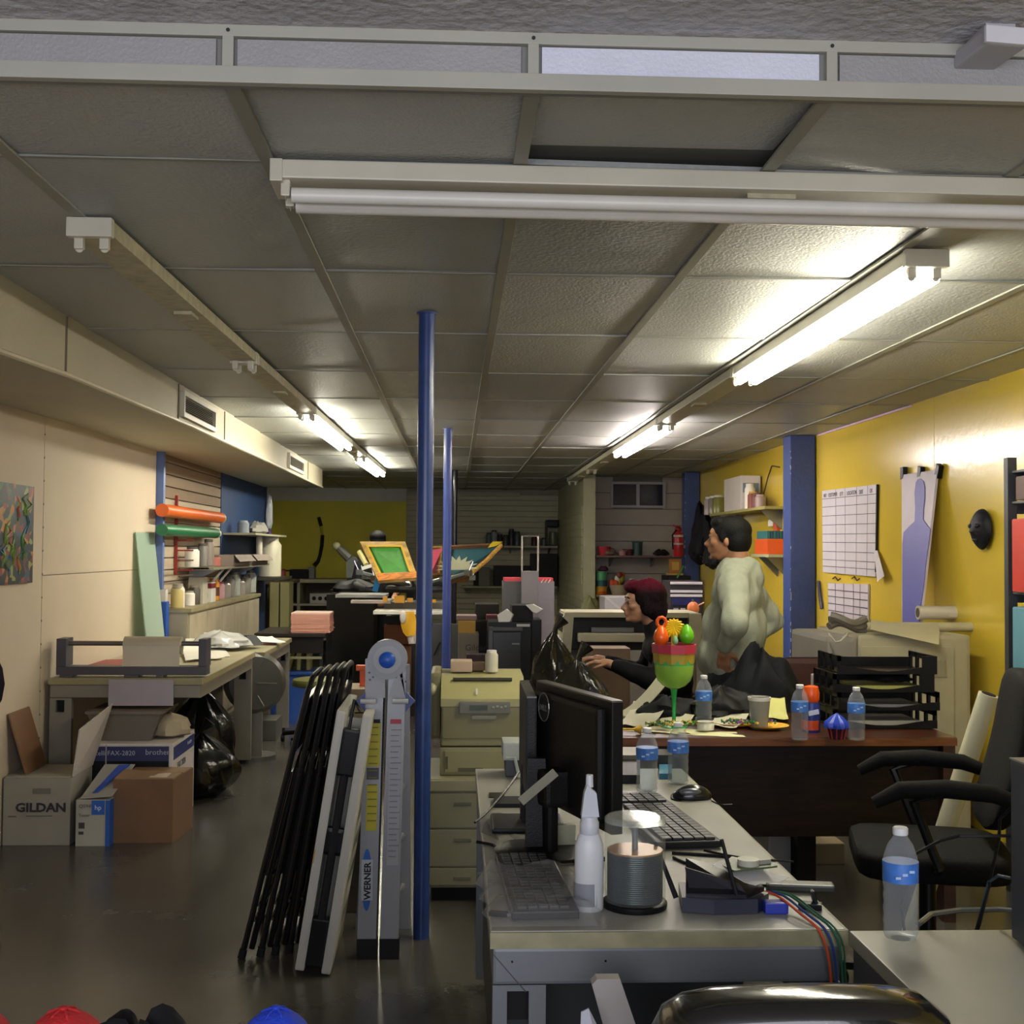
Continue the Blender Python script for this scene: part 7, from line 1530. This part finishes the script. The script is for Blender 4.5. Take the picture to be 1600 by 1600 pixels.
# ================================================================ BLACK OFFICE CHAIR (right)
def office_chair(label, x, y, rz, backtop, seatz, name='office_chair', mat=None, arms=True):
    mt = mat or C('09090a', .8, bump=.15, bscale=120, spec=.25)
    r = thing(name, label, 'chair', (0, 0, 0))
    m = MB(); g = bmesh.ops.create_cube(m.bm, size=2); bmesh.ops.subdivide_edges(m.bm, edges=m.bm.edges[:], cuts=7, use_grid_fill=True)
    for v in m.bm.verts:
        n_ = v.co.copy(); rr_ = (abs(n_.x)**6+abs(n_.y)**6+abs(n_.z)**6)**(1/6); n_ /= rr_; v.co = Vector((n_.x*.26, n_.y*.25, n_.z*.05+seatz-.05-.012*(n_.x*n_.x)))
    m.obj('seat', mt, r, smooth=True)
    m = MB(); g = bmesh.ops.create_cube(m.bm, size=2); bmesh.ops.subdivide_edges(m.bm, edges=m.bm.edges[:], cuts=7, use_grid_fill=True); hb = (backtop-seatz-.05)/2
    for v in m.bm.verts:
        n_ = v.co.copy(); rr_ = (abs(n_.x)**5+abs(n_.y)**5+abs(n_.z)**5)**(1/5); n_ /= rr_; zz_ = n_.z
        v.co = Vector((n_.x*(.25-.05*zz_*zz_), n_.y*.045-.28-.06*zz_+.03*zz_*zz_, zz_*hb+seatz+.05+hb))
    m.obj('backrest', mt, r, smooth=True)
    MB().bx(-.03, .03, -.3, -.1, seatz-.12, seatz-.09).bx(-.03, .03, -.33, -.3, seatz-.12, seatz+.2).obj('back_bracket', BLK, r)
    if arms:
        for s in (-1, 1):
            MB().tube([(s*.2, .0, seatz-.09), (s*.29, .0, seatz-.04), (s*.3, .08, seatz+.17), (s*.3, .0, seatz+.2)], .016, 8).obj('arm_post', BLK, r, smooth=True)
            MB().tube([(s*.3, .2, seatz+.16), (s*.3, .12, seatz+.205), (s*.3, -.02, seatz+.215), (s*.3, -.16, seatz+.205), (s*.29, -.26, seatz+.17)], [.02, .028, .03, .028, .02], 10).obj('armrest', mt, r, smooth=True)
    MB().cyl((0, 0, .1), (0, 0, seatz-.1), .028).obj('gas_column', BLK, r, smooth=True)
    for k in range(5):
        a = k*1.2566; e = Vector((.3*math.cos(a), .3*math.sin(a), .075)); MB().tube([(0, 0, .11), e], [.024, .016], 8).obj('base_arm', BLK, r, smooth=True); MB().cyl(e-Vector((.014, 0, .042)), e+Vector((.014, 0, -.042)), .033).obj('caster', BLK, r)
    r.location = (x, y, 0); r.rotation_euler[2] = rz; return r
q = P(1440, 1320, 4.1)
office_chair('black fabric office chair between the brown desk and the pale desk', q.x+.02, 4.1, PI/2-.25, 1.13, .56)
a, b = P(1538, 1085, 4.35), P(1505, 1255, 4.3)
r = thing('cardboard_tube', 'long white roll leaning against the black office chair', 'roll', (b.x-.05, 4.35, .4))
lo = P(1488, 1330, 4.62); lo2 = Vector((lo.x-.14, 4.7, 0.012)); hi = P(1545, 1085, 4.52)
MB().tube([lo2, hi], .038, 18).obj('roll', C('b9b69f', .55), r, smooth=True)
MB().tube([hi, hi+(hi-lo2).normalized()*.003], .027, 14).obj('dark_hollow', MBLK, r)
# black glossy executive chair in the foreground
gb = C('1c1b19', .16, bump=.12, bscale=18, coat=.5)
cY = 2.02; cxm = (P(1030, 1570, cY).x+P(1478, 1570, cY).x)/2-.035; ct = P(1250, 1551, cY-.16).z; cw = (P(1478, 1570, cY).x-P(1030, 1570, cY).x)/2
r = thing('executive_chair', 'glossy black leather chair back at the bottom edge with a bright reflection', 'chair', (cxm, cY-.2, 0))
m = MB(); g = bmesh.ops.create_cube(m.bm, size=2); bmesh.ops.subdivide_edges(m.bm, edges=m.bm.edges[:], cuts=9, use_grid_fill=True)
for v in m.bm.verts:
    n_ = v.co.copy(); rr_ = (abs(n_.x)**7+abs(n_.y)**4+abs(n_.z)**7)**(1/7); n_ /= rr_
    v.co = Vector((cxm+n_.x*cw, cY-.1+n_.y*.075-.05*n_.z+.03*n_.x*n_.x, ct-.28+n_.z*.28-.02*n_.x*n_.x+(.0)))
m.obj('backrest', gb, r, smooth=True)
MB().box((cxm, cY-.33, .42), (.5, .46, .1), None, .04).obj('seat', gb, r, smooth=True); MB().cyl((cxm, cY-.3, .1), (cxm, cY-.3, .38), .03).obj('gas_column', BLK, r)
MB().bx(cxm-.04, cxm+.04, cY-.3, cY-.05, .33, .36).bx(cxm-.04, cxm+.04, cY-.07, cY-.04, .33, .5).obj('back_bracket', BLK, r)
for k in range(5):
    a = k*1.2566+.3; e = Vector((cxm+.25*math.cos(a), cY-.3+.25*math.sin(a), .075)); MB().tube([(cxm, cY-.3, .11), e], .02, 8).obj('base_arm', BLK, r); MB().cyl(e-Vector((.014, 0, .042)), e+Vector((.014, 0, -.042)), .033).obj('caster', BLK, r)
# white board strip
q = P(945, 1528, 2.3); q2 = P(985, 1600, 2.3)
r = thing('foam_board', 'white thick board end sticking up below the grey desk', 'board', (q.x, 2.3, 0))
zt = P(945, 1530, 2.3).z; sl = .32
MB().prism([(P(925, 1535, 2.3).x, 2.3, zt-.01), (P(933, 1528, 2.3).x, 2.3, zt), (P(969, 1529, 2.3).x, 2.3, zt), (P(969, 1529, 2.3).x+.25, 2.3, 0), (P(925, 1535, 2.3).x+.2, 2.3, 0)], (0, .03, 0)).obj('board', C('a9a3a0', .5), r)
tag(MB().prism([P(908, 1582, 2.22), P(920, 1576, 2.22), P(932, 1600, 2.22), P(934, 1640, 2.2), P(906, 1640, 2.2)], (0, .004, 0)).obj('paper_scrap', C('b9bbc8', .6)), 'small white paper scrap at the bottom edge beside the board', 'paper')
# clothes at the lower left, on a low counter just under the frame
r = thing('display_counter', 'low counter just below the frame carrying folded caps', 'counter', (-.62, 1.45, 0))
MB().bx(-1.25, -.1, 1.15, 1.78, .74, .77).obj('worktop', C('4a463e', .6), r); MB().bx(-1.2, -.15, 1.2, 1.72, 0, .74).obj('body', C('3d3a34', .6), r)
def cap(label, px, py, Y, c_, rz, w_=.1, seed=1, h=None):
    q = P(px, py, Y); zt_ = q.z; z0 = .771; hh_ = zt_-z0; mt = C(c_, .75, bump=.25, bscale=220, vary=.06)
    r = thing('baseball_cap', label, 'cap', (q.x, Y, z0))
    m = MB(); g = bmesh.ops.create_uvsphere(m.bm, u_segments=36, v_segments=20, radius=1)
    for v in g['verts']:
        a = math.atan2(v.co.y, v.co.x); f_ = 1+.05*math.sin(3*a+seed)+.03*math.sin(6*a); v.co = Vector((v.co.x*w_*f_, v.co.y*w_*f_, (max(v.co.z, 0)**.65 if v.co.z > 0 else -.1)*hh_*.84))+Vector((q.x, Y, z0+.1*hh_*.98))
    m.obj('crown', mt, r, smooth=True)
    rows = [[(q.x+math.cos(rz+t)*(w_*(.85+.75*u)), Y+math.sin(rz+t)*(w_*(.85+.75*u)), z0+.022+.05*(1-(t/.8)**2)*(1-.3*u)) for t in [(-.8+1.6*j/8) for j in range(9)]] for u in (0, .33, .66, 1)]
    MB().sheet(rows, .004).obj('brim', mt, r, smooth=True)
    m = MB()
    for k in range(3): a = k*1.05; m.tube([(q.x+math.cos(a)*w_*1.0*math.cos(t), Y+math.sin(a)*w_*1.0*math.cos(t), z0+.1*hh_+hh_*.85*math.sin(t)) for t in [PI*j/12 for j in range(13)]], .0018, 5)
    m.obj('seam', mt, r); MB().ell((q.x, Y, z0+hh_*.945), (.006, .006, .003)).obj('top_button', mt, r, smooth=True)
cap('red baseball cap at the lower left edge, the larger one', 100, 1563, 1.58, 'b01a20', -.6, .066, 1)
cap('red baseball cap cut by the lower left corner', -22, 1566, 1.62, 'a8181f', 2.6, .045, 2)
cap('bright blue baseball cap at the bottom edge', 432, 1563, 1.6, '1638b8', -2.2, .062, 3)
garment('black_shirt', 'black folded cloth between the red and the blue caps', 'clothes', (P(215, 1590, 1.6).x, 1.6, .771), (.09, .1, (P(215, 1584, 1.6).z-.771)*.72), C('121216', .8), seed=91, n=18)
# ================================================================ PEOPLE
SPH = {}
for _n in (8, 14, 22):
    _b = bmesh.new(); bmesh.ops.create_uvsphere(_b, u_segments=_n, v_segments=max(6, _n*2//3), radius=1); _b.verts.ensure_lookup_table()
    SPH[_n] = ([tuple(v.co) for v in _b.verts], [tuple(v.index for v in f.verts) for f in _b.faces]); _b.free()
def blob(chains, ells, vox, name, mat, parent, smooth_it=3, extra=None):
    V, Fc = [], []
    def ball(c, rr, rot, key):
        vs, fs = SPH[key]; R = Matrix.Identity(3) if rot is None else Euler(rot).to_matrix(); k0 = len(V); c = Vector(c)
        V.extend([tuple(R @ Vector((v[0]*rr[0], v[1]*rr[1], v[2]*rr[2]))+c) for v in vs]); Fc.extend([tuple(k0+i for i in f) for f in fs])
    for pts, rs in chains:
        pts = [Vector(p) for p in pts]
        for (a, b), (ra, rb) in zip(zip(pts, pts[1:]), zip(rs, rs[1:])):
            n_ = max(1, int((b-a).length/(min(ra, rb)*.45)))
            for k in range(n_+1):
                t = k/n_; r_ = ra+(rb-ra)*t; ball(a.lerp(b, t), (r_, r_, r_), None, 14 if r_ > .02 else 8)
    for c, rr, rot in ells: ball(c, rr, rot, 22)
    me = bpy.data.meshes.new('t'); me.from_pydata(V, [], Fc); o = bpy.data.objects.new('t', me); COL.objects.link(o)
    md = o.modifiers.new('r', 'REMESH'); md.mode = 'VOXEL'; md.voxel_size = vox; md.use_smooth_shade = True
    sm = o.modifiers.new('s', 'SMOOTH'); sm.iterations = smooth_it; sm.factor = .5
    me2 = bpy.data.meshes.new_from_object(o.evaluated_get(bpy.context.evaluated_depsgraph_get())); bpy.data.objects.remove(o)
    if extra: extra(me2)
    me2.name = name; me2.materials.clear(); me2.materials.append(mat)
    for p in me2.polygons: p.use_smooth = True
    ob = bpy.data.objects.new(name, me2); COL.objects.link(ob); ob.parent = parent; return ob
def folds(amp, sc, seed=0):
    from mathutils import noise
    def f(me):
        me.calc_loop_triangles() if hasattr(me, 'calc_loop_triangles') else None
        ns = [v.normal.copy() for v in me.vertices]
        for v, n_ in zip(me.vertices, ns):
            q = Vector((v.co.x*sc+seed, v.co.y*sc, v.co.z*sc*.45+v.co.x*3)); v.co += n_*amp*(noise.noise(q)*1.0+.5*noise.noise(q*2.3))
    return f
def hand(w, d, up, s, curl=.5, scale=1.0):
    # chains of a hand: w wrist, d pointing direction, up back-of-hand normal, s side (+1/-1) of the thumb
    w, d, up = Vector(w), Vector(d).normalized(), Vector(up); up = (up-d*up.dot(d)).normalized(); sd = d.cross(up)*s; ch = []
    palm = w+d*.045*scale
    ch.append(([w, w+d*.03*scale], [.026*scale, .028*scale]))
    for k in range(4):
        o_ = sd*(.027-.018*k)*scale; L = (.07, .078, .072, .058)[k]*scale; r0 = .0098*scale
        k0 = w+d*.085*scale+o_; ch.append(([w+d*.02*scale+o_*.6, k0], [.015*scale, .012*scale]))
        a1, a2, a3 = curl*.5, curl*1.2, curl*1.8; p = k0; pts = [p]
        for a, f_ in ((a1, .45), (a2, .3), (a3, .25)):
            p = p+(d*math.cos(a)-up*math.sin(a))*L*f_; pts.append(p)
        ch.append((pts, [r0, r0*.95, r0*.88, r0*.75]))
    t0 = w+d*.02*scale+sd*.02*scale; t1 = t0+(d*.5+sd*.8-up*.2).normalized()*.04*scale; t2 = t1+(d*.8+sd*.45-up*.35).normalized()*.032*scale; t3 = t2+(d+sd*.1-up*.5).normalized()*.022*scale
    ch.append(([t0, t1, t2, t3], [.016*scale, .0125*scale, .011*scale, .009*scale])); return ch
def head(c, s=1.0, jaw=1.0):
    # face looks along +x ; c = centre of skull; local coordinates
    x, y, z = c
    E = [((x-.012, y, z+.025), (.098*s, .077*s, .088*s), None), ((x+.02, y, z-.03), (.072*s, .062*s*jaw, .075*s), None), ((x+.038, y, z-.078), (.045*s, .045*s*jaw, .032*s), None),
         ((x+.062, y, z+.035), (.03, .055, .03), None), ((x+.082, y-.032, z+.018), (.012, .02, .009), None), ((x+.082, y+.032, z+.018), (.012, .02, .009), None),
         ((x+.092, y, z-.052), (.012, .022, .006), None), ((x+.09, y, z-.063), (.012, .02, .006), None), ((x+.078, y, z-.09), (.018, .018, .014), None),
         ((x+.06, y-.042, z-.015), (.025, .018, .02), None), ((x+.06, y+.042, z-.015), (.025, .018, .02), None),
         ((x-.005, y+.074, z-.015), (.014, .008, .026), (0, .15, .35)), ((x-.005, y-.074, z-.015), (.014, .008, .026), (0, .15, -.35))]
    ch = [([(x+.085, y, z+.012), (x+.103, y, z-.012), (x+.112, y, z-.025)], [.008, .01, .013]), ([(x+.1, y-.012, z-.03), (x+.1, y+.012, z-.03)], [.008, .008])]
    return ch, E
def eyes(parent, c, s=1.0):
    x, y, z = c
    for k in (-1, 1):
        e = MB().ell((x+.0765, y+k*.032, z+.006), (.01, .012, .007), n=12).obj('eye', C('9c958c', .4), parent, loc=(0, 0, 0), smooth=True)
        MB().ell((x+.0845, y+k*.032, z+.006), (.004, .006, .006), n=10).obj('iris', C('1c120c', .2), e, loc=(0, 0, 0), smooth=True)
        MB().tube([(x+.082, y+k*.018, z+.03), (x+.09, y+k*.034, z+.036), (x+.08, y+k*.052, z+.03)], [.003, .0045, .002], 6).obj('eyebrow', C('15100d', .7), parent, loc=(0, 0, 0), smooth=True)
skin = C('9a6c4e', .5, vary=.05, vscale=12); skin2 = C('a07458', .5, vary=.05)
# --- standing man, back three quarters, hands on hips; local +x is forward, +y is his left
man = thing('person', 'standing person in a grey green sweatshirt, hands on hips, facing left', 'person', (0, 0, 0))
hc = (.045, 0, 1.585)
hch, hel = head(hc)
L_el, R_el = (-.06, .35, 1.17), (-.13, -.33, 1.15); L_wr, R_wr = (.02, .225, 1.04), (-.03, -.2, 1.02)
body = list(hch)
body += [([(.0, 0, 1.53), (-.02, 0, 1.43), (-.01, 0, 1.36)], [.06, .06, .09])]
for s, el, wr in ((1, L_el, L_wr), (-1, R_el, R_wr)):
    body += [([(-.01, s*.13, 1.38), (-.01, s*.185, 1.36), el, wr], [.052, .05, .038, .028])]
    body += hand(wr, (.1, -s*.25, -.95), (0, s*1, .1), -s, .5)
    body += [([(0, s*.09, .9), (.01, s*.1, .52), (-.02, s*.1, .1)], [.1, .068, .04]), ([(-.03, s*.1, .04), (.13, s*.11, .03)], [.035, .03])]
torso = [([(0, 0, 1.3), (0.02, 0, 1.1), (.01, 0, .95)], [.11, .12, .12])]
blob(body+torso, hel+[((0, 0, 1.33), (.11, .19, .09), None)], .0075, 'body', skin, man, 3)
hair_pts = [((hc[0]-.022, 0, hc[2]+.045), (.104, .086, .08), None), ((hc[0]-.05, 0, hc[2]+.0), (.075, .083, .09), None), ((hc[0]+.035, 0, hc[2]+.085), (.055, .065, .035), None), ((hc[0]+.012, .068, hc[2]+.02), (.026, .016, .04), None), ((hc[0]+.012, -.068, hc[2]+.02), (.026, .016, .04), None)]
blob([], hair_pts, .007, 'hair', C('0c0b0a', .7, bump=.3, bscale=160), man, 4)
blob([([(hc[0]+.088, -.015, hc[2]-.095), (hc[0]+.088, .015, hc[2]-.095)], [.012, .012])], [], .006, 'beard', C('5e4130', .85), man, 2)
eyes(man, hc)
sw = C('8f9382', .85, bump=.2, bscale=150, vary=.04)
sch = [([(-.03, 0, 1.42), (-.02, 0, 1.38)], [.085, .13])]
for s, el, wr in ((1, L_el, L_wr), (-1, R_el, R_wr)):
    w2 = Vector(el).lerp(Vector(wr), .82); sch += [([(-.015, s*.12, 1.37), (-.015, s*.175, 1.345), el, w2], [.09, .084, .066, .044])]
sel = [((-.01, 0, 1.3), (.135, .2, .14), None), ((.01, 0, 1.12), (.165, .2, .2), None), ((.03, 0, .98), (.17, .2, .16), None), ((.015, 0, .87), (.15, .185, .07), None)]
blob(sch, sel, .011, 'sweatshirt', sw, man, 4, folds(.015, 12, 2))
MB().lathe([(.07, 0), (.066, .02), (.06, .022)], (-.025, 0, 1.455), 24, (0, .18, 0)).obj('collar', C('7b7f70', .85), man, loc=(0, 0, 0), smooth=True)
MB().lathe([(1, 0), (1.02, .03), (1, .06)], (.015, 0, .8), 32, None, .135, .175).obj('waistband', C('7f8373', .85), man, loc=(0, 0, 0), smooth=True)
blob([([(0, s*.085, .84), (.01, s*.1, .5), (-.02, s*.1, .09)], [.125, .088, .07]) for s in (-1, 1)], [((0, 0, .86), (.165, .205, .15), None)], .012, 'trousers', C('1e2128', .8), man, 3, folds(.008, 9, 5))
for s in (-1, 1): MB().ell((.05, s*.105, .045), (.135, .05, .05)).bx(-.08, .18, s*.105-.045, s*.105+.045, .0, .025, .01).obj('shoe', C('1a1a1c', .5), man, loc=(0, 0, 0), smooth=True)
mx, my = P(1152, 850, 6.2).x, 6.22
man.location = (mx, my, 0); man.rotation_euler[2] = math.radians(157)
# --- seated woman facing left, arms forward
wom = thing('person', 'seated person in black with short dark red tinted hair facing left', 'person', (0, 0, 0))
hw = (.12, 0, 1.225); hch, hel = head(hw, .97, .92)
wb2 = list(hch)+[([(.08, 0, 1.15), (.04, 0, 1.07), (.01, 0, 1.0)], [.048, .05, .08])]
wl_, wr_ = (.33, .13, .9), (.33, -.13, .9)
for s, wv in ((1, wl_), (-1, wr_)):
    wb2 += [([(.0, s*.12, 1.02), (.0, s*.165, .99), (.06, s*.22, .8), wv], [.05, .048, .038, .024])]
    wb2 += hand(wv, (.95, -s*.15, .1), (0, 0, 1), -s, .6, .92)
    wb2 += [([(-.08, s*.09, .5), (.35, s*.1, .5), (.36, s*.1, .09)], [.085, .06, .038]), ([(.34, s*.1, .04), (.48, s*.11, .03)], [.032, .026])]
wb2 += [([(0, 0, .95), (-.05, 0, .75), (-.08, 0, .55)], [.085, .085, .11])]
blob(wb2, hel+[((0, 0, 1.0), (.09, .165, .07), None)], .0075, 'body', skin2, wom, 3)
def tint(me):
    pass
hairw = [((hw[0]-.035, 0, hw[2]+.045), (.112, .098, .1), None), ((hw[0]-.07, 0, hw[2]-.02), (.078, .09, .095), None), ((hw[0]-.02, .065, hw[2]-.01), (.04, .03, .06), None), ((hw[0]-.02, -.065, hw[2]-.01), (.04, .03, .06), None), ((hw[0]+.045, 0, hw[2]+.095), (.06, .075, .04), None)]
hm = C('1c0c12', .75, bump=.6, bscale=90, spec=.15).copy(); nt = hm.node_tree; b_ = nt.nodes['Principled BSDF']
tc = nt.nodes.new('ShaderNodeTexCoord'); sp_ = nt.nodes.new('ShaderNodeSeparateXYZ'); nt.links.new(tc.outputs['Object'], sp_.inputs[0])
mr = nt.nodes.new('ShaderNodeMapRange'); mr.inputs[1].default_value = hw[2]+.06; mr.inputs[2].default_value = hw[2]+.125; nt.links.new(sp_.outputs[2], mr.inputs[0])
mx_ = nt.nodes.new('ShaderNodeMix'); mx_.data_type = 'RGBA'; mx_.inputs[6].default_value = lin('160a0e'); mx_.inputs[7].default_value = lin('5e1128'); nt.links.new(mr.outputs[0], mx_.inputs[0]); nt.links.new(mx_.outputs[2], b_.inputs['Base Color'])
blob([], hairw, .008, 'hair', hm, wom, 2, folds(.007, 26, 3)); eyes(wom, hw)
bs = C('0d0d11', .8)
sch = [([(.055, 0, 1.09), (.03, 0, 1.05), (.0, 0, 1.0)], [.062, .075, .1])]
for s, wv in ((1, wl_), (-1, wr_)): sch += [([(-.0, s*.11, 1.01), (.0, s*.16, .985), (.06, s*.22, .8), Vector((.06, s*.22, .8)).lerp(Vector(wv), .85)], [.078, .076, .066, .04])]
blob(sch, [((-.01, 0, .97), (.12, .175, .11), None), ((-.04, 0, .8), (.13, .17, .18), None), ((-.07, 0, .62), (.16, .19, .13), None)], .011, 'shirt', bs, wom, 3, folds(.01, 10, 7))
blob([([(-.08, s*.09, .5), (.35, s*.1, .5), (.36, s*.1, .1)], [.11, .08, .055]) for s in (-1, 1)], [((-.08, 0, .53), (.14, .17, .1), None)], .012, 'trousers', C('15161c', .8), wom, 3)
for s in (-1, 1): MB().ell((.4, s*.105, .04), (.12, .043, .04)).obj('shoe', C('121214', .5), wom, loc=(0, 0, 0), smooth=True)
q = P(1022, 950, 6.85); wom.location = (q.x+.05, 6.85, 0); wom.rotation_euler[2] = math.radians(183)
office_chair('black office chair under the seated person', q.x+.12, 6.85, PI/2, .8, .43, arms=False)
# --- person behind the press
p3 = thing('person', 'person standing behind the printing press, only dark hair visible over the yellow frame', 'person', (0, 0, 0))
h3 = (.05, 0, 1.6); hch, hel = head(h3, 1.02)
b3 = list(hch)+[([(.0, 0, 1.54), (-.03, 0, 1.42)], [.055, .07]), ([(0, 0, 1.3), (.0, 0, 1.1), (0, 0, .95)], [.12, .12, .13])]
for s in (-1, 1):
    b3 += [([(-.01, s*.15, 1.38), (.0, s*.2, 1.34), (.06, s*.24, 1.08), (.28, s*.16, 1.02)], [.055, .05, .04, .028])]+hand((.28, s*.16, 1.02), (.95, -s*.1, -.1), (0, 0, 1), -s, .6)
    b3 += [([(0, s*.09, .9), (.0, s*.1, .5), (-.02, s*.1, .1)], [.1, .068, .04]), ([(-.03, s*.1, .04), (.12, s*.11, .03)], [.035, .03])]
blob(b3, hel+[((0, 0, 1.34), (.1, .17, .08), None)], .009, 'body', skin, p3, 3); eyes(p3, h3)
blob([], [((h3[0]-.02, 0, h3[2]+.055), (.106, .092, .085), None), ((h3[0]-.05, 0, h3[2]), (.07, .085, .07), None), ((h3[0]+.05, .0, h3[2]+.07), (.065, .085, .05), None), ((h3[0]+.03, 0, h3[2]+.02), (.075, .09, .06), None)], .008, 'hair', C('0c0b0c', .7, bump=.5, bscale=100), p3, 1)
blob([([(-.01, s*.14, 1.37), (.0, s*.19, 1.33), (.05, s*.235, 1.12)], [.075, .07, .06]) for s in (-1, 1)], [((0, 0, 1.28), (.13, .19, .15), None), ((0, 0, 1.05), (.14, .18, .2), None)], .012, 'shirt', C('17181c', .8), p3, 3, folds(.008, 9, 1))
blob([([(0, s*.085, .86), (.0, s*.1, .5), (-.02, s*.1, .09)], [.12, .088, .066]) for s in (-1, 1)], [((0, 0, .86), (.13, .17, .1), None)], .012, 'trousers', C('171a20', .8), p3, 3)
for s in (-1, 1): MB().ell((.05, s*.105, .045), (.13, .05, .05)).obj('shoe', C('151517', .5), p3, loc=(0, 0, 0), smooth=True)
q = P(590, 828, 13.5); p3.location = (q.x, 13.5, 0); p3.rotation_euler[2] = math.radians(-80); p3.scale = (1, 1, (q.z+.0)/1.745)
